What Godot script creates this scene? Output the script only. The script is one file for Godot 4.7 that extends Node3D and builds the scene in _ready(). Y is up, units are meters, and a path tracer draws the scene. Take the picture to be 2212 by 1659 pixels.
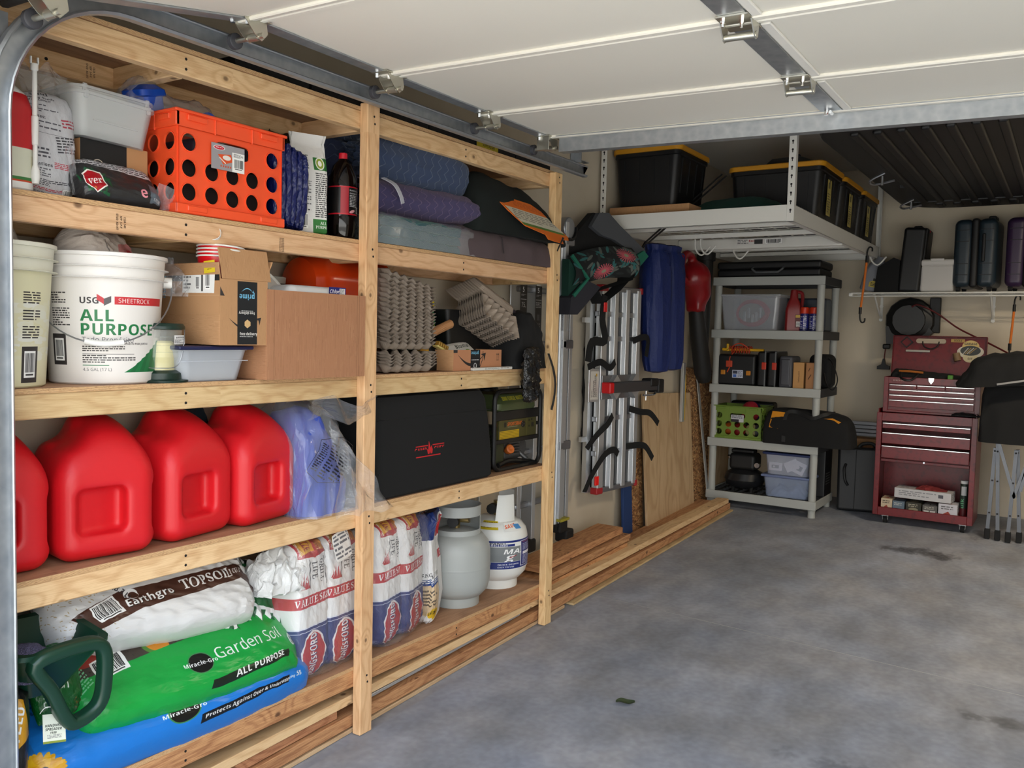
extends Node3D
# A two-car garage seen from its open door: timber shelving along the left wall, a raised sectional door overhead, storage on the back wall.
# x: away from the left wall, y: up, z: towards the driveway. Metres.

var M := {}
var counts := {}
var rng := RandomNumberGenerator.new()

func _ready() -> void:
	rng.seed = 7
	var cam := Camera3D.new()
	cam.name = "camera"
	add_child(cam)
	cam.position = Vector3(2.0985, 1.4296, -0.2237)
	cam.rotation = Vector3(-0.0592, 0.5796, 0.0234)
	cam.fov = 48.32
	cam.near = 0.05
	cam.current = true
	var env := Environment.new()
	var sm := ProceduralSkyMaterial.new()
	sm.sky_top_color = Color(0.84, 0.90, 0.98)
	sm.sky_horizon_color = Color(0.99, 0.98, 0.95)
	sm.sky_curve = 0.3
	sm.ground_bottom_color = Color(0.62, 0.61, 0.59)
	sm.ground_horizon_color = Color(0.66, 0.65, 0.63)
	sm.sky_energy_multiplier = 1.9
	sm.ground_energy_multiplier = 2.0
	var sky := Sky.new()
	sky.sky_material = sm
	env.background_mode = Environment.BG_SKY
	env.sky = sky
	env.tonemap_mode = Environment.TONE_MAPPER_LINEAR
	env.tonemap_exposure = 1.0
	env.sdfgi_enabled = true
	env.ssao_enabled = true
	env.ssil_enabled = true
	var we := WorldEnvironment.new()
	we.name = "world"
	we.environment = env
	add_child(we)
	# the sun stands behind the house: the drive lies in full light, the opening in shade
	var sun := DirectionalLight3D.new()
	sun.name = "sun"
	add_child(sun)
	sun.rotation_degrees = Vector3(-58, 160, 0)
	sun.light_energy = 5.0
	sun.light_color = Color(1.0, 0.96, 0.90)
	sun.light_angular_distance = 0.6
	sun.shadow_enabled = true
	materials()
	shell()
	added_ceiling_lamp()
	overhead_door()
	timber_shelving()
	items_s4()
	items_s3()
	items_s2()
	items_s1()
	items_wall()
	items_rack()
	items_back()

# ---------------------------------------------------------------- geometry collector
class G:
	var v := PackedVector3Array()
	var t := PackedVector2Array()
	var c := PackedColorArray()
	var x := Transform3D.IDENTITY
	var tint := Color.WHITE
	var ga := 0            # grain axis of box faces
	var uo := Vector2.ZERO # where in the texture a board is cut from
	func at(p := Vector3.ZERO, deg := Vector3.ZERO, s := Vector3.ONE) -> G:
		x = Transform3D(Basis.from_euler(deg * (PI / 180.0)).scaled_local(s), p)
		return self
	func tri(a: Vector3, b: Vector3, d: Vector3, ua := Vector2.ZERO, ub := Vector2.ZERO, ud := Vector2.ZERO) -> void:
		v.append(x * a); v.append(x * d); v.append(x * b)
		t.append(ua); t.append(ud); t.append(ub)
		c.append(tint); c.append(tint); c.append(tint)
	func quad(a: Vector3, b: Vector3, d: Vector3, e: Vector3, ua := Vector2(0, 1), ub := Vector2(1, 1), ud := Vector2(1, 0), ue := Vector2(0, 0)) -> void:
		tri(a, b, d, ua, ub, ud)
		tri(a, d, e, ua, ud, ue)
	func planar(p: Vector3, n: Vector3) -> Vector2:
		var q := n.abs()
		var k := 0 if q.x >= q.y and q.x >= q.z else (1 if q.y >= q.z else 2)
		var ax := ga
		if ax == k:
			ax = (k + 1) % 3
		var ot := 3 - k - ax
		return Vector2(p[ax], p[ot]) + uo
	func face(pts: Array, out: Vector3) -> void:
		var n: Vector3 = (pts[1] - pts[0]).cross(pts[2] - pts[0])
		var q := pts.duplicate()
		if n.dot(out) < 0.0:
			q.reverse()
		for i in range(1, q.size() - 1):
			tri(q[0], q[i], q[i + 1], planar(q[0], n), planar(q[i], n), planar(q[i + 1], n))
	func box(ct: Vector3, s: Vector3, b := 0.0) -> void:
		var h := s * 0.5
		b = minf(b, minf(h.x, minf(h.y, h.z)) * 0.6)
		for ax in 3:
			var a1 := (ax + 1) % 3
			var a2 := (ax + 2) % 3
			for sg in [-1.0, 1.0]:
				var f := []
				for k in [[-1, -1], [1, -1], [1, 1], [-1, 1]]:
					var p := Vector3.ZERO
					p[ax] = sg * h[ax]
					p[a1] = k[0] * (h[a1] - b)
					p[a2] = k[1] * (h[a2] - b)
					f.append(ct + p)
				var o := Vector3.ZERO
				o[ax] = sg
				face(f, o)
			if b > 0.0:
				for s1 in [-1.0, 1.0]:
					for s2 in [-1.0, 1.0]:
						var f := []
						for k in [[0, -1], [0, 1], [1, 1], [1, -1]]:
							var p := Vector3.ZERO
							p[ax] = k[1] * (h[ax] - b)
							p[a1] = s1 * (h[a1] - (b if k[0] == 0 else 0.0))
							p[a2] = s2 * (h[a2] - (0.0 if k[0] == 0 else b))
							f.append(ct + p)
						var o := Vector3.ZERO
						o[a1] = s1
						o[a2] = s2
						face(f, o)
		if b > 0.0:
			for sx in [-1.0, 1.0]:
				for sy in [-1.0, 1.0]:
					for sz in [-1.0, 1.0]:
						var o := Vector3(sx, sy, sz)
						face([ct + o * (h - Vector3(0, b, b)), ct + o * (h - Vector3(b, 0, b)), ct + o * (h - Vector3(b, b, 0))], o)
	# rounded box; the uv of each side runs 0 to 1 across it
	func rbox(ct: Vector3, s: Vector3, r: float, n := 3) -> void:
		var h := s * 0.5
		r = minf(r, minf(h.x, minf(h.y, h.z)) * 0.999)
		var e := h - Vector3(r, r, r)
		for ax in 3:
			var a1 := (ax + 1) % 3
			var a2 := (ax + 2) % 3
			var l := []
			for k in [a1, a2]:
				var q := []
				for i in n + 1:
					q.append(-e[k] - r * tan((1.0 - float(i) / n) * PI / 4.0))
				for i in n + 1:
					q.append(e[k] + r * tan(float(i) / n * PI / 4.0))
				l.append(q)
			for sg in [-1.0, 1.0]:
				var pp := []
				for i in l[0].size():
					for j in l[1].size():
						var p := Vector3.ZERO
						p[ax] = sg * h[ax]
						p[a1] = l[0][i]
						p[a2] = l[1][j]
						var inn := p.clamp(-e, e)
						pp.append(inn + (p - inn).normalized() * r)
				var w: int = l[1].size()
				for i in l[0].size() - 1:
					for j in w - 1:
						var a: Vector3 = pp[i * w + j]
						var b: Vector3 = pp[(i + 1) * w + j]
						var d: Vector3 = pp[(i + 1) * w + j + 1]
						var f: Vector3 = pp[i * w + j + 1]
						var u := []
						for p in [a, b, d, f]:
							if ax == 2: u.append(Vector2(0.5 + sg * p.x / s.x, 0.5 - p.y / s.y))
							elif ax == 0: u.append(Vector2(0.5 - sg * p.z / s.z, 0.5 - p.y / s.y))
							else: u.append(Vector2(0.5 + p.x / s.x, 0.5 + sg * p.z / s.z))
						if sg > 0:
							quad(ct + a, ct + b, ct + d, ct + f, u[0], u[1], u[2], u[3])
						else:
							quad(ct + a, ct + f, ct + d, ct + b, u[0], u[3], u[2], u[1])
	# (radius, height) profile turned round y, going up; u = 0.5 faces +z
	func lathe(pr: Array, seg := 24, sx := 1.0, sz := 1.0) -> void:
		var y0: float = pr[0].y
		var y1: float = pr[0].y
		for p in pr:
			y0 = minf(y0, p.y)
			y1 = maxf(y1, p.y)
		var hh := maxf(y1 - y0, 1e-5)
		for i in pr.size() - 1:
			var p: Vector2 = pr[i]
			var q: Vector2 = pr[i + 1]
			for k in seg:
				var a := TAU * k / seg - PI
				var b := TAU * (k + 1) / seg - PI
				var d0 := Vector3(sin(a) * sx, 0, cos(a) * sz)
				var d1 := Vector3(sin(b) * sx, 0, cos(b) * sz)
				var up := Vector3.UP
				var va := 1.0 - (p.y - y0) / hh
				var vb := 1.0 - (q.y - y0) / hh
				var ua := float(k) / seg
				var ub := float(k + 1) / seg
				if p.x < 1e-6:
					tri(up * p.y, d1 * q.x + up * q.y, d0 * q.x + up * q.y, Vector2(ua, va), Vector2(ub, vb), Vector2(ua, vb))
				elif q.x < 1e-6:
					tri(d0 * p.x + up * p.y, d1 * p.x + up * p.y, up * q.y, Vector2(ua, va), Vector2(ub, va), Vector2(ua, vb))
				else:
					quad(d0 * p.x + up * p.y, d1 * p.x + up * p.y, d1 * q.x + up * q.y, d0 * q.x + up * q.y, Vector2(ua, va), Vector2(ub, va), Vector2(ub, vb), Vector2(ua, vb))
	# a section (2-D, counter-clockwise) carried along a path; hint: where the section's y axis points; sc: a factor for each point
	func sweep(pts: Array, sec: Array, hint := Vector3.ZERO, closed := false, sc := []) -> void:
		var n := pts.size()
		var fr := []
		var side := Vector3.ZERO
		for i in n:
			var a: Vector3 = pts[(i - 1 + n) % n] if closed or i > 0 else pts[0]
			var b: Vector3 = pts[(i + 1) % n] if closed or i < n - 1 else pts[n - 1]
			var tg := (b - a).normalized()
			if hint != Vector3.ZERO:
				side = hint.cross(tg)
				if side.length() < 1e-3:
					side = Vector3.RIGHT.cross(tg)
			elif i == 0:
				side = tg.cross(Vector3.UP if absf(tg.y) < 0.9 else Vector3.RIGHT)
			side = (side - tg * side.dot(tg)).normalized()
			fr.append([side, tg.cross(side).normalized()])
		var m := sec.size()
		var len := 0.0
		for i in (n if closed else n - 1):
			var j := (i + 1) % n
			var l2: float = len + (pts[j] - pts[i]).length()
			var s0: float = sc[i] if sc else 1.0
			var s1: float = sc[j] if sc else 1.0
			for k in m:
				var k2 := (k + 1) % m
				var a: Vector3 = pts[i] + (fr[i][0] * sec[k].x + fr[i][1] * sec[k].y) * s0
				var b: Vector3 = pts[i] + (fr[i][0] * sec[k2].x + fr[i][1] * sec[k2].y) * s0
				var d: Vector3 = pts[j] + (fr[j][0] * sec[k2].x + fr[j][1] * sec[k2].y) * s1
				var e: Vector3 = pts[j] + (fr[j][0] * sec[k].x + fr[j][1] * sec[k].y) * s1
				quad(a, b, d, e, Vector2(len, float(k) / m), Vector2(len, float(k + 1) / m), Vector2(l2, float(k + 1) / m), Vector2(l2, float(k) / m))
			len = l2
		if not closed:
			for k in range(1, m - 1):
				var s0: float = sc[0] if sc else 1.0
				var s1: float = sc[n - 1] if sc else 1.0
				var f := func(i, q, s): return pts[i] + (fr[i][0] * sec[q].x + fr[i][1] * sec[q].y) * s
				tri(f.call(0, 0, s0), f.call(0, k + 1, s0), f.call(0, k, s0))
				tri(f.call(n - 1, 0, s1), f.call(n - 1, k, s1), f.call(n - 1, k + 1, s1))
	func tube(pts: Array, r: float, sides := 8, closed := false, sc := []) -> void:
		var sec := []
		for k in sides:
			sec.append(Vector2(cos(TAU * k / sides), sin(TAU * k / sides)) * r)
		sweep(pts, sec, Vector3.ZERO, closed, sc)
	func bar(a: Vector3, b: Vector3, w: float, h: float, hint := Vector3.UP) -> void:
		sweep([a, b], [Vector2(-w / 2, -h / 2), Vector2(w / 2, -h / 2), Vector2(w / 2, h / 2), Vector2(-w / 2, h / 2)], hint)
	func ribbon(pts: Array, w: float, th: float, hint := Vector3.UP) -> void:
		sweep(pts, [Vector2(-w / 2, -th / 2), Vector2(w / 2, -th / 2), Vector2(w / 2, th / 2), Vector2(-w / 2, th / 2)], hint)
	func cyl(a: Vector3, b: Vector3, r: float, sides := 12) -> void:
		tube([a, b], r, sides)
	func grid(nu: int, nv: int, fn: Callable, flip := false) -> void:
		var pp := PackedVector3Array()
		for j in nv + 1:
			for i in nu + 1:
				pp.append(fn.call(float(i) / nu, float(j) / nv))
		for j in nv:
			for i in nu:
				var a := j * (nu + 1) + i
				var u0 := float(i) / nu
				var u1 := float(i + 1) / nu
				var v0 := float(j) / nv
				var v1 := float(j + 1) / nv
				if flip:
					quad(pp[a], pp[a + nu + 1], pp[a + nu + 2], pp[a + 1], Vector2(u0, v0), Vector2(u0, v1), Vector2(u1, v1), Vector2(u1, v0))
				else:
					quad(pp[a], pp[a + 1], pp[a + nu + 2], pp[a + nu + 1], Vector2(u0, v0), Vector2(u1, v0), Vector2(u1, v1), Vector2(u0, v1))
	# flat outline with thickness, front at z1
	func prism(poly: Array, z0: float, z1: float, uvs := 0.0) -> void:
		var p2 := PackedVector2Array(poly)
		var area := 0.0
		for i in p2.size():
			area += p2[i].cross(p2[(i + 1) % p2.size()])
		if area < 0.0:
			p2.reverse()
		var lo := p2[0]
		var hi := p2[0]
		for p in p2:
			lo = lo.min(p)
			hi = hi.max(p)
		var uv := func(p: Vector2) -> Vector2: return p * uvs if uvs > 0.0 else Vector2((p.x - lo.x) / (hi.x - lo.x), (hi.y - p.y) / (hi.y - lo.y))
		var ix := Geometry2D.triangulate_polygon(p2)
		for k in range(0, ix.size(), 3):
			var a := p2[ix[k]]
			var b := p2[ix[k + 1]]
			var d := p2[ix[k + 2]]
			if (b - a).cross(d - a) < 0.0:
				var e := b
				b = d
				d = e
			tri(Vector3(a.x, a.y, z1), Vector3(b.x, b.y, z1), Vector3(d.x, d.y, z1), uv.call(a), uv.call(b), uv.call(d))
			tri(Vector3(a.x, a.y, z0), Vector3(d.x, d.y, z0), Vector3(b.x, b.y, z0), uv.call(a), uv.call(d), uv.call(b))
		for i in p2.size():
			var a := p2[i]
			var b := p2[(i + 1) % p2.size()]
			quad(Vector3(a.x, a.y, z0), Vector3(b.x, b.y, z0), Vector3(b.x, b.y, z1), Vector3(a.x, a.y, z1), uv.call(a), uv.call(b), uv.call(b), uv.call(a))
	# a stuffed bag: two sides that meet at a seam; p: how square its outline and belly are
	func pillow(w: float, h: float, d: float, sd := 1, wr := 0.006, p := 3.0, q := 2.0, nu := 30, nv := 30, fl := 1.0) -> void:
		var ns := FastNoiseLite.new()
		ns.seed = sd
		ns.frequency = 1.0
		ns.fractal_octaves = 3
		var f := func(u: float, vv: float, sg: float) -> Vector3:
			var a := u * 2.0 - 1.0
			var b := 1.0 - vv * 2.0
			a = signf(a) * (1.0 - pow(1.0 - absf(a), 1.4))
			b = signf(b) * (1.0 - pow(1.0 - absf(b), 1.4))
			var e := pow(maxf(0.0, 1.0 - pow(absf(a), p)), 1.0 / q) * pow(maxf(0.0, 1.0 - pow(absf(b), p)), 1.0 / q)
			var k := 1.0 - 0.10 * pow(absf(a), 2) * pow(absf(b), 2)
			var m := ns.get_noise_3d(a * w * 16.0, b * h * 16.0, sg * 3.0)
			var m2 := ns.get_noise_3d(a * w * 45.0, b * h * 7.0, sg * 5.0 + 9.0) * pow(absf(b), 3) + ns.get_noise_3d(a * w * 7.0, b * h * 45.0, sg * 5.0 + 30.0) * pow(absf(a), 3)
			var ed := ns.get_noise_2d(a * 3.0 + b * 2.0, 77.0) * 0.02
			return Vector3(a * w * 0.5 * k * (1.0 + ed), b * h * 0.5 * k * (1.0 + ed), sg * (e * d * 0.5 * (1.0 if sg > 0 else fl) + minf(e * 2.0, 1.0) * (m * wr + m2 * wr * 1.2)))
		grid(nu, nv, func(u, vv): return f.call(u, vv, 1.0), true)
		grid(nu, nv, func(u, vv): return f.call(u, vv, -1.0))
	# closed outlines (same count) joined one after another
	func loft(rings: Array, cap0 := true, cap1 := true) -> void:
		var m: int = rings[0].size()
		var nr := rings.size()
		var best := -1.0
		var fr := []
		var ys := []
		for r in rings:
			var acc := [0.0]
			var yy := 0.0
			for k in m:
				acc.append(acc[k] + r[k].distance_to(r[(k + 1) % m]))
				yy += r[k].y / m
			ys.append(yy)
			if acc[m] > best:
				best = acc[m]
				fr = acc.map(func(q): return q / maxf(acc[m], 1e-6))
		var ylo: float = ys.min()
		var yh: float = maxf(ys.max() - ylo, 1e-5)
		for i in nr - 1:
			for k in m:
				var k2 := (k + 1) % m
				var v0: float = 1.0 - (ys[i] - ylo) / yh
				var v1: float = 1.0 - (ys[i + 1] - ylo) / yh
				quad(rings[i][k], rings[i][k2], rings[i + 1][k2], rings[i + 1][k], Vector2(fr[k], v0), Vector2(fr[k + 1], v0), Vector2(fr[k + 1], v1), Vector2(fr[k], v1))
		for q in [[0, cap0, -1], [nr - 1, cap1, 1]]:
			if q[1]:
				var r: Array = rings[q[0]]
				var ct := Vector3.ZERO
				for p in r:
					ct += p / m
				for k in m:
					var vv := 1.0 if q[2] < 0 else 0.0
					var ua := Vector2(float(k) / m, vv)
					if q[2] > 0: tri(ct, r[k], r[(k + 1) % m], ua, ua, ua)
					else: tri(ct, r[(k + 1) % m], r[k], ua, ua, ua)
	# outline in x and z at a height, starting at the middle of the back so that u = 0.5 faces +z
	static func ring(w: float, d: float, r: float, y: float, off := Vector2.ZERO, n := 5) -> Array:
		var out := [Vector3(off.x, y, off.y - d / 2)]
		r = minf(r, minf(w, d) * 0.499)
		for k in 4:
			var cc := Vector2((w / 2 - r) * (-1 if k in [0, 1] else 1), (d / 2 - r) * (-1 if k in [0, 3] else 1))
			for i in n + 1:
				var a := PI * 1.5 - PI / 2 * (k + float(i) / n)
				out.append(Vector3(cc.x + cos(a) * r + off.x, y, cc.y + sin(a) * r + off.y))
		return out
	# open tub with a rim: outline shrinks towards the base
	func tub(w: float, d: float, h: float, tp: float, r: float, rim := 0.008, wall := 0.0025) -> void:
		var rs := [ring(w - tp * 2, d - tp * 2, r, 0.0), ring(w - tp * 1.9, d - tp * 1.9, r, 0.004), ring(w, d, r, h - rim), ring(w + rim * 2, d + rim * 2, r + rim, h - rim), ring(w + rim * 2, d + rim * 2, r + rim, h)]
		rs += [ring(w - wall * 2, d - wall * 2, r, h), ring(w - tp * 2 - wall * 2, d - tp * 2 - wall * 2, r, wall)]
		loft(rs)
	# sheet of cells (columns x rows); cells named in holes are cut out round or as a slot
	func holed(x0: float, y0: float, w: float, h: float, cols: Array, rows: Array, holes: Dictionary, z0: float, z1: float) -> void:
		var sx := 0.0
		for q in cols: sx += q
		var sy := 0.0
		for q in rows: sy += q
		var px := x0
		for i in cols.size():
			var cw: float = w * cols[i] / sx
			var py := y0
			for j in rows.size():
				var ch: float = h * rows[j] / sy
				var ct := Vector2(px + cw / 2, py + ch / 2)
				var hx := cw / 2
				var hy := ch / 2
				var an := []
				for k in 28:
					an.append(TAU * k / 28)
				for k in 4:
					an.append(atan2(hy * (1 if k < 2 else -1), hx * (1 if k in [0, 3] else -1)))
				for k in an.size():
					if an[k] < 0.0: an[k] += TAU
				an.sort()
				var f := func(a: float) -> Vector2: return ct + Vector2(cos(a), sin(a)) / maxf(absf(cos(a)) / hx, absf(sin(a)) / hy)
				var key := Vector2i(i, j)
				var inn := func(a: float) -> Vector2:
					if not holes.has(key): return ct
					var e: Vector3 = holes[key]
					var q := pow(pow(absf(cos(a) / e.x), e.z) + pow(absf(sin(a) / e.y), e.z), -1.0 / e.z)
					return ct + Vector2(cos(a), sin(a)) * q
				for k in an.size():
					var a: float = an[k]
					var b: float = an[(k + 1) % an.size()]
					var oa: Vector2 = f.call(a)
					var ob: Vector2 = f.call(b)
					var ia: Vector2 = inn.call(a)
					var ib: Vector2 = inn.call(b)
					var v3 := func(p: Vector2, z: float) -> Vector3: return Vector3(p.x, p.y, z)
					quad(v3.call(ia, z1), v3.call(oa, z1), v3.call(ob, z1), v3.call(ib, z1))
					quad(v3.call(ia, z0), v3.call(ib, z0), v3.call(ob, z0), v3.call(oa, z0))
					if holes.has(key):
						quad(v3.call(ia, z0), v3.call(ia, z1 + 0.003), v3.call(ib, z1 + 0.003), v3.call(ib, z0))
						var e2 := (ia - ct).normalized() * 0.003
						var e3 := (ib - ct).normalized() * 0.003
						quad(v3.call(ia, z1 + 0.003), v3.call(ia + e2, z1 + 0.003), v3.call(ib + e3, z1 + 0.003), v3.call(ib, z1 + 0.003))
						quad(v3.call(ia + e2, z1 + 0.003), v3.call(ia + e2, z1), v3.call(ib + e3, z1), v3.call(ib + e3, z1 + 0.003))
				py += ch
			px += cw
	# a slumped heap: stations along x as (x, height, depth), flat below, lumpy above
	func mound(pr: Array, sd := 1, wr := 0.01, p := 2.4, fr := 9.0, nu := 40, nv := 24, y0 := 0.0) -> void:
		var ns := FastNoiseLite.new()
		ns.seed = sd
		ns.frequency = 1.0
		ns.fractal_octaves = 4
		var m := pr.size()
		var st := func(u: float) -> Vector3:
			var q := u * (m - 1)
			var i := mini(int(q), m - 2)
			return pr[i].cubic_interpolate(pr[i + 1], pr[maxi(i - 1, 0)], pr[mini(i + 2, m - 1)], q - i)
		var f := func(u: float, vv: float) -> Vector3:
			var s: Vector3 = st.call(u)
			var a := PI * vv
			var c := cos(a)
			var e := sin(a)
			var z := signf(c) * pow(absf(c), 2.0 / p) * s.z * 0.5
			var y := pow(maxf(e, 0.0), 2.0 / p) * s.y
			var nn := Vector3(ns.get_noise_3d(s.x * fr, y * fr, z * fr), ns.get_noise_3d(s.x * fr + 31.0, y * fr, z * fr), ns.get_noise_3d(s.x * fr, y * fr + 57.0, z * fr)) * wr
			var k := minf(1.0, minf(u, 1.0 - u) * 12.0)
			return Vector3(s.x + nn.x * 0.5, maxf(0.0, y + nn.y * minf(1.0, y * 40.0) * k) + y0, z + nn.z * k)
		grid(nu, nv, f, true)
		grid(nu, 1, func(u, vv): return f.call(u, 0.0 if vv < 0.5 else 1.0))
		for q in [0.0, 1.0]:
			grid(nv, 1, func(u, vv): return f.call(q, u) if vv > 0.5 else Vector3(f.call(q, 0.5).x, y0, 0), q > 0.5)
	# a thick sheet rolled up, the roll lying along x
	func rolled(w: float, a: float, b: float, turns: float, th: float, sd := 1, wob := 0.012, nu := 150, nv := 14) -> void:
		var ns := FastNoiseLite.new()
		ns.seed = sd
		ns.frequency = 1.0
		var f := func(u: float, vv: float, inner: float) -> Vector3:
			var an := TAU * turns * u + 0.6
			var r := lerpf(0.16, 1.0, u)
			var e := sin(PI * vv)
			var n := ns.get_noise_3d(cos(an) * 1.3, sin(an) * 1.3 + u * 2.0, vv * 2.5) * wob
			var puff := (1.0 - pow(absf(vv * 2.0 - 1.0), 8.0)) * th * 0.5
			var q := Vector2(cos(an) * (a * r + n), sin(an) * (b * r + n))
			q -= q.normalized() * (th * 0.5 + puff * inner)
			return Vector3((vv - 0.5) * w + ns.get_noise_2d(u * 9.0, 5.0) * wob, q.y, q.x)
		grid(nu, nv, func(u, vv): return f.call(u, vv, -1.0))
		grid(nu, nv, func(u, vv): return f.call(u, vv, 1.0), true)
	# surface nets over a distance field
	func sdf(fn: Callable, lo: Vector3, hi: Vector3, cell: float) -> void:
		var n := Vector3i(((hi - lo) / cell).ceil()) + Vector3i.ONE
		var vals := PackedFloat32Array()
		vals.resize(n.x * n.y * n.z)
		var id := 0
		for k in n.z:
			for j in n.y:
				for i in n.x:
					vals[id] = fn.call(lo + Vector3(i, j, k) * cell)
					id += 1
		var sy := n.x
		var sz := n.x * n.y
		var vert := PackedVector3Array()
		vert.resize(vals.size())
		var cr := [0, 1, sy, sy + 1, sz, sz + 1, sz + sy, sz + sy + 1]
		var co := [Vector3(0, 0, 0), Vector3(1, 0, 0), Vector3(0, 1, 0), Vector3(1, 1, 0), Vector3(0, 0, 1), Vector3(1, 0, 1), Vector3(0, 1, 1), Vector3(1, 1, 1)]
		var ed := [[0, 1], [2, 3], [4, 5], [6, 7], [0, 2], [1, 3], [4, 6], [5, 7], [0, 4], [1, 5], [2, 6], [3, 7]]
		for k in n.z - 1:
			for j in n.y - 1:
				for i in n.x - 1:
					var b := i + j * sy + k * sz
					var neg := 0
					for q in 8:
						if vals[b + cr[q]] < 0.0:
							neg += 1
					if neg == 0 or neg == 8:
						continue
					var s := Vector3.ZERO
					var m := 0
					for e in ed:
						var v0 := vals[b + cr[e[0]]]
						var v1 := vals[b + cr[e[1]]]
						if (v0 < 0.0) != (v1 < 0.0):
							s += co[e[0]].lerp(co[e[1]], v0 / (v0 - v1))
							m += 1
					vert[b] = lo + (Vector3(i, j, k) + s / m) * cell
		var st := [1, sy, sz]
		for k in range(1, n.z - 1):
			for j in range(1, n.y - 1):
				for i in range(1, n.x - 1):
					var b := i + j * sy + k * sz
					for ax in 3:
						var v0 := vals[b]
						var v1 := vals[b + st[ax]]
						if (v0 < 0.0) == (v1 < 0.0):
							continue
						var p: int = st[(ax + 1) % 3]
						var q: int = st[(ax + 2) % 3]
						var a0 := vert[b - p - q]
						var a1 := vert[b - q]
						var a2 := vert[b]
						var a3 := vert[b - p]
						if v0 < 0.0: sq(a0, a1, a2, a3)
						else: sq(a0, a3, a2, a1)
	func sq(a: Vector3, b: Vector3, d: Vector3, e: Vector3) -> void:
		quad(a, b, d, e, Vector2(a.x, -a.y), Vector2(b.x, -b.y), Vector2(d.x, -d.y), Vector2(e.x, -e.y))
	func letters(s: String, hgt: float, z := 0.0, bold := true, serif := false, sx := 1.0) -> float:
		var m := TextMesh.new()
		var f := SystemFont.new()
		f.font_names = ["Droid Serif" if serif else "Droid Sans"]
		f.font_weight = 700 if bold else 400
		m.font = f
		m.text = s
		m.font_size = 48
		m.pixel_size = hgt / 48.0 / 0.72
		m.depth = 0.0
		m.curve_step = 1.5
		m.horizontal_alignment = HORIZONTAL_ALIGNMENT_CENTER
		m.vertical_alignment = VERTICAL_ALIGNMENT_CENTER
		var a := m.get_mesh_arrays()
		var vv: PackedVector3Array = a[Mesh.ARRAY_VERTEX]
		var ii: PackedInt32Array = a[Mesh.ARRAY_INDEX]
		for k in range(0, ii.size(), 3):
			var p := vv[ii[k]]
			var q := vv[ii[k + 1]]
			var r := vv[ii[k + 2]]
			if Vector2(q.x - p.x, q.y - p.y).cross(Vector2(r.x - p.x, r.y - p.y)) < 0.0:
				var e := q
				q = r
				r = e
			tri(Vector3(p.x * sx, p.y, z), Vector3(q.x * sx, q.y, z), Vector3(r.x * sx, r.y, z))
		return m.get_aabb().size.x * sx
	func mesh(crease := 38.0) -> ArrayMesh:
		var n := v.size()
		var nf := n / 3
		var fn := PackedVector3Array()
		var fu := PackedVector3Array()
		fn.resize(nf)
		fu.resize(nf)
		for f in nf:
			var q := (v[f * 3 + 2] - v[f * 3]).cross(v[f * 3 + 1] - v[f * 3])
			fn[f] = q
			fu[f] = q.normalized()
		var ns := PackedVector3Array()
		ns.resize(n)
		if crease <= 0.0:
			for i in n:
				ns[i] = fu[i / 3]
		else:
			var key := {}
			var ids := PackedInt32Array()
			ids.resize(n)
			for i in n:
				var q := Vector3i((v[i] * 20000.0).round())
				var id: int = key.get(q, -1)
				if id < 0:
					id = key.size()
					key[q] = id
				ids[i] = id
			var first := PackedInt32Array()
			first.resize(key.size() + 1)
			for i in n:
				first[ids[i] + 1] += 1
			for i in key.size():
				first[i + 1] += first[i]
			var fill := first.duplicate()
			var adj := PackedInt32Array()
			adj.resize(n)
			for i in n:
				adj[fill[ids[i]]] = i / 3
				fill[ids[i]] += 1
			var cs := cos(deg_to_rad(crease))
			for i in n:
				var me := fu[i / 3]
				var s := Vector3.ZERO
				for k in range(first[ids[i]], first[ids[i] + 1]):
					if fu[adj[k]].dot(me) > cs:
						s += fn[adj[k]]
				ns[i] = s.normalized() if s.length_squared() > 1e-30 else me
		var a := []
		a.resize(Mesh.ARRAY_MAX)
		a[Mesh.ARRAY_VERTEX] = v
		a[Mesh.ARRAY_NORMAL] = ns
		a[Mesh.ARRAY_TEX_UV] = t
		a[Mesh.ARRAY_COLOR] = c
		var am := ArrayMesh.new()
		am.add_surface_from_arrays(Mesh.PRIMITIVE_TRIANGLES, a)
		return am

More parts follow.
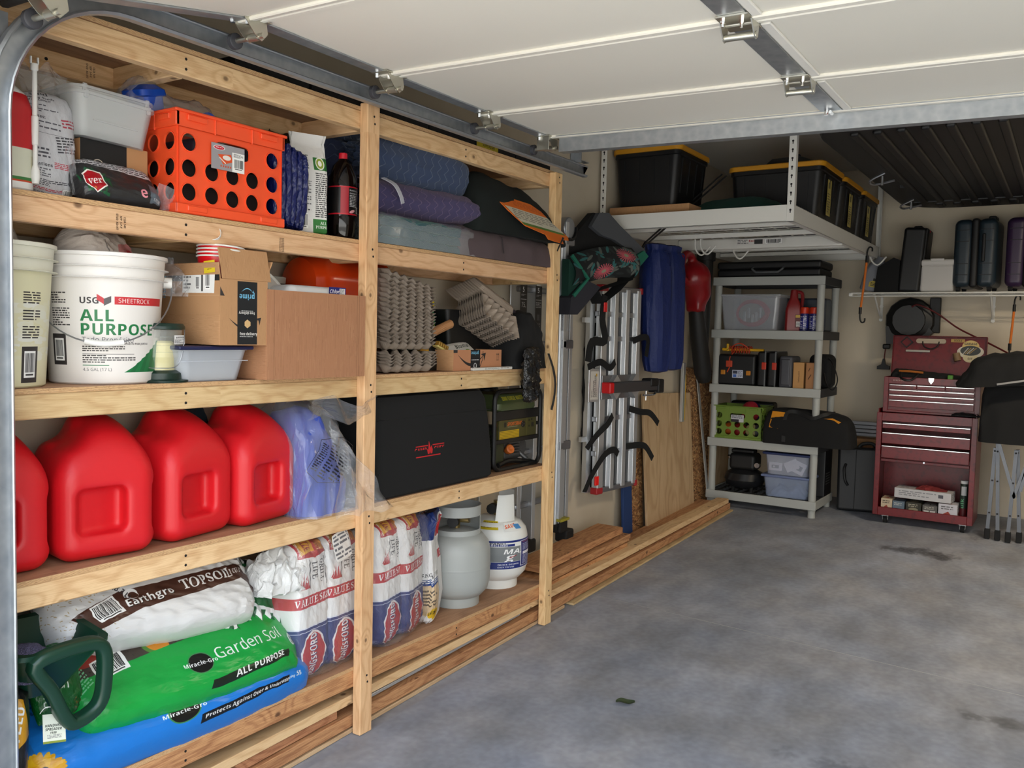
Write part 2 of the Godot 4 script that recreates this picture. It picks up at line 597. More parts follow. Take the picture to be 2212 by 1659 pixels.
# ---------------------------------------------------------------- a drawing surface for flat print
class Cv:
	var im: Image
	var w: int
	var h: int
	var k := 2.0
	var rg := RandomNumberGenerator.new()
	func _init(ww: int, hh: int, bg: Color) -> void:
		w = ww
		h = hh
		im = Image.create(int(w * k), int(h * k), false, Image.FORMAT_RGBA8)
		im.fill(bg)
		rg.seed = ww * 31 + hh
	func rect(px: float, py: float, ww: float, hh: float, col: Color) -> void:
		im.fill_rect(Rect2i(roundi(px * k), roundi(py * k), maxi(1, roundi(ww * k)), maxi(1, roundi(hh * k))), col)
	func poly(pts: Array, col: Color) -> void:
		var n := pts.size()
		var y0 := 1e9
		var y1 := -1e9
		for p in pts:
			y0 = minf(y0, p.y * k)
			y1 = maxf(y1, p.y * k)
		for y in range(maxi(0, floori(y0)), mini(im.get_height(), ceili(y1) + 1)):
			var yc := y + 0.5
			var xs := []
			for i in n:
				var a: Vector2 = pts[i] * k
				var b: Vector2 = pts[(i + 1) % n] * k
				if (a.y <= yc) != (b.y <= yc):
					xs.append(a.x + (yc - a.y) / (b.y - a.y) * (b.x - a.x))
			xs.sort()
			for i in range(0, xs.size() - 1, 2):
				var x0 := maxi(0, roundi(xs[i]))
				var x1 := roundi(xs[i + 1])
				if x1 > x0:
					im.fill_rect(Rect2i(x0, y, x1 - x0, 1), col)
	func ell(cx: float, cy: float, rx: float, ry: float, col: Color, rot := 0.0, n := 40) -> void:
		var p := []
		for i in n:
			p.append(Vector2(cx, cy) + Vector2(cos(TAU * i / n) * rx, sin(TAU * i / n) * ry).rotated(deg_to_rad(rot)))
		poly(p, col)
	func line(pts: Array, wd: float, col: Color) -> void:
		for i in pts.size() - 1:
			var a: Vector2 = pts[i]
			var b: Vector2 = pts[i + 1]
			var d := (b - a).normalized().orthogonal() * wd * 0.5
			poly([a + d, b + d, b - d, a - d], col)
	# lettering with its capitals hgt tall, centred on (px, py) or starting there
	func text(s: String, px: float, py: float, hgt: float, col: Color, st := "", sx := 1.0, rot := 0.0) -> float:
		var g := G.new()
		var wd := g.letters(s, hgt, 0.0, not st.contains("l"), st.contains("s"), sx)
		var xf := Transform2D(deg_to_rad(rot), Vector2(px, py))
		var sh := Vector2(0.0 if st.contains("c") else wd * 0.5, 0.0)
		var sk := 0.22 if st.contains("i") else 0.0
		for i in range(0, g.v.size(), 3):
			var q := []
			for j in 3:
				var p := g.v[i + j]
				q.append(xf * (Vector2(p.x + p.y * sk, -p.y) + sh))
			poly(q, col)
		return wd
	# a block of print too small to read
	func para(px: float, py: float, ww: float, hh: float, rows: int, col: Color, rot := 0.0) -> void:
		var xf := Transform2D(deg_to_rad(rot), Vector2(px, py))
		var rh := hh / rows
		for r in rows:
			var cx := 0.0
			var lim := ww * (1.0 if rg.randf() < 0.7 else rg.randf_range(0.4, 0.9))
			while cx < lim:
				var wl := minf(rg.randf_range(0.7, 3.0) * rh, lim - cx)
				poly([xf * Vector2(cx, r * rh), xf * Vector2(cx + wl, r * rh), xf * Vector2(cx + wl, r * rh + rh * 0.5), xf * Vector2(cx, r * rh + rh * 0.5)], col)
				cx += wl + rh * 0.45
	func bars(px: float, py: float, ww: float, hh: float, rot := 0.0) -> void:
		var xf := Transform2D(deg_to_rad(rot), Vector2(px, py))
		var f := func(a, b, cw, ch, col): poly([xf * Vector2(a, b), xf * Vector2(a + cw, b), xf * Vector2(a + cw, b + ch), xf * Vector2(a, b + ch)], col)
		f.call(0, 0, ww, hh, Color(0.95, 0.95, 0.94))
		var cx := ww * 0.07
		while cx < ww * 0.92:
			var bw := ww / 95.0 * rg.randi_range(1, 3)
			f.call(cx, hh * 0.08, bw, hh * 0.72, Color(0.06, 0.06, 0.07))
			cx += bw + ww / 95.0 * rg.randi_range(1, 3)
		f.call(ww * 0.15, hh * 0.86, ww * 0.7, hh * 0.06, Color(0.2, 0.2, 0.2))
	func tex(alpha := false) -> ImageTexture:
		im.resize(w, h, Image.INTERPOLATE_BILINEAR)
		if not alpha:
			im.convert(Image.FORMAT_RGB8)
		return ImageTexture.create_from_image(im)

# ---------------------------------------------------------------- things and parts
func numbered(called: String) -> String:
	var n: int = counts.get(called, 0)
	counts[called] = n + 1
	return called if n == 0 else "%s_%03d" % [called, n]

func tag(o: Node, label: String, category: String, group := "") -> void:
	o.set_meta("label", label)
	o.set_meta("category", category)
	if group:
		o.set_meta("group", group)

func thing(called: String, label: String, category: String, at := Vector3.ZERO, turn := 0.0, group := "") -> Node3D:
	var o := Node3D.new()
	o.name = numbered(called)
	add_child(o)
	o.position = at
	o.rotation_degrees.y = turn
	tag(o, label, category, group)
	return o

func obj(called: String, g: G, m: Material, parent: Node = null, crease := 38.0) -> MeshInstance3D:
	var o := MeshInstance3D.new()
	o.mesh = g.mesh(crease)
	o.material_override = m
	if parent == null:
		o.name = numbered(called)
		add_child(o)
	else:
		o.name = called
		parent.add_child(o, true)
	return o

func solo(called: String, g: G, m: Material, label: String, category: String, at := Vector3.ZERO, turn := 0.0, group := "", crease := 38.0) -> MeshInstance3D:
	var o := obj(called, g, m, null, crease)
	o.position = at
	o.rotation_degrees.y = turn
	tag(o, label, category, group)
	return o

func struct(called: String, g: G, m: Material, crease := 38.0) -> MeshInstance3D:
	var o := obj(called, g, m, null, crease)
	o.set_meta("kind", "structure")
	return o

func dup(src: Node3D, called: String, at: Vector3, turn: float, label: String) -> Node3D:
	var o: Node3D = src.duplicate()
	o.name = numbered(called)
	add_child(o)
	o.position = at
	o.rotation_degrees = Vector3(0, turn, 0)
	o.set_meta("label", label)
	return o

func smooth(pts: Array, n := 6, closed := false) -> Array:
	var out := []
	var m := pts.size()
	for i in (m if closed else m - 1):
		var p0: Vector3 = pts[(i - 1 + m) % m] if closed or i > 0 else pts[0]
		var p1: Vector3 = pts[i]
		var p2: Vector3 = pts[(i + 1) % m]
		var p3: Vector3 = pts[(i + 2) % m] if closed or i + 2 < m else pts[m - 1]
		for k in n:
			out.append(p1.cubic_interpolate(p2, p0, p3, float(k) / n))
	if not closed:
		out.append(pts[m - 1])
	return out

func arc(ct: Vector3, r: float, a0: float, a1: float, n: int, ax := "xy") -> Array:
	var out := []
	for i in n + 1:
		var a := deg_to_rad(lerpf(a0, a1, float(i) / n))
		var c := cos(a) * r
		var s := sin(a) * r
		out.append(ct + (Vector3(c, s, 0) if ax == "xy" else Vector3(c, 0, s) if ax == "xz" else Vector3(0, c, s) if ax == "yz" else Vector3(0, s, c)))
	return out

func rrect(w: float, h: float, r: float, n := 4, ct := Vector2.ZERO) -> Array:
	var out := []
	for k in 4:
		var cc := Vector2((w / 2 - r) * (1 if k in [0, 3] else -1), (h / 2 - r) * (1 if k < 2 else -1))
		for i in n + 1:
			var a := PI / 2 * (k + float(i) / n)
			out.append(ct + cc + Vector2(cos(a), sin(a)) * r)
	return out

func fy(z: float) -> float:  # the slab falls towards the driveway
	return -0.0378 * (z + 3.769)

func mat(col: Color, rough := 0.6, metal := 0.0) -> StandardMaterial3D:
	var m := StandardMaterial3D.new()
	m.albedo_color = col
	m.roughness = rough
	m.metallic = metal
	return m

func tmat(tex: Texture2D, rough := 0.6, metal := 0.0, tile := false) -> StandardMaterial3D:
	var m := mat(Color.WHITE, rough, metal)
	m.albedo_texture = tex
	m.texture_repeat = tile
	return m

func pane(col: Color, a: float, rough := 0.15) -> StandardMaterial3D:
	var m := mat(Color(col, a), rough)
	m.transparency = BaseMaterial3D.TRANSPARENCY_ALPHA
	return m

func noise_tex(freq: float, size: int, ramp: Array, oct := 4, sd := 1, kind := FastNoiseLite.TYPE_SIMPLEX_SMOOTH) -> NoiseTexture2D:
	var n := FastNoiseLite.new()
	n.noise_type = kind
	n.frequency = freq
	n.fractal_octaves = oct
	n.seed = sd
	var t := NoiseTexture2D.new()
	t.width = size
	t.height = size
	t.seamless = true
	t.noise = n
	var g := Gradient.new()
	var of := PackedFloat32Array()
	var cs := PackedColorArray()
	for r in ramp:
		of.append(r[0])
		cs.append(r[1])
	g.offsets = of
	g.colors = cs
	t.color_ramp = g
	return t

func bump_tex(freq: float, size: int, oct := 3, sd := 3, kind := FastNoiseLite.TYPE_SIMPLEX_SMOOTH) -> NoiseTexture2D:
	return noise_tex(freq, size, [[0.0, Color.BLACK], [1.0, Color.WHITE]], oct, sd, kind)

func cut(t: Texture2D) -> StandardMaterial3D:  # print without ground
	var m := tmat(t, 0.6)
	m.transparency = BaseMaterial3D.TRANSPARENCY_ALPHA_SCISSOR
	m.alpha_scissor_threshold = 0.5
	return m

func relief(m: StandardMaterial3D, t: Texture2D, cm: float, tri := 0.0, world := false) -> StandardMaterial3D:
	m.heightmap_enabled = true
	m.heightmap_texture = t
	m.heightmap_scale = cm
	if tri > 0.0:
		m.uv1_triplanar = true
		m.uv1_world_triplanar = world
		m.uv1_scale = Vector3.ONE * tri
	return m

# ---------------------------------------------------------------- materials
func wood(sd: int, base: Color, dark: Color, rings: float, streak: float, knots: int, w := 1024, h := 256) -> ImageTexture:
	var im := Image.create(w, h, false, Image.FORMAT_RGB8)
	var n := FastNoiseLite.new()
	n.seed = sd
	n.frequency = 1.0
	n.fractal_octaves = 3
	var r := RandomNumberGenerator.new()
	r.seed = sd
	var kn := []
	for i in knots:
		kn.append(Vector3(r.randf(), r.randf(), r.randf_range(0.006, 0.014)))
	for y in h:
		var v := float(y) / h
		for x in w:
			var u := float(x) / w
			var d := v * rings + n.get_noise_2d(u * 2.2, v * 1.5) * 2.2
			var k := 0.0
			for q in kn:
				var du: float = (u - q.x) * 1.25
				var dv: float = (v - q.y) * 0.31
				var dd := sqrt(du * du * 0.6 + dv * dv)
				d += exp(-dd * dd / (q.z * q.z * 9.0)) * 1.6
				k = maxf(k, smoothstep(q.z, q.z * 0.3, dd))
			var ring := pow(absf(sin(d * PI)), 5.0) * 0.32
			var st := n.get_noise_2d(u * 9.0, v * 95.0) * streak + n.get_noise_2d(u * 30.0 + 50.0, v * 240.0) * streak * 0.5
			var bl := n.get_noise_2d(u * 1.3 + 9.0, v * 2.0) * 0.25
			im.set_pixel(x, y, base.lerp(dark, clampf(ring + st + bl + 0.12, 0.0, 1.0)).lerp(dark.darkened(0.45), k * 0.75))
	return ImageTexture.create_from_image(im)

func wmat(t: Texture2D, rough := 0.7, su := 1.25, sv := 0.31) -> StandardMaterial3D:
	var m := tmat(t, rough, 0.0, true)
	m.uv1_scale = Vector3(1.0 / su, 1.0 / sv, 1)
	m.vertex_color_use_as_albedo = true
	return m

func osb_tex() -> ImageTexture:
	var c := Cv.new(512, 512, Color(0.50, 0.36, 0.22))
	var cols := [Color(0.72, 0.55, 0.36), Color(0.60, 0.42, 0.26), Color(0.42, 0.28, 0.17), Color(0.80, 0.66, 0.46), Color(0.52, 0.35, 0.21), Color(0.33, 0.22, 0.14), Color(0.66, 0.47, 0.29)]
	for i in 2600:
		var p := Vector2(rng.randf() * 512, rng.randf() * 512)
		var d := Vector2.RIGHT.rotated(rng.randf_range(-0.6, 0.6) + PI / 2) * rng.randf_range(8, 26)
		var e := d.normalized().orthogonal() * rng.randf_range(2.0, 6.5)
		c.poly([p - d - e, p + d - e * 0.6, p + d * 0.9 + e, p - d * 0.8 + e], cols[rng.randi() % 7].lerp(cols[rng.randi() % 7], 0.3))
	return c.tex()

func concrete_tex() -> ImageTexture:
	var s := 1024
	var im := Image.create(s, s, false, Image.FORMAT_RGB8)
	var n := FastNoiseLite.new()
	n.frequency = 1.0
	n.fractal_octaves = 5
	n.seed = 5
	# stains on the slab: x, z, half length, half width, strength
	var st := [[0.36, -5.2, 0.24, 0.10, 0.55], [1.62, -5.15, 0.34, 0.20, 0.6], [1.95, -4.2, 0.10, 0.05, 0.3], [0.95, -2.9, 0.13, 0.05, 0.35], [1.0, -5.9, 0.5, 0.16, 0.35], [0.52, -2.2, 0.22, 0.07, 0.35], [1.5, -3.3, 0.2, 0.10, 0.2]]
	for y in s:
		for x in s:
			var wx := float(x) / s * 9.0 - 1.0
			var wz := float(y) / s * 9.0 - 8.0
			var a := n.get_noise_2d(wx * 1.1, wz * 1.1)
			var b := n.get_noise_2d(wx * 5.0 + 40.0, wz * 3.0)
			var f := n.get_noise_2d(wx * 26.0, wz * 26.0 + 90.0)
			var g := 0.57 + a * 0.09 + b * 0.07 + f * 0.05
			for q in st:
				var dx: float = (wx - q[0]) / q[2]
				var dz: float = (wz - q[1]) / q[3]
				var d := dx * dx + dz * dz + b * 1.6 + f * 0.9
				if d < 1.3:
					g *= 1.0 - q[4] * smoothstep(1.3, 0.0, d) * (0.75 + f * 0.8)
			var wr := n.get_noise_2d(wx * 2.0 + 70.0, wz * 2.0 + 11.0)
			im.set_pixel(x, y, Color(g * (0.975 + wr * 0.03), g, g * (1.06 - wr * 0.05)))
	return ImageTexture.create_from_image(im)

func materials() -> void:
	M.pine = wmat(wood(11, Color(0.91, 0.775, 0.59), Color(0.74, 0.55, 0.37), 5.0, 0.30, 5))
	M.fir = wmat(wood(23, Color(0.80, 0.60, 0.41), Color(0.50, 0.30, 0.18), 9.0, 0.5, 3))
	M.ply = wmat(wood(31, Color(0.72, 0.55, 0.42), Color(0.53, 0.37, 0.27), 3.0, 0.45, 1), 0.75, 2.2, 0.5)
	M.birch = wmat(wood(47, Color(0.80, 0.69, 0.54), Color(0.62, 0.49, 0.35), 4.0, 0.25, 1), 0.7, 2.4, 0.6)
	var lam := Cv.new(256, 64, Color(0.86, 0.72, 0.53))
	for i in 5:
		lam.rect(0, 6 + i * 12.5, 256, 5, Color(0.62, 0.44, 0.29))
	for i in 120:
		lam.rect(rng.randf() * 256, rng.randf() * 64, rng.randf_range(3, 14), 1, Color(0.45, 0.30, 0.19))
	M.edge = wmat(lam.tex(), 0.8, 0.16, 0.0127)
	M.osb = tmat(osb_tex(), 0.8, 0.0, true)
	M.osb.uv1_scale = Vector3(1.6, 1.6, 1)
	M.concrete = tmat(concrete_tex(), 0.55, 0.0, true)
	M.concrete.uv1_scale = Vector3(1.0 / 9.0, 1.0 / 9.0, 1)
	relief(M.concrete, bump_tex(0.05, 512, 4), 0.1)
	M.fine = bump_tex(0.03, 256, 4, 8)
	M.crinkle = bump_tex(0.012, 512, 5, 21, FastNoiseLite.TYPE_CELLULAR)
	M.wall = mat(Color(0.80, 0.755, 0.68), 0.9)
	M.wall.albedo_texture = noise_tex(0.004, 512, [[0.0, Color(0.93, 0.92, 0.90)], [0.45, Color(0.97, 0.97, 0.96)], [1.0, Color(1, 1, 1)]], 4, 12)
	M.wall.uv1_triplanar = true
	M.wall.uv1_world_triplanar = true
	M.wall.uv1_scale = Vector3.ONE * 0.7
	M.ceil = mat(Color(0.80, 0.79, 0.76), 0.9)
	M.stucco = mat(Color(0.82, 0.79, 0.73), 0.9)
	M.drive = mat(Color(0.76, 0.75, 0.72), 0.85)
	M.panel = mat(Color(0.91, 0.895, 0.85), 0.5)
	M.trimw = mat(Color(0.92, 0.91, 0.88), 0.5)
	M.galv = mat(Color(0.74, 0.755, 0.765), 0.42, 0.8)
	M.galv.albedo_texture = noise_tex(0.035, 256, [[0.0, Color(0.86, 0.87, 0.89)], [1.0, Color(1, 1, 1)]], 2, 4, FastNoiseLite.TYPE_CELLULAR)
	M.galv.uv1_triplanar = true
	M.galv.uv1_scale = Vector3.ONE * 3.0
	M.zinc = mat(Color(0.78, 0.77, 0.72), 0.3, 0.9)
	M.steel = mat(Color(0.62, 0.63, 0.65), 0.35, 0.9)
	M.alu = mat(Color(0.80, 0.81, 0.82), 0.4, 0.75)
	M.chrome = mat(Color(0.9, 0.9, 0.9), 0.12, 1.0)
	M.black = mat(Color(0.055, 0.057, 0.062), 0.55)
	M.rubber = mat(Color(0.04, 0.04, 0.042), 0.8)
	M.blackfab = mat(Color(0.045, 0.047, 0.052), 0.9)
	M.white = mat(Color(0.90, 0.895, 0.875), 0.45)
	M.ink = mat(Color(0.08, 0.07, 0.07), 0.8)
	M.stamp = mat(Color(0.25, 0.16, 0.11), 0.85)
	M.red = mat(Color(0.80, 0.06, 0.09), 0.42)
	var cb := Cv.new(256, 256, Color(0.70, 0.53, 0.37))
	for i in 900:
		cb.rect(rng.randf() * 256, rng.randf() * 256, 1, rng.randf_range(4, 30), Color(0.70, 0.53, 0.37).lerp(Color(0.58, 0.42, 0.28) if rng.randf() < 0.6 else Color(0.78, 0.62, 0.46), rng.randf() * 0.6))
	M.card = tmat(cb.tex(), 0.85, 0.0, true)
	M.card.uv1_scale = Vector3(4, 4, 1)
	M.card.vertex_color_use_as_albedo = true
	M.clear = pane(Color(0.97, 0.98, 1.0), 0.10, 0.12)
	M.film = pane(Color(0.93, 0.95, 0.98), 0.16, 0.18)
	relief(M.film, M.crinkle, 0.6)

# ---------------------------------------------------------------- the garage
func board(g: G, lo: Vector3, hi: Vector3, axis := 2, b := 0.003) -> void:
	g.ga = axis
	g.uo = Vector2(rng.randf() * 5.0, rng.randf() * 3.0)
	var k := rng.randf_range(0.92, 1.06)
	g.tint = Color(k, k * rng.randf_range(0.96, 1.02), k * rng.randf_range(0.94, 1.04)).srgb_to_linear()
	g.box((lo + hi) / 2, (hi - lo).abs(), b)

func shell() -> void:
	var g := G.new()
	# two pours of the slab with a saw joint between them; both fall 4 cm in a metre
	var z0 := -1.0
	var zb := -7.56
	var jl := -4.335
	var jr := -3.99
	var top := func(a: Vector2) -> Vector3: return Vector3(a.x, fy(a.y), a.y)
	for pl in [[Vector2(-0.4, zb), Vector2(5.6, zb), Vector2(5.6, jr - 0.003), Vector2(-0.4, jl - 0.003)], [Vector2(-0.4, jl + 0.003), Vector2(5.6, jr + 0.003), Vector2(5.6, z0), Vector2(-0.4, z0)]]:
		var t := []
		var b := []
		for p in pl:
			t.append(top.call(p))
			b.append(top.call(p) + Vector3(0, -0.1, 0))
		g.face(t, Vector3.UP)
		g.face(b, Vector3.DOWN)
		for i in 4:
			var j := (i + 1) % 4
			g.face([t[i], t[j], b[j], b[i]], (t[i] + t[j]) / 2 - (t[0] + t[1] + t[2] + t[3]) / 4)
	var fl := struct("floor", g, M.concrete, 0.0)
	g = G.new()
	var ln := []
	for i in 9:
		var x := lerpf(-0.4, 5.6, i / 8.0)
		var z := lerpf(jl, jr, i / 8.0)
		ln.append(Vector3(x, fy(z) - 0.0035, z))
	g.ribbon(ln, 0.0062, 0.006)
	obj("joint_filler", g, mat(Color(0.66, 0.66, 0.65), 0.8), fl)
	g = G.new()
	g.face([Vector3(-12, -0.107, -0.99), Vector3(14, -0.107, -0.99), Vector3(14, -0.5, 14), Vector3(-12, -0.5, 14)], Vector3.UP)
	struct("driveway", g, M.drive, 0.0)
	for q in [["wall_left", Vector3(-0.55, -0.3, -7.71), Vector3(-0.4, 2.8, -0.98), M.wall], ["wall_back", Vector3(-0.4, -0.3, -7.71), Vector3(5.75, 2.8, -7.56), M.wall], ["wall_right", Vector3(5.6, -0.3, -7.56), Vector3(5.75, 2.8, -0.98), M.wall], ["ceiling", Vector3(-0.55, 2.8, -7.71), Vector3(5.75, 2.95, -0.98), M.ceil]]:
		g = G.new()
		g.box((q[1] + q[2]) / 2, q[2] - q[1])
		struct(q[0], g, q[3], 0.0)
	g = G.new()
	for q in [[Vector3(-0.4, -0.3, -1.13), Vector3(0.06, 2.8, -0.98)], [Vector3(5.15, -0.3, -1.13), Vector3(5.6, 2.8, -0.98)], [Vector3(0.06, 2.19, -1.13), Vector3(5.15, 2.8, -0.98)]]:
		g.box((q[0] + q[1]) / 2, q[1] - q[0])
	struct("wall_front", g, M.stucco, 0.0)
	g = G.new()
	g.box(Vector3(2.6, 2.16, -1.09), Vector3(5.16, 0.06, 0.13), 0.004)
	g.box(Vector3(0.07, 1.02, -1.155), Vector3(0.03, 2.24, 0.05), 0.003)
	g.box(Vector3(5.14, 1.02, -1.155), Vector3(0.03, 2.24, 0.05), 0.003)
	struct("trim_1", g, M.trimw)

func added_ceiling_lamp() -> void:  # unseen lamp added to brighten the back wall, prompted by a strut highlight
	var o := thing("added_ceiling_lamp", "unseen long white ceiling lamp added behind the raised door to brighten the back", "lamp", Vector3(2.5, 2.8, -5.3))
	var g := G.new()
	g.rbox(Vector3(0, -0.02, 0), Vector3(1.26, 0.04, 0.22), 0.01)
	obj("housing", g, M.white, o)
	g = G.new()
	g.rbox(Vector3(0, -0.05, 0), Vector3(1.22, 0.03, 0.19), 0.012)
	var dm := mat(Color(0.95, 0.95, 0.92), 0.5)
	dm.emission_enabled = true
	dm.emission = Color(1.0, 0.95, 0.86)
	dm.emission_energy_multiplier = 1.2
	obj("diffuser", g, dm, o)
	var l := AreaLight3D.new()
	l.name = "added_lamp_light"
	o.add_child(l)
	l.position = Vector3(0, -0.075, 0)
	l.rotation_degrees.x = -90
	l.area_size = Vector2(1.2, 0.18)
	l.light_color = Color(1.0, 0.93, 0.82)
	l.light_energy = LAMP
	l.area_range = 12.0
	l.area_attenuation = 2.0
	l.shadow_enabled = true

const LAMP := 7.0

func hinge_at(parent: Node, p: Vector3, w: float) -> void:
	var g := G.new().at(p)
	g.box(Vector3(0, -0.004, 0.035), Vector3(w, 0.005, 0.06), 0.001)
	g.box(Vector3(0, -0.004, -0.03), Vector3(w, 0.005, 0.04), 0.001)
	for s in [-1, 1]:
		g.x = Transform3D(Basis(Vector3(0, 0, 1), Vector3(0, 1, 0), Vector3(-1, 0, 0)), p + Vector3(s * w * 0.48, 0, 0))
		g.prism([Vector2(0.035, -0.004), Vector2(-0.03, -0.004), Vector2(-0.026, -0.036), Vector2(-0.012, -0.046), Vector2(0.004, -0.036)], -0.0015, 0.0015)
		g.at(p)
	var h := obj("hinge", g, M.zinc, parent)
	g = G.new().at(p)
	g.cyl(Vector3(-w * 0.52, -0.034, -0.011), Vector3(w * 0.52, -0.034, -0.011), 0.009, 10)
	obj("hinge_pin", g, M.zinc, h)
	g = G.new().at(p)
	for q in [Vector3(-w * 0.3, 0, 0.05), Vector3(w * 0.2, 0, 0.03), Vector3(w * 0.32, 0, -0.035)]:
		g.cyl(q, q + Vector3(0, -0.016, 0), 0.007, 6)
		g.cyl(q + Vector3(0, -0.016, 0), q + Vector3(0, -0.026, 0), 0.004, 6)
	obj("bolt", g, M.chrome, h)

func overhead_door() -> void:
	var d := Node3D.new()
	d.name = "door_1"
	d.set_meta("kind", "structure")
	add_child(d)
	d.position = Vector3(0.13, 2.27, 0)
	d.rotation_degrees.z = -1.5
	# local: x along the door, y = 0 its underside, z as in the garage
	var W := 4.93
	var js := [-1.29, -1.83, -2.405, -2.98, -3.42]
	var stiles := [0.0, 1.17, 2.47, 3.7]
	for i in 4:
		var sec := d
		var g := G.new()
		var za: float = js[i] - 0.004
		var zb: float = js[i + 1] + 0.004
		if i == 0:  # the lowest section has not left the bend of the track
			g.x = Transform3D(Basis.from_euler(Vector3(deg_to_rad(11.0), 0, 0)), Vector3(0, 0.0, -1.83)) * Transform3D(Basis.IDENTITY, Vector3(0, 0, 1.83))
		var xf := g.x
		g.box(Vector3(W / 2, 0.022, (za + zb) / 2), Vector3(W, 0.036, za - zb), 0.002)
		# folded rails along both long edges
		g.box(Vector3(W / 2, 0.0, zb + 0.014), Vector3(W - 0.02, 0.012, 0.024), 0.003)
		g.box(Vector3(W / 2, 0.001, za - 0.011), Vector3(W - 0.02, 0.010, 0.018), 0.003)
		var pnl := obj("door_panel", g, M.panel, d)
		g = G.new()
		g.x = xf
		for s in stiles:
			var sw := 0.05 if s == 0.0 else 0.072
			g.box(Vector3(s + sw / 2 + 0.004, 0.001, (za + zb) / 2), Vector3(sw, 0.005, za - zb - 0.004), 0.001)
		obj("stile", g, M.galv, pnl)
		g = G.new()
		g.x = xf
		for s in stiles:
			if s > 0.0:
				g.box(Vector3(s + 0.096, 0.0, (za + zb) / 2), Vector3(0.026, 0.008, za - zb - 0.06), 0.002)
		obj("stile_cover", g, M.trimw, pnl)
		if i > 0:
			for s in stiles:
				if s > 0.0:
					hinge_at(d, Vector3(s + 0.04, 0, js[i]), 0.085)
	# bottom seal
	var g := G.new()
	g.x = Transform3D(Basis.from_euler(Vector3(deg_to_rad(11.0), 0, 0)), Vector3(0, 0.0, -1.83)) * Transform3D(Basis.IDENTITY, Vector3(0, 0, 1.83))
	g.cyl(Vector3(-0.25, 0.015, js[0] + 0.02), Vector3(W, 0.015, js[0] + 0.02), 0.02, 10)
	obj("bottom_seal", g, mat(Color(0.22, 0.22, 0.22), 0.7), d)
	# strut: a folded bar that hangs under the last section
	g = G.new()
	g.x = Transform3D(Basis(Vector3(0, 0, 1), Vector3(0, 1, 0), Vector3(-1, 0, 0)), Vector3(0.0, 0, -3.42))
	g.prism([Vector2(0.035, 0.0), Vector2(0.035, -0.003), Vector2(0.004, -0.003), Vector2(0.004, -0.062), Vector2(-0.04, -0.062), Vector2(-0.04, -0.004), Vector2(-0.06, -0.004), Vector2(-0.06, 0.0), Vector2(-0.037, 0.0), Vector2(-0.037, -0.059), Vector2(0.001, -0.059), Vector2(0.001, 0.0)], -W, -0.09)
	obj("strut", g, M.galv, d)
	g = G.new()
	g.at(Vector3(1.2, 0, -3.37))
	g.cyl(Vector3(0, 0, 0), Vector3(0, -0.02, 0), 0.007, 6)
	g.cyl(Vector3(0.015, -0.012, -0.02), Vector3(0.015, -0.012, 0.01), 0.006, 6)
	obj("bolt", g, M.chrome, d)
	# rollers with their hinges along the left edge
	for z in [-1.27, -1.83, -2.405, -2.98, -3.42]:
		var y := -0.012
		if z > -1.5:
			y = -0.125
		var o := Vector3(0.0, y, z)
		g = G.new().at(o)
		for s in [0.012, 0.06]:
			g.x = Transform3D(Basis(Vector3(0, 0, 1), Vector3(0, 1, 0), Vector3(-1, 0, 0)), o + Vector3(s, 0, 0))
			g.prism([Vector2(0.05, 0.012), Vector2(-0.03, 0.012), Vector2(-0.036, -0.02), Vector2(-0.016, -0.042), Vector2(0.008, -0.03)], -0.0012, 0.0012)
		g.at(o)
		g.box(Vector3(0.035, 0.011, 0.01), Vector3(0.07, 0.003, 0.1))
		if z < -3.3:
			g.box(Vector3(0.035, -0.018, 0.045), Vector3(0.06, 0.055, 0.003), 0.001)
		var br := obj("roller_bracket", g, M.zinc, d)
		g = G.new().at(o)
		g.cyl(Vector3(-0.055, -0.03, -0.01), Vector3(0.075, -0.03, -0.01), 0.0075, 10)
		g.cyl(Vector3(0.02, -0.03, -0.01), Vector3(0.055, -0.03, -0.01), 0.0115, 12)
		obj("roller_stem", g, M.zinc, br)
		g = G.new().at(o + Vector3(-0.045, -0.03, -0.01), Vector3(0, 0, 90))
		g.lathe([Vector2(0, -0.010), Vector2(0.018, -0.010), Vector2(0.022, -0.007), Vector2(0.022, 0.007), Vector2(0.018, 0.010), Vector2(0, 0.010)], 20)
		obj("roller", g, mat(Color(0.25, 0.25, 0.27), 0.5), br)
		g = G.new().at(o)
		for q in [Vector3(0.02, 0.008, 0.05), Vector3(0.045, 0.008, 0.02), Vector3(0.05, 0.008, -0.03)]:
			g.cyl(q, q + Vector3(0, -0.014, 0), 0.008, 6)
		obj("bolt", g, M.red if z > -1.5 else M.chrome, br)
	# left track: up the jamb, round a bend and back over the shelving
	var path := [Vector3(0.075, fy(-1.213) + 0.01, -1.213), Vector3(0.075, 1.0, -1.213), Vector3(0.075, 1.9, -1.213)]
	for i in range(1, 13):
		var a := PI / 2 * i / 12.0
		path.append(Vector3(0.075, 1.9 + sin(a) * 0.325, -1.213 - (1.0 - cos(a)) * 0.325))
	path.append(Vector3(0.075, 2.225, -2.6))
	path.append(Vector3(0.075, 2.225, -3.95))
	g = G.new()
	# section: web against the wall side, two lips turned in
	var sec := [Vector2(-0.027, 0.0), Vector2(0.027, 0.0), Vector2(0.027, 0.022), Vector2(0.021, 0.028), Vector2(0.018, 0.026), Vector2(0.0235, 0.02), Vector2(0.0235, 0.003), Vector2(-0.0235, 0.003), Vector2(-0.0235, 0.020), Vector2(-0.018, 0.026), Vector2(-0.021, 0.028), Vector2(-0.027, 0.022)]
	g.x = Transform3D(Basis.IDENTITY, Vector3(-0.03, 0, 0))
	g.sweep(path, sec, Vector3.RIGHT)
	var tr := struct("trim_2", g, M.galv, 30.0)
	g = G.new()
	g.box(Vector3(0.032, 1.03, -1.206), Vector3(0.004, 2.2, 0.09))
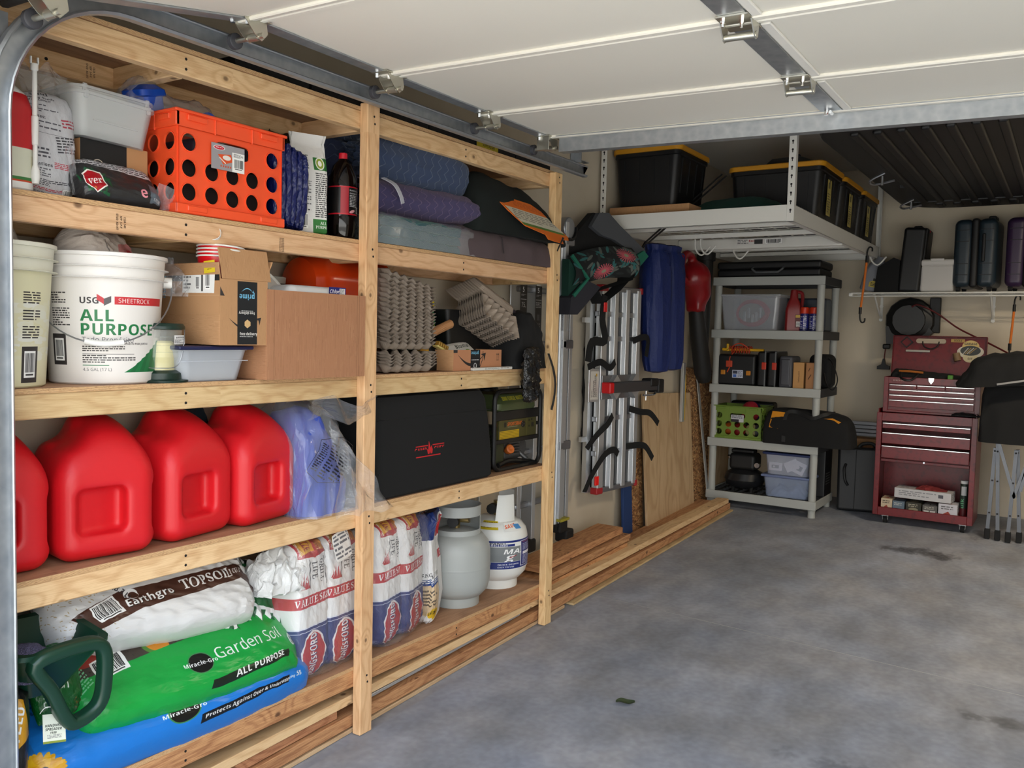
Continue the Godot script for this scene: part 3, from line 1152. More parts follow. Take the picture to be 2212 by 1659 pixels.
	g.box(Vector3(0.055, 1.03, -1.163), Vector3(0.046, 2.2, 0.004))
	g.box(Vector3(0.052, 2.27, -3.93), Vector3(0.03, 0.004, 0.08))
	obj("jamb_angle", g, M.galv, tr)
	g = G.new()
	g.bar(Vector3(0.07, 2.25, -3.85), Vector3(0.07, 2.8, -3.85), 0.04, 0.004, Vector3.BACK)
	g.bar(Vector3(0.052, 2.25, -3.83), Vector3(0.052, 2.8, -3.83), 0.004, 0.04, Vector3.BACK)
	obj("track_hanger", g, M.galv, tr)

# ---------------------------------------------------------------- timber shelving
const HS := [0.203, 0.79, 1.2655, 1.7474, 2.2107]
func timber_shelving() -> void:
	var o := thing("timber_shelving", "long pine shelving unit of five levels built along the left wall", "shelving", Vector3.ZERO)
	for z in [-1.18, -2.473, -3.769]:
		var g := G.new()
		board(g, Vector3(-0.038, fy(z - 0.06), z), Vector3(0, 2.222 if z > -3 else 2.2, z - 0.0635), 1)
		obj("post", g, M.pine, o)
	var sc := G.new()
	for h in HS:
		var t := 0.0127
		var i := HS.find(h)
		for x in [[-0.038, -0.076], [-0.362, -0.4]]:
			if h < 0.5 or x[0] > -0.1:
				for k in [[-1.17, -3.832]]:
					var g := G.new()
					board(g, Vector3(x[0], h - t - 0.0635, k[0]), Vector3(x[1], h - t, k[1]))
					obj("beam", g, M.fir if h < 0.5 else M.pine, o)
			else:
				for k in [[-1.17, -1.243], [-1.31, -2.535], [-2.602, -3.832]]:
					if k[1] < -1.3:
						var g := G.new()
						board(g, Vector3(x[0], h - t - 0.0635, k[0]), Vector3(x[1], h - t, k[1]))
						obj("beam", g, M.pine, o)
		for z in [-1.75, -2.5, -3.78]:
			var g := G.new()
			board(g, Vector3(-0.076, h - t - 0.0635, z), Vector3(-0.362, h - t, z - 0.038), 0)
			obj("crosspiece", g, M.pine, o)
		var g := G.new()
		board(g, Vector3(-0.4, h - t, -1.17), Vector3(-0.038, h, -3.832), 2, 0.001)
		var dk := obj("deck", g, M.ply, o)
		g = G.new()
		g.ga = 2
		g.tint = Color.WHITE
		g.face([Vector3(-0.0375, h - t, -1.17), Vector3(-0.0375, h - t, -3.832), Vector3(-0.0375, h, -3.832), Vector3(-0.0375, h, -1.17)], Vector3.RIGHT)
		obj("veneer_edge", g, M.edge, dk)
		for z in [-1.18, -2.473, -3.769]:
			for dy in [0.02, 0.045]:
				sc.cyl(Vector3(-0.002, h - t - dy, z - 0.03 - dy * 0.15), Vector3(0.0006, h - t - dy, z - 0.03 - dy * 0.15), 0.0042, 8)
		for z in [-1.77, -3.1]:
			for dy in [0.018, 0.046]:
				sc.cyl(Vector3(-0.042, h - t - dy, z), Vector3(-0.0374, h - t - dy, z), 0.0042, 8)
	for q in [-1.55, -2.7, -3.3]:
		sc.cyl(Vector3(-0.3625, 2.17, q), Vector3(-0.3614, 2.17, q), 0.005, 8)
	var s := obj("screw_heads", sc, M.ink, o)
	s.set_meta("kind", "stuff")
	# grade stamps
	for q in [[Vector3(-0.0372, 1.70, -1.57), 90.0], [Vector3(-0.3613, 2.168, -1.68), 90.0]]:
		var g := G.new()
		g.x = Transform3D(Basis.from_euler(Vector3(0, PI / 2, 0)), q[0]) * Transform3D(Basis.from_euler(Vector3(0, 0, -PI / 2)), Vector3.ZERO)
		var xf := g.x
		for r in 3:
			g.x = xf * Transform3D(Basis.IDENTITY, Vector3(0, 0.011 - r * 0.011, 0.0002))
			g.letters(["CLIA 141", "SEP  S-P-F", "STUD  KD-HT"][r], 0.0062, 0.0, true, false, 0.85)
		obj("lettering", g, M.stamp, o)
	var g := G.new()
	for r in 5:
		for k in 9:
			g.box(Vector3(-0.0373, 1.715 - k * 0.005, -2.115 - r * 0.004), Vector3(0.0004, rng.randf_range(0.002, 0.0045), 0.0015))
	obj("lettering", g, M.stamp, o)

# ---------------------------------------------------------------- second shelf from the top
func on(called: String, label: String, category: String, x: float, h: float, z: float, group := "", turn := 0.0) -> Node3D:
	return thing(called, label, category, Vector3(x, h, z), 90.0 + turn, group)  # facing away from the left wall: its own x runs deeper into the garage

func crate(o: Node3D, w: float, h: float, d: float, m: Material) -> void:
	var cc := [1.1, 1, 1, 1, 1.1]
	var hole := Vector3(w * 0.064, w * 0.064, 2.0)
	var side := {}
	for i in 5:
		for j in 3:
			if j < 2 or i == 0 or i == 4:
				side[Vector2i(i, j)] = hole
	for k in 4:
		var g := G.new()
		var ln := w if k % 2 == 0 else d
		var off := d / 2 if k % 2 == 0 else w / 2
		var hs := side if k % 2 == 0 else {}
		var cols := cc
		if k % 2 == 1:
			cols = [1, 1, 1, 1]
			for i in 4:
				for j in 3:
					hs[Vector2i(i, j)] = hole
		var xf := Transform3D(Basis.from_euler(Vector3(0, PI / 2 * k, 0)), Vector3.ZERO)
		g.x = xf
		var lh := h * 0.80
		if k % 2 == 0:
			g.holed(-ln / 2, h * 0.10, ln, lh * 0.58, cols, [1, 1], hs, off - 0.006, off - 0.003)
			g.holed(-ln / 2, h * 0.10 + lh * 0.58, ln, lh * 0.34, [1.1, 3, 1.1], [1], {Vector2i(0, 0): hole, Vector2i(2, 0): hole, Vector2i(1, 0): Vector3(ln * 0.16, h * 0.075, 5.0)}, off - 0.006, off - 0.003)
		else:
			g.holed(-ln / 2, h * 0.10, ln, lh * 0.92, cols, [1, 1, 1.15], hs, off - 0.006, off - 0.003)
		# base skirt and top rim stand proud
		for q in [[0.0, h * 0.10, 0.006], [h * 0.835, h * 0.165, 0.004]]:
			if k % 2 == 0 and q[0] > 0.1:
				g.holed(-ln / 2 - q[2], q[0], ln + q[2] * 2, q[1], [1, 0.9, 1], [1], {}, off - 0.006, off + q[2])
			else:
				g.box(Vector3(0, q[0] + q[1] / 2, off - 0.0005), Vector3(ln + q[2] * 2, q[1], 0.009 + q[2]), 0.003)
		g.box(Vector3(0, h * 0.985, off + 0.004), Vector3(ln + 0.02, h * 0.03, 0.016), 0.003)
		for s in [-0.34, 0.34]:
			for y in [h * 0.055, h * 0.93]:
				g.box(Vector3(s * ln, y, off + 0.007), Vector3(ln * 0.17, h * 0.055, 0.008), 0.002)
		for s in [-0.14, 0.14]:
			g.box(Vector3(s * ln * 1.25, h * 0.9, off + 0.0045), Vector3(0.004, h * 0.16, 0.006), 0.001)
		obj("side", g, m, o)
	var g := G.new()
	g.box(Vector3(0, 0.008, 0), Vector3(w - 0.01, 0.006, d - 0.01))
	obj("base", g, m, o)

func lab(parent: Node, called: String, tex: Texture2D, p: Vector3, w: float, h: float, deg := Vector3.ZERO, rough := 0.5) -> void:
	var g := G.new().at(p, deg)
	g.quad(Vector3(-w / 2, -h / 2, 0), Vector3(w / 2, -h / 2, 0), Vector3(w / 2, h / 2, 0), Vector3(-w / 2, h / 2, 0))
	obj(called, g, tmat(tex, rough), parent, 0.0)

func items_s4() -> void:
	var h: float = HS[3] + 0.001
	var g := G.new()
	# weed killer jug with its spraying wand
	var o := on("jug", "white jug with a red label and a long white spray wand beside the door track", "jug", -0.15, h, -1.305)
	var c := Cv.new(256, 512, Color(0.9, 0.9, 0.89))
	c.rect(0, 130, 256, 190, Color(0.72, 0.06, 0.10))
	c.ell(128, 135, 128, 60, Color(0.72, 0.06, 0.10))
	c.text("SE", 178, 268, 44, Color(0.95, 0.95, 0.95))
	c.para(20, 240, 120, 30, 1, Color(0.9, 0.85, 0.85))
	c.rect(0, 320, 256, 130, Color(0.80, 0.80, 0.72))
	c.rect(150, 350, 90, 100, Color(0.72, 0.70, 0.58))
	for i in 8:
		c.rect(156 + i * 10, 355, 4, 92, Color(0.45, 0.44, 0.36))
	c.ell(200, 340, 34, 20, Color(0.35, 0.25, 0.2))
	c.rect(0, 450, 256, 14, Color(0.20, 0.45, 0.22))
	c.rect(0, 464, 256, 8, Color(0.75, 0.25, 0.12))
	g.loft([G.ring(0.115, 0.17, 0.035, 0.0), G.ring(0.125, 0.18, 0.035, 0.006), G.ring(0.125, 0.18, 0.035, 0.20), G.ring(0.11, 0.165, 0.04, 0.235), G.ring(0.07, 0.11, 0.034, 0.262), G.ring(0.04, 0.05, 0.02, 0.275)])
	obj("body", g, tmat(c.tex(), 0.4), o)
	g = G.new().at(Vector3(0, 0.27, 0))
	g.lathe([Vector2(0.02, 0), Vector2(0.021, 0.022), Vector2(0.016, 0.028), Vector2(0, 0.028)], 16)
	obj("cap", g, M.red, o)
	g = G.new().at(Vector3(0.056, 0.02, 0.085))
	g.lathe([Vector2(0, 0.0), Vector2(0.008, 0.002), Vector2(0.011, 0.018), Vector2(0.010, 0.035), Vector2(0.0055, 0.048), Vector2(0.0055, 0.095), Vector2(0.0075, 0.097), Vector2(0.0085, 0.15), Vector2(0.0085, 0.165), Vector2(0.006, 0.167), Vector2(0.006, 0.275), Vector2(0.009, 0.278), Vector2(0.009, 0.292), Vector2(0, 0.292)], 14)
	for s in [-1, 1]:
		g.box(Vector3(s * 0.0085, 0.30, 0), Vector3(0.004, 0.018, 0.006), 0.001)
	obj("spray_wand", g, M.white, o)

	# play sand bag
	o = on("sand_bag", "silvery sand bag covered in fine print beside the white spray wand", "bag", -0.15, h, -1.435)
	c = Cv.new(384, 768, Color(0.74, 0.745, 0.76))
	c.text("Sand", 60, 62, 36, Color(0.12, 0.12, 0.14), "s")
	c.text("e Planting Needs", 20, 106, 17, Color(0.15, 0.15, 0.18), "i")
	c.text("and Soil Cover!", 20, 130, 17, Color(0.15, 0.15, 0.18), "i")
	c.para(20, 165, 200, 60, 4, Color(0.3, 0.3, 0.33))
	c.text("purposes:", 20, 250, 20, Color(0.15, 0.15, 0.18))
	c.para(20, 275, 210, 46, 3, Color(0.3, 0.3, 0.33))
	c.para(235, 240, 120, 60, 3, Color(0.66, 0.22, 0.28), -8)
	c.rect(20, 340, 330, 2, Color(0.35, 0.35, 0.38))
	c.text("for", 22, 375, 26, Color(0.15, 0.15, 0.18), "i")
	c.para(20, 400, 150, 80, 4, Color(0.25, 0.25, 0.28))
	c.para(200, 350, 160, 90, 6, Color(0.2, 0.2, 0.23), -8)
	c.text("applications", 20, 512, 20, Color(0.15, 0.15, 0.18))
	c.para(190, 490, 160, 40, 4, Color(0.70, 0.15, 0.22))
	c.para(30, 535, 140, 60, 4, Color(0.35, 0.35, 0.38))
	c.para(60, 610, 250, 50, 4, Color(0.2, 0.2, 0.23))
	c.para(70, 675, 180, 24, 2, Color(0.70, 0.15, 0.22))
	c.bars(250, 668, 100, 84)
	c.para(40, 715, 180, 40, 3, Color(0.35, 0.35, 0.38))
	g = G.new().at(Vector3(0, 0.136, 0), Vector3(-6, 0, -2))
	g.pillow(0.135, 0.275, 0.075, 4, 0.004, 4.0, 2.2)
	obj("bag", g, relief(tmat(c.tex(), 0.3), M.crinkle, 0.25), o, 60)
	g = G.new().at(Vector3(0.0, 0.27, -0.02), Vector3(-14, 0, 3))
	g.grid(14, 6, func(u, v): return Vector3((u - 0.5) * lerpf(0.10, 0.15, v), v * 0.075 * (1.0 + 0.25 * sin(u * 11.0)), sin(u * 17.0 + v * 3.0) * 0.008))
	obj("torn_top", g, M.film, o, 60)

	# two nested see-through bins on a small box
	M.milky = mat(Color(0.86, 0.87, 0.87, 0.34), 0.32)
	M.milky.transparency = BaseMaterial3D.TRANSPARENCY_ALPHA
	var first: Node3D
	for k in 2:
		g = G.new()
		g.tub(0.228, 0.235, 0.112, 0.014, 0.03, 0.007)
		g.box(Vector3(0, 0.045, 0.11), Vector3(0.13, 0.003, 0.003))
		for s in [-1, 1]:
			g.box(Vector3(s * 0.09, 0.106, 0.118), Vector3(0.012, 0.022, 0.008), 0.002)
		var q := ["lower one of two nested clear plastic bins beside the orange crate", "upper one of two nested clear plastic bins, its rim standing over the other"]
		var b := solo("plastic_bin", g, M.milky, q[k], "bin", Vector3(-0.215 - k * 0.004, 1.922 + k * 0.017, -1.598), 90.0, "nested clear bins")
		b.rotation_degrees.z = -2.0 + k * 1.0
	o = on("carton", "small black and brown carton under the nested clear bins", "box", -0.235, h, -1.615)
	c = Cv.new(256, 256, Color(0.06, 0.06, 0.065))
	c.text("eo streaming", 8, 150, 25, Color(0.85, 0.85, 0.85), "l")
	c.para(60, 172, 110, 12, 1, Color(0.6, 0.6, 0.6))
	c.ell(65, 92, 20, 20, Color(0.82, 0.78, 0.72))
	c.ell(65, 84, 12, 8, Color(0.06, 0.06, 0.065))
	c.rect(172, 0, 84, 256, Color(0.70, 0.52, 0.35))
	for q in [196, 230]:
		c.rect(q - 3, 150, 6, 60, Color(0.1, 0.09, 0.08))
		c.poly([Vector2(q - 12, 158), Vector2(q + 12, 158), Vector2(q, 130)], Color(0.1, 0.09, 0.08))
	g = G.new()
	g.rbox(Vector3(0, 0.087, 0), Vector3(0.20, 0.174, 0.20), 0.003, 1)
	obj("box", g, tmat(c.tex(), 0.6), o)

	# black and silver bag lying in front of it
	o = on("mulch_bag", "small black bag with a red shield and silver back lying before the carton", "bag", -0.105, h, -1.592)
	c = Cv.new(512, 256, Color(0.17, 0.17, 0.175))
	c.poly([Vector2(0, 0), Vector2(512, 0), Vector2(512, 95), Vector2(360, 105), Vector2(120, 82), Vector2(0, 70)], Color(0.78, 0.78, 0.79))
	c.para(60, 14, 420, 70, 6, Color(0.2, 0.2, 0.22), 3)
	for i in 26:
		c.ell(30 + rng.randf() * 170, 110 + rng.randf() * 120, 20, 6, Color(0.06, 0.30, 0.16).lightened(rng.randf() * 0.12), rng.randf() * 180)
	c.poly([Vector2(62, 128), Vector2(100, 112), Vector2(165, 120), Vector2(172, 190), Vector2(110, 232), Vector2(58, 190)], Color(0.95, 0.93, 0.9))
	c.poly([Vector2(68, 133), Vector2(100, 119), Vector2(159, 126), Vector2(165, 187), Vector2(110, 224), Vector2(64, 187)], Color(0.68, 0.08, 0.13))
	c.text("ver", 78, 170, 34, Color(0.96, 0.95, 0.93), "si", 1.0, -8)
	c.text("S", 100, 205, 16, Color(0.85, 0.65, 0.25), "s")
	c.text("e", 330, 190, 60, Color(0.95, 0.6, 0.65), "i", 1.0, -12)
	c.poly([Vector2(395, 130), Vector2(490, 140), Vector2(470, 240), Vector2(380, 235)], Color(0.36, 0.40, 0.44))
	c.text("STEN", 405, 215, 18, Color(0.85, 0.85, 0.85), "l", 1.0, 10)
	g = G.new().at(Vector3(0, 0.052, 0), Vector3(-38, 3, -1))
	g.pillow(0.25, 0.135, 0.075, 9, 0.004, 5.0, 2.4)
	obj("bag", g, relief(tmat(c.tex(), 0.3), M.crinkle, 0.2), o, 60)
	g = G.new().at(Vector3(-0.125, 0.075, 0.02), Vector3(0, 40, 18))
	g.grid(8, 6, func(u, v): return Vector3((u - 0.5) * 0.05, (v - 0.5) * 0.12, sin(u * 9.0 + v * 4.0) * 0.006))
	g.at(Vector3(0.13, 0.035, 0.03), Vector3(0, -30, -20))
	g.grid(8, 6, func(u, v): return Vector3((u - 0.5) * 0.05, (v - 0.5) * 0.08, sin(u * 9.0 + v * 4.0) * 0.006))
	obj("film_end", g, M.film, o, 60)

	# orange crate and what lies in it
	o = on("crate", "bright orange plastic crate with rows of round holes", "crate", -0.197, h + 0.001, -1.94)
	M.orange = mat(Color(0.95, 0.33, 0.165), 0.42)
	crate(o, 0.385, 0.292, 0.30, M.orange)
	c = Cv.new(256, 192, Color(0.62, 0.60, 0.60))
	c.rect(0, 0, 256, 192, Color(0.60, 0.59, 0.60))
	c.ell(60, 30, 44, 18, Color(0.92, 0.90, 0.88))
	c.ell(60, 30, 38, 14, Color(0.78, 0.12, 0.2))
	c.para(34, 26, 52, 10, 1, Color(0.95, 0.9, 0.9))
	c.poly([Vector2(50, 80), Vector2(150, 66), Vector2(165, 120), Vector2(90, 150)], Color(0.86, 0.32, 0.14))
	c.ell(118, 96, 32, 18, Color(0.9, 0.88, 0.85))
	c.line([Vector2(60, 100), Vector2(110, 140)], 8, Color(0.9, 0.85, 0.8))
	for i in 5:
		c.rect(70 + i * 18, 156, 9, 14, Color(0.80, 0.28, 0.14))
	c.rect(160, 44, 96, 148, Color(0.93, 0.93, 0.92))
	c.para(170, 52, 76, 30, 4, Color(0.3, 0.3, 0.3))
	c.bars(168, 86, 82, 90)
	lab(o, "label", c.tex(), Vector3(-0.02, 0.182, 0.1525), 0.12, 0.075, Vector3(0, 0, 0))
	o = on("toy_packet", "blue plastic pieces in a clear bag heaped on the orange crate", "packet", -0.22, h + 0.255, -1.87)
	M.blue = mat(Color(0.06, 0.28, 0.70), 0.4)
	g = G.new().at(Vector3(-0.12, 0.075, 0.02), Vector3(0, 12, 14))
	g.loft([G.ring(0.05, 0.06, 0.016, -0.055), G.ring(0.075, 0.085, 0.02, -0.02), G.ring(0.08, 0.085, 0.022, 0.01), G.ring(0.10, 0.095, 0.02, 0.013), G.ring(0.10, 0.09, 0.02, 0.03), G.ring(0.06, 0.055, 0.015, 0.045)])
	obj("cup", g, M.blue, o)
	g = G.new()
	g.sweep(smooth([Vector3(0.0, 0.03, 0.05), Vector3(0.06, 0.075, 0.05), Vector3(0.10, 0.06, 0.05), Vector3(0.14, 0.015, 0.04)], 6), [Vector2(-0.012, -0.004), Vector2(0.012, -0.004), Vector2(0.012, 0.004), Vector2(-0.012, 0.004)], Vector3.UP)
	obj("handle", g, M.blue, o)
	g = G.new().at(Vector3(0.005, 0.03, 0.0))
	g.mound([Vector3(-0.19, 0.012, 0.06), Vector3(-0.17, 0.095, 0.12), Vector3(-0.12, 0.115, 0.14), Vector3(-0.04, 0.075, 0.16), Vector3(0.05, 0.085, 0.15), Vector3(0.11, 0.055, 0.12), Vector3(0.16, 0.008, 0.05)], 6, 0.014, 2.2, 22.0)
	obj("film", g, M.film, o, 60)
	o = on("storage_case", "dark case lying inside the orange crate behind its holes", "case", -0.20, h + 0.013, -1.94)
	g = G.new()
	g.rbox(Vector3(0, 0.075, -0.01), Vector3(0.34, 0.15, 0.24), 0.01, 2)
	obj("case", g, mat(Color(0.10, 0.08, 0.085), 0.5), o)
	g = G.new()
	g.rbox(Vector3(0.03, 0.19, 0.0), Vector3(0.25, 0.075, 0.2), 0.02, 3)
	obj("lid", g, mat(Color(0.22, 0.20, 0.26), 0.5), o)

	# folded tarp on edge
	g = G.new()
	for k in 6:
		var x := -0.048 + k * 0.0175
		g.at(Vector3(x, 0.15 - absf(k - 2.0) * 0.004, 0.0), Vector3(0, 90 + (k - 3) * 3, (k - 2) * 1.2))
		g.pillow(0.25, 0.30 - k * 0.006, 0.030, 30 + k, 0.006, 8.0, 2.5, 20, 22)
	M.tarp = relief(mat(Color(0.055, 0.10, 0.33), 0.33), M.crinkle, 0.7)
	solo("tarp", g, M.tarp, "blue tarp folded on edge against the right end of the orange crate", "tarp", Vector3(-0.18, h, -2.195), 90, "", 55)

	# seed bag, its gusset turned to the front
	c = Cv.new(768, 512, Color(0.86, 0.855, 0.845))
	c.para(262, 110, 110, 120, 9, Color(0.45, 0.45, 0.45))
	c.text("FACTS", 262, 100, 12, Color(0.2, 0.2, 0.2))
	c.para(262, 235, 120, 60, 6, Color(0.4, 0.4, 0.4))
	c.para(262, 300, 120, 70, 6, Color(0.35, 0.35, 0.35))
	c.para(262, 375, 120, 26, 2, Color(0.15, 0.15, 0.15))
	c.bars(285, 410, 80, 76)
	c.rect(285, 414, 26, 60, Color(0.9, 0.82, 0.1))
	c.rect(405, 120, 160, 65, Color(0.16, 0.42, 0.17))
	c.ell(450, 150, 30, 32, Color(0.92, 0.92, 0.88))
	c.ell(450, 150, 24, 26, Color(0.55, 0.62, 0.2))
	c.ell(450, 150, 13, 15, Color(0.93, 0.92, 0.9))
	c.para(410, 200, 120, 230, 22, Color(0.25, 0.25, 0.25))
	c.rect(395, 436, 190, 76, Color(0.17, 0.46, 0.19))
	c.text("ALL", 440, 455, 15, Color(0.95, 0.95, 0.95), "s")
	c.text("PURPOSE", 412, 476, 15, Color(0.95, 0.95, 0.95), "s")
	g = G.new()
	var rs := []
	for q in [[0.115, 0.07, 0.004], [0.125, 0.082, 0.012], [0.122, 0.082, 0.10], [0.12, 0.076, 0.2], [0.118, 0.05, 0.26], [0.115, 0.016, 0.30], [0.112, 0.006, 0.318], [0.125, 0.012, 0.345]]:
		var r := G.ring(q[0], q[1], 0.01, q[2])
		for i in r.size():
			r[i] += Vector3(rng.randf_range(-1, 1), 0.006 * sin(i * 2.1) * (q[2] / 0.34), rng.randf_range(-1, 1)) * 0.0016 * (1.0 + q[2] * 8.0)
		rs.append(r)
	g.loft(rs)
	solo("seed_bag", g, relief(tmat(c.tex(), 0.45), M.crinkle, 0.3), "white and green paper seed bag standing between the tarp and a soda bottle", "bag", Vector3(-0.135, h, -2.318), 68, "", 60)

	# soda bottle
	o = on("soda_bottle", "dark soda bottle with a red cap and red edged black label", "bottle", -0.13, h, -2.487)
	g = G.new()
	g.lathe([Vector2(0, 0.004), Vector2(0.03, 0.0), Vector2(0.048, 0.012), Vector2(0.053, 0.04), Vector2(0.053, 0.08), Vector2(0.050, 0.085), Vector2(0.051, 0.19), Vector2(0.053, 0.195), Vector2(0.050, 0.225), Vector2(0.036, 0.265), Vector2(0.018, 0.285), Vector2(0.014, 0.292), Vector2(0, 0.292)], 28)
	obj("bottle", g, mat(Color(0.05, 0.03, 0.028), 0.08), o)
	g = G.new().at(Vector3(0, 0.29, 0))
	g.lathe([Vector2(0.0155, 0), Vector2(0.0155, 0.019), Vector2(0.014, 0.021), Vector2(0, 0.021)], 18)
	obj("cap", g, mat(Color(0.80, 0.10, 0.18), 0.4), o)
	c = Cv.new(512, 160, Color(0.05, 0.05, 0.055))
	c.rect(0, 0, 512, 6, Color(0.75, 0.08, 0.16))
	c.rect(0, 152, 512, 8, Color(0.75, 0.08, 0.16))
	c.rect(180, 6, 46, 146, Color(0.62, 0.08, 0.15))
	c.text("Nutrition Facts", 232, 22, 8, Color(0.9, 0.9, 0.9))
	c.text("Calories 170", 232, 38, 8, Color(0.9, 0.9, 0.9))
	c.para(232, 48, 54, 70, 8, Color(0.75, 0.75, 0.75))
	c.bars(284, 112, 26, 36)
	c.ell(250, 140, 20, 8, Color(0.85, 0.6, 0.62), -20)
	g = G.new()
	g.lathe([Vector2(0.0522, 0.088), Vector2(0.0524, 0.188)], 28)
	obj("label", g, tmat(c.tex(), 0.35), o)

	# dark heaps behind
	g = G.new()
	g.mound([Vector3(-0.10, 0.02, 0.1), Vector3(-0.07, 0.30, 0.13), Vector3(0.0, 0.37, 0.14), Vector3(0.08, 0.33, 0.13), Vector3(0.10, 0.02, 0.1)], 12, 0.03, 3.0, 14.0)
	solo("rubbish_bag", g, relief(mat(Color(0.035, 0.035, 0.04), 0.25), M.crinkle, 0.6), "black plastic bag bulging up behind the white seed bag", "bag", Vector3(-0.315, h, -2.33), 90, "", 60)

	# moving blankets
	var q := Cv.new(256, 256, Color(0.19, 0.235, 0.345))
	var bq := Cv.new(256, 256, Color(0.6, 0.6, 0.6))
	for i in 5:
		var zig := []
		for k in 9:
			zig.append(Vector2(k * 32, i * 51.2 + 14 + (24 if k % 2 == 0 else 0)))
		q.line(zig, 1.6, Color(0.40, 0.45, 0.56))
		bq.line(zig, 7.0, Color(0.38, 0.38, 0.38))
		bq.line(zig, 3.0, Color(0.1, 0.1, 0.1))
	var qt := q.tex()
	var bt := bq.tex()
	var quilt := func(col: Color, su: float, sv: float) -> StandardMaterial3D:
		var m := tmat(qt, 0.95, 0.0, true)
		m.albedo_color = col
		m.uv1_scale = Vector3(su, sv, 1)
		relief(m, bt, 0.5)
		m.rim_enabled = true
		m.rim = 0.3
		return m
	g = G.new().at(Vector3(0, 0.118, 0), Vector3(0, -4, -2))
	g.rolled(0.57, 0.145, 0.112, 3.1, 0.030, 3, 0.018)
	solo("moving_blanket", g, quilt.call(Color(1.0, 1.05, 1.05), 12, 2.6), "blue quilted moving blanket rolled up on top of its pile", "blanket", Vector3(-0.2, 1.968, -2.885), 90, "moving blankets", 60)
	g = G.new().at(Vector3(0, 0.088, 0), Vector3(0, -5, 1))
	g.rolled(0.63, 0.15, 0.083, 3.1, 0.026, 8, 0.016)
	o = solo("moving_blanket", g, quilt.call(Color(1.25, 0.98, 1.08), 12, 2.8), "purplish navy moving blanket rolled up, middle one of its pile", "blanket", Vector3(-0.2, 1.845, -2.92), 90, "moving blankets", 60)
	c = Cv.new(64, 128, Color(0.75, 0.76, 0.80))
	c.para(8, 8, 48, 110, 9, Color(0.6, 0.6, 0.65))
	g = G.new()
	g.ribbon(smooth([Vector3(-0.255, 0.155, 0.10), Vector3(-0.235, 0.13, 0.142), Vector3(-0.215, 0.09, 0.156), Vector3(-0.205, 0.062, 0.158)], 4), 0.03, 0.002, Vector3(0.2, 0.4, 1))
	obj("care_label", g, tmat(c.tex(), 0.7), o)
	o = on("moving_blanket", "teal blue moving blanket folded flat in a clear bag under its pile", "blanket", -0.2, h, -2.885, "moving blankets")
	var tq: StandardMaterial3D = quilt.call(Color(0.92, 1.30, 1.02), 2.2, 1.0)
	for k in 3:
		g = G.new()
		g.x.origin = Vector3(0.004 * k, 0.0, 0.0)
		g.mound([Vector3(-0.29, 0.02, 0.29), Vector3(-0.285, 0.046, 0.315), Vector3(-0.1, 0.05, 0.325), Vector3(0.1, 0.048, 0.32), Vector3(0.285, 0.046, 0.31), Vector3(0.295, 0.015, 0.29)], 40 + k, 0.008, 5.0, 7.0, 34, 18, k * 0.034)
		obj("fold", g, tq, o, 60)
	g = G.new()
	g.mound([Vector3(-0.31, 0.02, 0.32), Vector3(-0.295, 0.115, 0.335), Vector3(0.0, 0.118, 0.34), Vector3(0.29, 0.118, 0.335), Vector3(0.315, 0.02, 0.31)], 44, 0.008, 6.0, 16.0)
	obj("film", g, M.film, o, 60)
	g = G.new()
	g.mound([Vector3(-0.22, 0.05, 0.1), Vector3(-0.18, 0.36, 0.13), Vector3(0.0, 0.42, 0.14), Vector3(0.2, 0.40, 0.13), Vector3(0.24, 0.05, 0.1)], 52, 0.03, 3.0, 8.0)
	solo("moving_blanket", g, quilt.call(Color(0.75, 0.78, 0.85), 3, 3), "dark navy moving blanket heaped behind the soda bottle", "blanket", Vector3(-0.305, h, -2.62), 90, "moving blankets", 60)

	# hammock bag with its orange card, on a folded canvas
	g = G.new()
	g.mound([Vector3(-0.40, 0.02, 0.2), Vector3(-0.385, 0.12, 0.30), Vector3(-0.2, 0.135, 0.32), Vector3(0.0, 0.14, 0.32), Vector3(0.2, 0.13, 0.33), Vector3(0.33, 0.115, 0.33), Vector3(0.355, 0.01, 0.28)], 61, 0.012, 4.0, 7.0)
	o = solo("folded_canvas", g, mat(Color(0.335, 0.285, 0.295), 0.95), "dusty mauve grey canvas folded at the end of the upper shelf", "canvas", Vector3(-0.185, h, -3.465), 90, "", 55)
	g = G.new()
	g.ribbon([Vector3(-0.10, 0.138, 0.0), Vector3(-0.10, 0.128, 0.1), Vector3(-0.098, 0.10, 0.155), Vector3(-0.096, 0.03, 0.166)], 0.005, 0.003, Vector3(0, 0.6, 1))
	obj("seam", g, mat(Color(0.2, 0.17, 0.18), 0.9), o)
	g = G.new()
	g.mound([Vector3(-0.38, 0.02, 0.12), Vector3(-0.33, 0.21, 0.26), Vector3(-0.22, 0.275, 0.30), Vector3(-0.04, 0.25, 0.32), Vector3(0.14, 0.23, 0.33), Vector3(0.26, 0.15, 0.34), Vector3(0.36, 0.085, 0.30), Vector3(0.42, 0.01, 0.2)], 70, 0.014, 2.2, 7.0)
	var gm := mat(Color(0.045, 0.075, 0.065), 0.95)
	gm.albedo_texture = noise_tex(0.2, 256, [[0.0, Color(0.5, 0.6, 0.6)], [0.5, Color(0.9, 1, 1)], [1.0, Color(2.2, 2.2, 2.2)]], 2, 33)
	gm.uv1_scale = Vector3(5, 3, 1)
	o = solo("shade_cloth", g, gm, "dark green shade cloth slumped over the mauve canvas", "cloth", Vector3(-0.165, h + 0.115, -3.55), 90, "", 55)
	c = Cv.new(512, 384, Color(0.84, 0.40, 0.10))
	c.rect(0, 0, 512, 384, Color(0.86, 0.43, 0.12))
	c.ell(70, 46, 46, 34, Color(0.55, 0.68, 0.75))
	c.ell(70, 40, 30, 14, Color(0.8, 0.85, 0.86))
	c.para(150, 30, 300, 60, 4, Color(0.75, 0.32, 0.08))
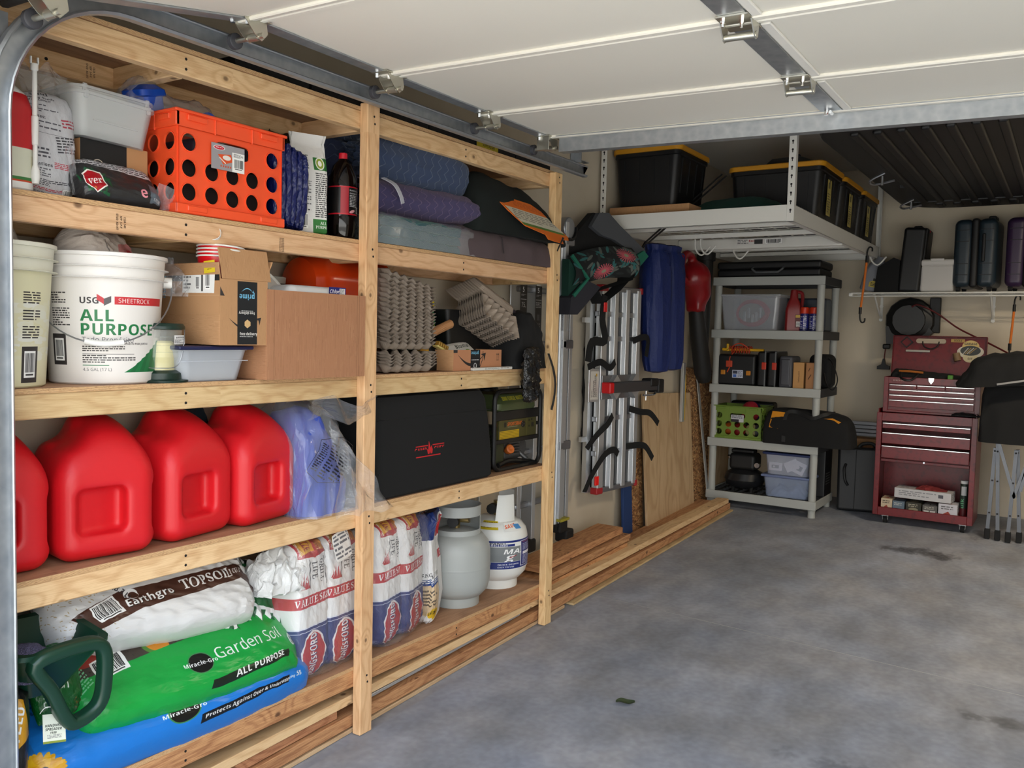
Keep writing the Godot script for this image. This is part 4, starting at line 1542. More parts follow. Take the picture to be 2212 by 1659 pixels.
	c.poly([Vector2(70, 120), Vector2(440, 110), Vector2(490, 270), Vector2(160, 290)], Color(0.80, 0.78, 0.70))
	c.poly([Vector2(150, 262), Vector2(484, 250), Vector2(490, 272), Vector2(160, 292)], Color(0.35, 0.48, 0.22))
	c.para(120, 130, 320, 110, 5, Color(0.55, 0.53, 0.48))
	g = G.new()
	g.x = Transform3D(Basis.from_euler(Vector3(deg_to_rad(-34), deg_to_rad(-4), deg_to_rad(-6))), Vector3(-0.01, 0.095, 0.178))
	g.prism([Vector2(-0.245, 0.075), Vector2(0.035, 0.082), Vector2(0.10, 0.055), Vector2(0.15, 0.0), Vector2(0.235, -0.062), Vector2(0.225, -0.085), Vector2(0.17, -0.092), Vector2(0.165, -0.118), Vector2(0.05, -0.118), Vector2(0.045, -0.092), Vector2(-0.09, -0.075), Vector2(-0.17, -0.01)], -0.001, 0.001)
	obj("hang_tag", g, tmat(c.tex(), 0.5), o, 0)
	g = G.new()
	g.tube(smooth([Vector3(0.10, 0.01, 0.28), Vector3(0.11, -0.02, 0.262), Vector3(0.105, -0.05, 0.25), Vector3(0.115, -0.02, 0.257), Vector3(0.12, 0.01, 0.275)], 4), 0.003, 6)
	obj("toggle", g, M.black, o)

	# on top of the unit
	g = G.new()
	for k in 6:
		g.rbox(Vector3(-0.75 + k * 0.31, 0.018, 0), Vector3(0.30, 0.036, 0.3), 0.006, 1)
	o = solo("edging_pack", g, M.black, "flat black slatted pack lying on top of the timber shelving", "pack", Vector3(-0.2, HS[4], -2.85), 90)
	c = Cv.new(256, 48, Color(0.68, 0.60, 0.12))
	c.text("SUPERIOR", 70, 25, 22, Color(0.12, 0.11, 0.08))
	lab(o, "label", c.tex(), Vector3(0.42, 0.018, 0.1512), 0.16, 0.03)

# ---------------------------------------------------------------- middle shelf
func open_box(o: Node3D, w: float, h: float, d: float, tex: Texture2D, t := 0.004, m2: Material = null) -> void:
	# four walls and a floor of corrugated board; the front may carry print
	var cm: Material = M.card if m2 == null else m2
	var g := G.new()
	g.box(Vector3(0, h / 2, d / 2 - t / 2), Vector3(w, h, t), 0.0008)
	var f := obj("front_panel", g, cm, o)
	if tex:
		lab(f, "print", tex, Vector3(0, h / 2, d / 2 + 0.0006), w, h, Vector3.ZERO, 0.8)
	for s in [-1, 1]:
		g = G.new()
		g.box(Vector3(s * (w / 2 - t / 2), h / 2, -t * 0.5), Vector3(t, h, d - t), 0.0008)
		obj("side_panel", g, cm, o)
	g = G.new()
	g.box(Vector3(0, h / 2, -d / 2 + t / 2), Vector3(w - t * 2, h, t), 0.0008)
	obj("back_panel", g, cm, o)
	g = G.new()
	g.box(Vector3(0, t / 2, 0), Vector3(w - t * 2, t, d - t * 2))
	obj("base_panel", g, cm, o)

func smile(c: Cv, x: float, y: float, w: float, col: Color, up := 1.0) -> void:
	var a := []
	var b := []
	for i in 15:
		var t := i / 14.0
		a.append(Vector2(x + w * t, y + up * sin(PI * t) * w * 0.20))
		b.append(Vector2(x + w * t, y + up * (sin(PI * t) * w * 0.20 + sin(PI * t) * w * 0.065)))
	b.reverse()
	c.poly(a + b, col)
	c.poly([Vector2(x + w * 0.86, y + up * w * 0.0), Vector2(x + w * 1.06, y - up * w * 0.03), Vector2(x + w * 1.0, y + up * w * 0.16), Vector2(x + w * 0.97, y + up * w * 0.04)], col)

func tape(c: Cv, x: float, y: float, w: float, h: float) -> void:
	c.rect(x, y, w, h, Color(0.075, 0.08, 0.09))
	c.text("prime", x + w * 0.86, y + h * 0.24, w * 0.2, Color(0.45, 0.72, 0.85), "", 1.0, 180)
	smile(c, x + w * 0.18, y + h * 0.17, w * 0.62, Color(0.45, 0.72, 0.85), -1.0)
	c.text("free delivery", x + w * 0.88, y + h * 0.50, w * 0.095, Color(0.88, 0.87, 0.84), "", 1.0, 180)
	c.para(x + w * 0.2, y + h * 0.46, w * 0.6, h * 0.02, 1, Color(0.8, 0.8, 0.78))
	c.poly([Vector2(x + w * 0.5, y + h * 0.60), Vector2(x + w * 0.66, y + h * 0.64), Vector2(x + w * 0.66, y + h * 0.70), Vector2(x + w * 0.5, y + h * 0.74), Vector2(x + w * 0.36, y + h * 0.70), Vector2(x + w * 0.36, y + h * 0.64)], Color(0.80, 0.66, 0.46))
	c.text("free delivery", x + w * 0.12, y + h * 0.83, w * 0.105, Color(0.88, 0.87, 0.84))
	c.para(x + w * 0.12, y + h * 0.87, w * 0.66, h * 0.02, 1, Color(0.8, 0.8, 0.78))

func pail(o: Node3D, r: float, h: float, m: Material, body: Texture2D) -> void:
	var g := G.new()
	g.lathe([Vector2(0, 0.003), Vector2(r - 0.030, 0.0), Vector2(r - 0.026, 0.004), Vector2(r - 0.010, h * 0.80)], 48)
	obj("body", g, tmat(body, 0.42) if body else m, o)
	g = G.new()
	g.lathe([Vector2(r - 0.010, h * 0.80), Vector2(r + 0.004, h * 0.803), Vector2(r + 0.003, h * 0.808), Vector2(r - 0.008, h * 0.812), Vector2(r - 0.006, h * 0.885), Vector2(r + 0.006, h * 0.888), Vector2(r + 0.005, h * 0.893), Vector2(r - 0.006, h * 0.897), Vector2(r - 0.004, h * 0.968), Vector2(r + 0.003, h * 0.97), Vector2(r + 0.003, h * 0.996), Vector2(r, h), Vector2(r - 0.006, h), Vector2(r - 0.010, h * 0.9), Vector2(r - 0.028, 0.02), Vector2(0, 0.015)], 48)
	obj("rim", g, m, o)

func items_s3() -> void:
	var h: float = HS[2] + 0.001
	# joint compound pail
	var o := on("bucket", "large white joint compound bucket with green print and a wire handle", "bucket", -0.20, h, -1.62, "white joint compound buckets", -31)
	var c := Cv.new(2048, 512, Color(0.885, 0.865, 0.84))
	var gr := Color(0.10, 0.45, 0.25)
	var rd := Color(0.76, 0.16, 0.19)
	var ink := Color(0.20, 0.19, 0.19)
	c.text("USG", 893, 108, 30, ink, "", 1.35)
	c.poly([Vector2(985, 76), Vector2(1022, 96), Vector2(1022, 124), Vector2(985, 104)], rd)
	c.poly([Vector2(1022, 98), Vector2(1060, 84), Vector2(1060, 114), Vector2(1022, 132)], Color(0.3, 0.28, 0.29))
	c.rect(1078, 86, 350, 38, rd)
	c.text("SHEETROCK", 1098, 105, 22, Color(0.92, 0.88, 0.86), "l", 1.25)
	c.text("ALL", 895, 180, 54, gr, "", 1.45)
	c.text("PURPOSE", 895, 246, 54, gr, "", 1.4)
	c.text("Todo Propósito", 900, 296, 26, Color(0.42, 0.42, 0.42), "l", 1.2)
	c.text("COMPUESTO PARA JUNTAS", 1110, 314, 9, ink, "", 1.2)
	c.para(900, 326, 240, 30, 3, ink)
	c.rect(900, 364, 300, 2, ink)
	c.para(900, 370, 310, 42, 4, ink)
	c.rect(900, 418, 150, 3, gr)
	c.text("4.5 GAL (17 L)", 900, 440, 15, Color(0.35, 0.35, 0.35), "l", 1.3)
	for k in 7:
		var x := 1160.0 + k * 34
		c.poly([Vector2(x - 20, 455), Vector2(x + 60, 455), Vector2(x + 60, 416 - k * 20), Vector2(x + 30, 432 - k * 22)], gr.lerp(Color(0.05, 0.30, 0.16), 0.4 if k % 2 else 0.0))
	c.para(700, 70, 110, 58, 5, ink)
	c.para(700, 145, 130, 90, 8, ink)
	c.rect(690, 270, 108, 150, ink)
	c.bars(706, 292, 76, 108)
	pail(o, 0.165, 0.355, mat(Color(0.895, 0.88, 0.86), 0.42), c.tex())
	var g := G.new()
	var hp := []
	for i in 25:
		var a := PI * i / 24.0
		hp.append(Vector3(cos(a) * 0.178, 0.275 - sin(a) * 0.165, sin(a) * 0.13 + 0.045 * sin(a)))
	g.tube(hp, 0.0022, 6)
	var hd := obj("handle", g, M.steel, o)
	g = G.new()
	for s in [-1, 1]:
		g.cyl(Vector3(s * 0.155, 0.285, 0), Vector3(s * 0.178, 0.285, 0), 0.016, 12)
	obj("ear", g, M.white, o)
	g = G.new()
	g.tube(hp.slice(10, 15), 0.0085, 10)
	obj("grip", g, M.white, hd)
	var mould := func(called: String, label: String, tex: Texture2D, x: float, z: float, y: float, w: float, hh: float, d: float, deg: Vector3, sd: int) -> void:
		var oo := on(called, label, "bag", x, y, z)
		var gg := G.new().at(Vector3(0, hh / 2, 0), deg)
		gg.pillow(w, hh, d, sd, 0.012, 4.0, 2.2, 26, 26)
		obj("sack", gg, relief(tmat(tex, 0.7), M.crinkle, 0.4), oo, 60)
	c = Cv.new(256, 256, Color(0.80, 0.76, 0.72))
	c.poly([Vector2(130, 110), Vector2(180, 90), Vector2(256, 160), Vector2(256, 256), Vector2(120, 256)], Color(0.76, 0.50, 0.49))
	c.poly([Vector2(165, 115), Vector2(200, 120), Vector2(240, 256), Vector2(190, 256)], Color(0.66, 0.13, 0.18))
	c.poly([Vector2(120, 140), Vector2(150, 130), Vector2(185, 220), Vector2(130, 230)], Color(0.66, 0.13, 0.18))
	c.line([Vector2(90, 100), Vector2(84, 130), Vector2(100, 160)], 3, Color(0.5, 0.47, 0.45))
	mould.call("paper_sack", "crumpled paper sack with red print inside the large white bucket", c.tex(), -0.205, -1.60, h + 0.255, 0.225, 0.165, 0.15, Vector3(-25, 25, -6), 15)
	# translucent pail at the end of the shelf
	o = on("bucket", "cloudy yellowish bucket cut off by the door track", "bucket", -0.20, h, -1.297, "white joint compound buckets", -25)
	c = Cv.new(1024, 512, Color(0.84, 0.82, 0.68))
	for i in 500:
		c.ell(rng.randf() * 1024, 130 + rng.randf() * 250, rng.randf_range(8, 30), rng.randf_range(6, 20), Color(0.84, 0.82, 0.68).lerp(Color(0.86, 0.86, 0.82), rng.randf()), 0, 12)
	for q in [610]:
		c.para(q, 90, 60, 56, 5, ink)
		c.para(q, 170, 60, 50, 4, ink)
		c.para(q, 240, 60, 60, 5, ink)
		c.rect(q, 330, 56, 160, ink)
		c.bars(q + 8, 350, 40, 118)
	pail(o, 0.165, 0.36, mat(Color(0.87, 0.86, 0.79), 0.4), c.tex())
	c = Cv.new(256, 256, Color(0.82, 0.79, 0.75))
	c.text("ADENT CORN", 50, 120, 34, Color(0.60, 0.06, 0.12), "", 1.1, 35)
	c.rect(0, 130, 40, 60, Color(0.92, 0.80, 0.25))
	mould.call("paper_sack", "paper sack with dark red letters standing in the cloudy bucket", c.tex(), -0.21, -1.30, h + 0.29, 0.19, 0.14, 0.12, Vector3(-10, 30, -10), 16)

	# citronella lantern
	o = on("lantern", "small lantern with dark green lid and base and a yellow candle", "lantern", -0.105, h, -1.735)
	M.dgreen = mat(Color(0.055, 0.16, 0.125), 0.4)
	g = G.new()
	g.lathe([Vector2(0, 0), Vector2(0.074, 0), Vector2(0.075, 0.006), Vector2(0.058, 0.009), Vector2(0.057, 0.026), Vector2(0.047, 0.032), Vector2(0.044, 0.034), Vector2(0, 0.034)], 32)
	obj("base", g, M.dgreen, o)
	g = G.new()
	g.lathe([Vector2(0.042, 0.034), Vector2(0.043, 0.055), Vector2(0.057, 0.072), Vector2(0.058, 0.15)], 24)
	for y in [0.085, 0.105, 0.128]:
		g.lathe([Vector2(0.058, y), Vector2(0.060, y + 0.001), Vector2(0.058, y + 0.002)], 24)
	obj("glass", g, pane(Color(0.93, 0.97, 0.95), 0.14, 0.1), o)
	g = G.new()
	g.lathe([Vector2(0, 0.034), Vector2(0.037, 0.034), Vector2(0.038, 0.06), Vector2(0.036, 0.112), Vector2(0.028, 0.118), Vector2(0, 0.113)], 24)
	obj("candle", g, mat(Color(0.87, 0.82, 0.58), 0.6), o)
	g = G.new()
	g.lathe([Vector2(0.056, 0.150), Vector2(0.066, 0.152), Vector2(0.066, 0.160), Vector2(0.060, 0.168), Vector2(0.02, 0.169), Vector2(0.018, 0.164), Vector2(0, 0.164)], 32)
	obj("lid", g, M.dgreen, o)
	g = G.new()
	g.tube(smooth([Vector3(0.05, 0.158, 0.04), Vector3(0.03, 0.11, 0.064), Vector3(0.01, 0.05, 0.064), Vector3(-0.04, 0.042, 0.058), Vector3(-0.072, 0.05, 0.02), Vector3(-0.066, 0.10, 0.01), Vector3(-0.06, 0.158, 0.0)], 5), 0.0013, 6)
	obj("wire", g, M.steel, o)
	c = Cv.new(128, 64, Color(0.92, 0.92, 0.92))
	c.text("WARNING", 44, 16, 13, Color(0.15, 0.15, 0.15))
	c.poly([Vector2(22, 22), Vector2(40, 22), Vector2(31, 8)], Color(0.1, 0.1, 0.1))
	c.para(8, 30, 112, 28, 4, Color(0.3, 0.3, 0.3))
	lab(o, "label", c.tex(), Vector3(0.022, 0.122, 0.0565), 0.05, 0.026, Vector3(0, 20, 0))

	# clear bin with a blue lid that carries a box
	o = on("storage_bin", "shallow clear bin with a navy lid under the taped box", "bin", -0.155, h, -1.872)
	g = G.new()
	g.tub(0.245, 0.24, 0.096, 0.018, 0.03, 0.005)
	g.box(Vector3(0, 0.06, 0.115), Vector3(0.24, 0.003, 0.003))
	obj("tub", g, pane(Color(0.85, 0.87, 0.9), 0.35, 0.3), o)
	g = G.new()
	g.rbox(Vector3(0, 0.099, 0), Vector3(0.265, 0.012, 0.262), 0.005, 2)
	obj("lid", g, mat(Color(0.10, 0.12, 0.27), 0.4), o)
	g = G.new()
	g.mound([Vector3(-0.105, 0.03, 0.15), Vector3(-0.08, 0.07, 0.18), Vector3(0, 0.076, 0.185), Vector3(0.08, 0.07, 0.18), Vector3(0.105, 0.03, 0.15)], 19, 0.012, 3.0, 40.0, 30, 16, 0.004)
	obj("shreds", g, relief(mat(Color(0.60, 0.59, 0.57), 0.8), M.crinkle, 0.6), o, 50)

	o = on("cardboard_box", "open brown box with black delivery tape stacked on the navy lid", "box", -0.145, h + 0.108, -1.942)
	c = Cv.new(512, 512, Color(0.70, 0.53, 0.37))
	for i in 300:
		c.rect(rng.randf() * 512, rng.randf() * 512, 1.5, rng.randf_range(8, 60), Color(0.70, 0.53, 0.37).lerp(Color(0.62, 0.46, 0.31), rng.randf()))
	smile(c, 90, 300, 330, Color(0.15, 0.13, 0.12))
	tape(c, 180, 10, 215, 496)
	c.poly([Vector2(0, 130), Vector2(0, 60), Vector2(46, 130)], Color(0.2, 0.18, 0.17))
	open_box(o, 0.176, 0.195, 0.30, c.tex())
	g = G.new().at(Vector3(0.012, 0.195, 0.148), Vector3(-13, 0, 0))
	g.box(Vector3(0, 0.048, 0), Vector3(0.182, 0.096, 0.004), 0.001)
	obj("flap", g, M.card, o)
	g = G.new().at(Vector3(0.088, 0.195, 0.04), Vector3(0, 0, -24))
	g.box(Vector3(0, 0.035, 0.0), Vector3(0.004, 0.07, 0.20), 0.001)
	obj("flap", g, M.card, o)
	c = Cv.new(512, 256, Color(0.70, 0.53, 0.37))
	c.rect(0, 10, 512, 76, Color(0.075, 0.08, 0.09))
	c.text("prime", 60, 44, 34, Color(0.45, 0.72, 0.85), "", 1.0, 90)
	c.text("free delivery", 130, 20, 15, Color(0.85, 0.83, 0.8), "", 1.0, 90)
	c.text("delivery", 196, 16, 22, Color(0.85, 0.83, 0.8), "l", 1.0, 90)
	c.poly([Vector2(215, 14), Vector2(478, 14), Vector2(470, 150), Vector2(212, 146)], Color(0.9, 0.9, 0.89))
	c.para(222, 24, 60, 110, 6, Color(0.4, 0.4, 0.4))
	c.bars(320, 60, 34, 70)
	c.rect(368, 20, 12, 120, Color(0.1, 0.1, 0.1))
	c.bars(398, 40, 40, 90)
	c.rect(0, 160, 512, 2, Color(0.76, 0.60, 0.45))
	for i in 200:
		c.rect(rng.randf() * 512, 164 + rng.randf() * 90, 2, 1, Color(0.64, 0.48, 0.33))
	lab(o, "side_print", c.tex(), Vector3(-0.0887, 0.165, 0.0), 0.296, 0.148, Vector3(0, -90, 0), 0.7)
	g = G.new().at(Vector3(-0.085, 0.195, 0.0), Vector3(0, 0, 8))
	g.box(Vector3(0, 0.024, 0), Vector3(0.004, 0.048, 0.296), 0.001)
	obj("flap", g, M.card, o)
	c = Cv.new(128, 96, Color(0.86, 0.76, 0.16))
	c.text("C-24.3C", 14, 38, 24, Color(0.3, 0.25, 0.1), "l")
	c.para(40, 64, 50, 10, 1, Color(0.5, 0.42, 0.15))
	lab(o, "sticker", c.tex(), Vector3(-0.0915, 0.230, 0.105), 0.05, 0.036, Vector3(0, -90, 4))
	g = G.new()
	g.mound([Vector3(-0.076, 0.04, 0.2), Vector3(-0.05, 0.12, 0.25), Vector3(0.0, 0.125, 0.25), Vector3(0.05, 0.12, 0.25), Vector3(0.076, 0.04, 0.2)], 22, 0.03, 3.0, 16.0)
	solo("plastic_wrap", g, relief(mat(Color(0.42, 0.41, 0.40), 0.25), M.crinkle, 0.8), "grey crumpled plastic wrap filling the taped box", "wrap", Vector3(-0.145, h + 0.113, -1.942), 90, "", 60)
	g = G.new()
	g.mound([Vector3(-0.10, 0.01, 0.1), Vector3(-0.05, 0.10, 0.16), Vector3(0.0, 0.075, 0.18), Vector3(0.05, 0.115, 0.18), Vector3(0.09, 0.02, 0.1)], 25, 0.035, 2.2, 22.0)
	solo("clear_bag", g, M.film, "clear plastic bags sticking up from the taped box", "bag", Vector3(-0.24, h + 0.25, -1.80), 90, "", 60)
	# red cups
	var cm := mat(Color(0.80, 0.045, 0.10), 0.3)
	for k in 4:
		o = on("cup", ["lowest red cup of the stack in the taped box", "second red cup from the bottom of its stack", "third red cup from the bottom of its stack", "topmost red cup of its stack, small white cups lying in it"][k], "cup", -0.085 + k * 0.0006, h + 0.236 + k * 0.0105, -1.918, "stacked red cups")
		o.rotation_degrees.z = -3.0
		g = G.new()
		g.lathe([Vector2(0, 0), Vector2(0.046, 0), Vector2(0.048, 0.004), Vector2(0.056, 0.06), Vector2(0.058, 0.062), Vector2(0.066, 0.132), Vector2(0.068, 0.134), Vector2(0.0665, 0.134), Vector2(0.056, 0.062), Vector2(0.046, 0.004), Vector2(0, 0.003)], 28)
		obj("cup", g, cm, o)
		g = G.new().at(Vector3(0, 0.134, 0))
		g.tube(arc(Vector3.ZERO, 0.0685, 0, 345, 23, "xz"), 0.0027, 8, true)
		obj("lip", g, M.white, o)
	for k in 2:
		g = G.new().at(Vector3(0.0, 0.024, 0), [Vector3(62, -35, 10), Vector3(78, 50, 0)][k])
		g.lathe([Vector2(0.019, -0.03), Vector2(0.024, 0.026), Vector2(0.0255, 0.028), Vector2(0.0245, 0.029), Vector2(0.022, 0.026), Vector2(0.018, -0.028), Vector2(0, -0.028)], 20)
		solo("small_cup", g, M.white, ["small white cup tipped over in the red cups, its mouth to the front", "small white cup lying behind the other one in the red cups"][k], "cup", Vector3(-0.065 - k * 0.045, h + 0.402, -1.885 - k * 0.02), 90, "small white cups")
	# big plain box
	o = on("cardboard_box", "big plain brown box standing against the middle post", "box", -0.11, h, -2.245)
	c = Cv.new(256, 192, Color(0.66, 0.47, 0.34))
	for i in 700:
		c.rect(rng.randf() * 256, rng.randf() * 192, 1, rng.randf_range(6, 40), Color(0.66, 0.47, 0.34).lerp(Color(0.57, 0.39, 0.27) if rng.randf() < 0.5 else Color(0.72, 0.54, 0.40), rng.randf() * 0.7))
	for x in [16, 232, 238]:
		c.rect(x, 0, 1.2, 192, Color(0.52, 0.36, 0.25))
	var cardm: StandardMaterial3D = M.card.duplicate()
	cardm.albedo_color = Color(0.93, 0.88, 0.90)
	open_box(o, 0.438, 0.281, 0.236, c.tex(), 0.004, cardm)
	# what sticks out of it and stands behind it
	o = on("jug", "big white plastic jug with a blue label standing in the plain brown box", "jug", -0.075, h + 0.005, -2.30)
	g = G.new()
	g.rbox(Vector3(-0.03, 0.15, 0), Vector3(0.27, 0.30, 0.13), 0.035, 5)
	obj("body", g, mat(Color(0.86, 0.87, 0.875), 0.35), o)
	c = Cv.new(128, 48, Color(0.09, 0.10, 0.42))
	c.text("Chlor", 8, 24, 20, Color(0.9, 0.9, 0.92), "i")
	c.rect(80, 6, 42, 36, Color(0.88, 0.88, 0.88))
	c.para(84, 10, 34, 28, 5, Color(0.4, 0.4, 0.4))
	lab(o, "label", c.tex(), Vector3(0.045, 0.285, 0.0655), 0.08, 0.03)
	o = on("planter", "grey planter with a wide rim behind the big plain box", "pot", -0.305, h, -2.27)
	g = G.new()
	g.lathe([Vector2(0, 0), Vector2(0.06, 0), Vector2(0.072, 0.315), Vector2(0.082, 0.318), Vector2(0.084, 0.34), Vector2(0.079, 0.342), Vector2(0.070, 0.33), Vector2(0.06, 0.05), Vector2(0, 0.05)], 32)
	obj("pot", g, mat(Color(0.66, 0.66, 0.62), 0.5), o)
	g = G.new().at(Vector3(0.0, 0.0, 0), Vector3(0, 0, -22))
	for k in 4:
		g.x.origin = Vector3(0.0, 0.0, 0.0) + g.x.basis.y * (k * 0.008)
		g.lathe([Vector2(0, 0), Vector2(0.082, 0), Vector2(0.088, 0.003), Vector2(0.088, 0.0065), Vector2(0.08, 0.006), Vector2(0, 0.005)], 32)
	solo("plate_stack", g, mat(Color(0.88, 0.88, 0.87), 0.4), "white round lids leaning out of the taped box behind the red cups", "lids", Vector3(-0.22, h + 0.315, -2.105), 90).set_meta("kind", "stuff")
	g = G.new().at(Vector3(0, 0.0, 0), Vector3(52, 12, -12))
	g.lathe([Vector2(0, 0.0), Vector2(0.066, 0), Vector2(0.073, 0.008), Vector2(0.075, 0.009), Vector2(0.072, 0.003), Vector2(0, -0.003)], 32)
	solo("dish", g, M.white, "white round dish leaning on the flap between the two brown boxes", "dish", Vector3(-0.125, h + 0.292, -2.165), 90)
	g = G.new()
	g.box(Vector3(0, 0.105, 0), Vector3(0.36, 0.21, 0.155), 0.002)
	solo("carton", g, M.card, "closed carton behind the big plain box, an orange pail on it", "box", Vector3(-0.315, h, -2.66), 90)
	o = on("pail", "glossy orange pail lying on its side behind the middle post", "pail", -0.275, h + 0.211, -2.61)
	g = G.new().at(Vector3(0, 0.118, 0), Vector3(0, 0, -90))
	g.lathe([Vector2(0, -0.215), Vector2(0.05, -0.212), Vector2(0.09, -0.195), Vector2(0.106, -0.165), Vector2(0.112, -0.12), Vector2(0.117, 0.18), Vector2(0.111, 0.178), Vector2(0.10, -0.15), Vector2(0, -0.2)], 40)
	obj("body", g, mat(Color(0.83, 0.25, 0.07), 0.18), o)
	g = G.new().at(Vector3(0.182, 0.118, 0), Vector3(0, 0, -90))
	g.tube(arc(Vector3.ZERO, 0.117, 0, 348, 29, "xz"), 0.007, 8, true)
	obj("rim", g, mat(Color(0.88, 0.28, 0.08), 0.25), o)

	egg_cartons(h)

	# behind the cartons
	o = on("spray_bottle", "green garden feeder bottle with a yellow spray top behind the egg cartons", "bottle", -0.27, h, -3.10)
	g = G.new()
	g.loft([G.ring(0.10, 0.07, 0.02, 0), G.ring(0.13, 0.08, 0.02, 0.02), G.ring(0.145, 0.085, 0.025, 0.21), G.ring(0.13, 0.08, 0.025, 0.25), G.ring(0.05, 0.05, 0.02, 0.29)])
	c = Cv.new(256, 256, Color(0.04, 0.44, 0.23))
	c.ell(128, 100, 36, 30, Color(0.80, 0.76, 0.2))
	c.ell(128, 100, 32, 27, Color(0.05, 0.05, 0.05))
	c.text("Miracle", 106, 98, 10, Color(0.9, 0.9, 0.9))
	c.rect(0, 130, 256, 8, Color(0.85, 0.72, 0.1))
	obj("bottle", g, tmat(c.tex(), 0.35), o)
	g = G.new()
	g.rbox(Vector3(-0.01, 0.305, 0), Vector3(0.12, 0.028, 0.06), 0.008, 2)
	g.rbox(Vector3(0.0, 0.283, 0), Vector3(0.13, 0.024, 0.065), 0.006, 2)
	obj("spray_top", g, mat(Color(0.85, 0.76, 0.05), 0.4), o)
	o = on("tool_tray", "black plastic tray of hand tools behind the small smiling box", "tray", -0.29, h, -3.16)
	g = G.new()
	g.loft([G.ring(0.40, 0.20, 0.02, 0), G.ring(0.46, 0.205, 0.02, 0.26), G.ring(0.43, 0.20, 0.02, 0.262), G.ring(0.38, 0.17, 0.02, 0.03)])
	obj("tray", g, M.black, o)
	o.position.z = -3.42
	o = on("brush", "wooden handled brush with brass bristles between the egg carton piles", "brush", -0.15, h + 0.155, -3.07)
	o.rotation_degrees.z = 12.0
	g = G.new()
	g.tube(smooth([Vector3(-0.12, -0.01, 0), Vector3(-0.08, 0.0, 0), Vector3(0.0, 0.012, 0), Vector3(0.10, 0.022, 0)], 5), 0.019, 12)
	obj("handle", g, M.fir, o)
	g = G.new()
	g.at(Vector3(-0.02, -0.062, 0.03), Vector3(0, 0, -32))
	g.box(Vector3(0, 0, 0), Vector3(0.085, 0.008, 0.03), 0.002)
	obj("back", g, mat(Color(0.80, 0.74, 0.45), 0.6), o)
	for i in 5:
		g = G.new().at(Vector3(-0.02, -0.062, 0.03), Vector3(0, 0, -32))
		g.box(Vector3(-0.03 + i * 0.015, 0.014, 0), Vector3(0.009, 0.02, 0.024), 0.002)
		obj("tuft", g, mat(Color(0.60, 0.45, 0.16), 0.4), o)
	g = G.new().at(Vector3(-0.065, 0.005, 0), Vector3(0, 0, 82))
	g.tube(arc(Vector3.ZERO, 0.021, 0, 330, 11, "xz"), 0.006, 6, true)
	obj("cord", g, mat(Color(0.17, 0.10, 0.22), 0.8), o)
	g = G.new()
	g.rbox(Vector3(0, 0.06, 0), Vector3(0.05, 0.12, 0.04), 0.006, 2)
	solo("yellow_box", g, mat(Color(0.80, 0.58, 0.04), 0.5), "narrow yellow packet between the egg cartons and the small smiling box", "packet", Vector3(-0.16, h, -2.985), 80)
	g = G.new()
	g.mound([Vector3(-0.10, 0.02, 0.08), Vector3(-0.06, 0.13, 0.12), Vector3(0.0, 0.145, 0.13), Vector3(0.07, 0.11, 0.12), Vector3(0.11, 0.02, 0.08)], 36, 0.01, 2.2, 10.0)
	solo("boot", g, mat(Color(0.04, 0.042, 0.05), 0.3), "black rubber thing lying behind the small smiling box", "rubber", Vector3(-0.20, h, -3.10), 90, "", 60)
	# small smiling box with packets in it
	o = on("cardboard_box", "small low brown box with a printed smile and black tape", "box", -0.125, h, -3.235)
	c = Cv.new(768, 192, Color(0.72, 0.50, 0.36))
	smile(c, 60, 40, 420, Color(0.14, 0.12, 0.11))
	c.line([Vector2(460, 10), Vector2(452, 90), Vector2(400, 180)], 8, Color(0.14, 0.12, 0.11))
	c.rect(262, 0, 150, 192, Color(0.075, 0.08, 0.09))
	c.text("prime", 386, 30, 30, Color(0.45, 0.72, 0.85), "", 1.0, 180)
	c.para(276, 90, 120, 12, 1, Color(0.8, 0.8, 0.8))
	c.ell(335, 150, 24, 28, Color(0.85, 0.85, 0.85))
	c.ell(335, 146, 15, 20, Color(0.075, 0.08, 0.09))
	for q in [690, 715]:
		c.rect(q, 40, 4, 50, Color(0.15, 0.12, 0.1))
		c.poly([Vector2(q - 7, 48), Vector2(q + 11, 48), Vector2(q + 2, 30)], Color(0.15, 0.12, 0.1))
	c.rect(680, 96, 46, 4, Color(0.15, 0.12, 0.1))
	c.rect(0, 0, 60, 26, Color(0.16, 0.15, 0.15))
	open_box(o, 0.355, 0.088, 0.15, c.tex())
	for k in 4:
		c = Cv.new(256, 128, [Color(0.82, 0.80, 0.78), Color(0.84, 0.83, 0.8), Color(0.62, 0.45, 0.55), Color(0.80, 0.78, 0.76)][k])
		if k == 1:
			c.text("Blumat", 100, 30, 26, Color(0.2, 0.22, 0.2), "i")
			c.ell(90, 84, 50, 15, Color(0.66, 0.28, 0.33), -12)
			c.ell(176, 72, 26, 16, Color(0.35, 0.52, 0.15), 20)
			c.ell(200, 90, 22, 10, Color(0.40, 0.58, 0.2), -20)
		else:
			c.line([Vector2(0, 110), Vector2(120, 30), Vector2(256, 20)], 12, Color(0.45, 0.25, 0.35))
		g = G.new().at(Vector3(0, 0.07, 0), Vector3(-38 - k * 7, 4 - k * 3, 5 + k * 2))
		g.pillow(0.20, 0.10, 0.008, 60 + k, 0.003, 6.0, 3.0, 14, 12)
		var p := solo("seed_packet", g, tmat(c.tex(), 0.35), ["glossy packet at the back of the small smiling box", "glossy plant packet with pink and green pictures leaning in the small smiling box", "purple edged packet behind the plant packet", "pale packet at the left of the small smiling box"][k], "packet", Vector3(-0.145 - 0.012 * k, h + 0.006, -3.24 + k * 0.03), 90, "packets in the small box", 60)
		if k == 1: p.position.x = -0.115
	c = Cv.new(512, 32, Color(0.85, 0.84, 0.81))
	c.text("Greenhouse Kit", 330, 16, 18, Color(0.4, 0.42, 0.4), "l", 1.1, 180)
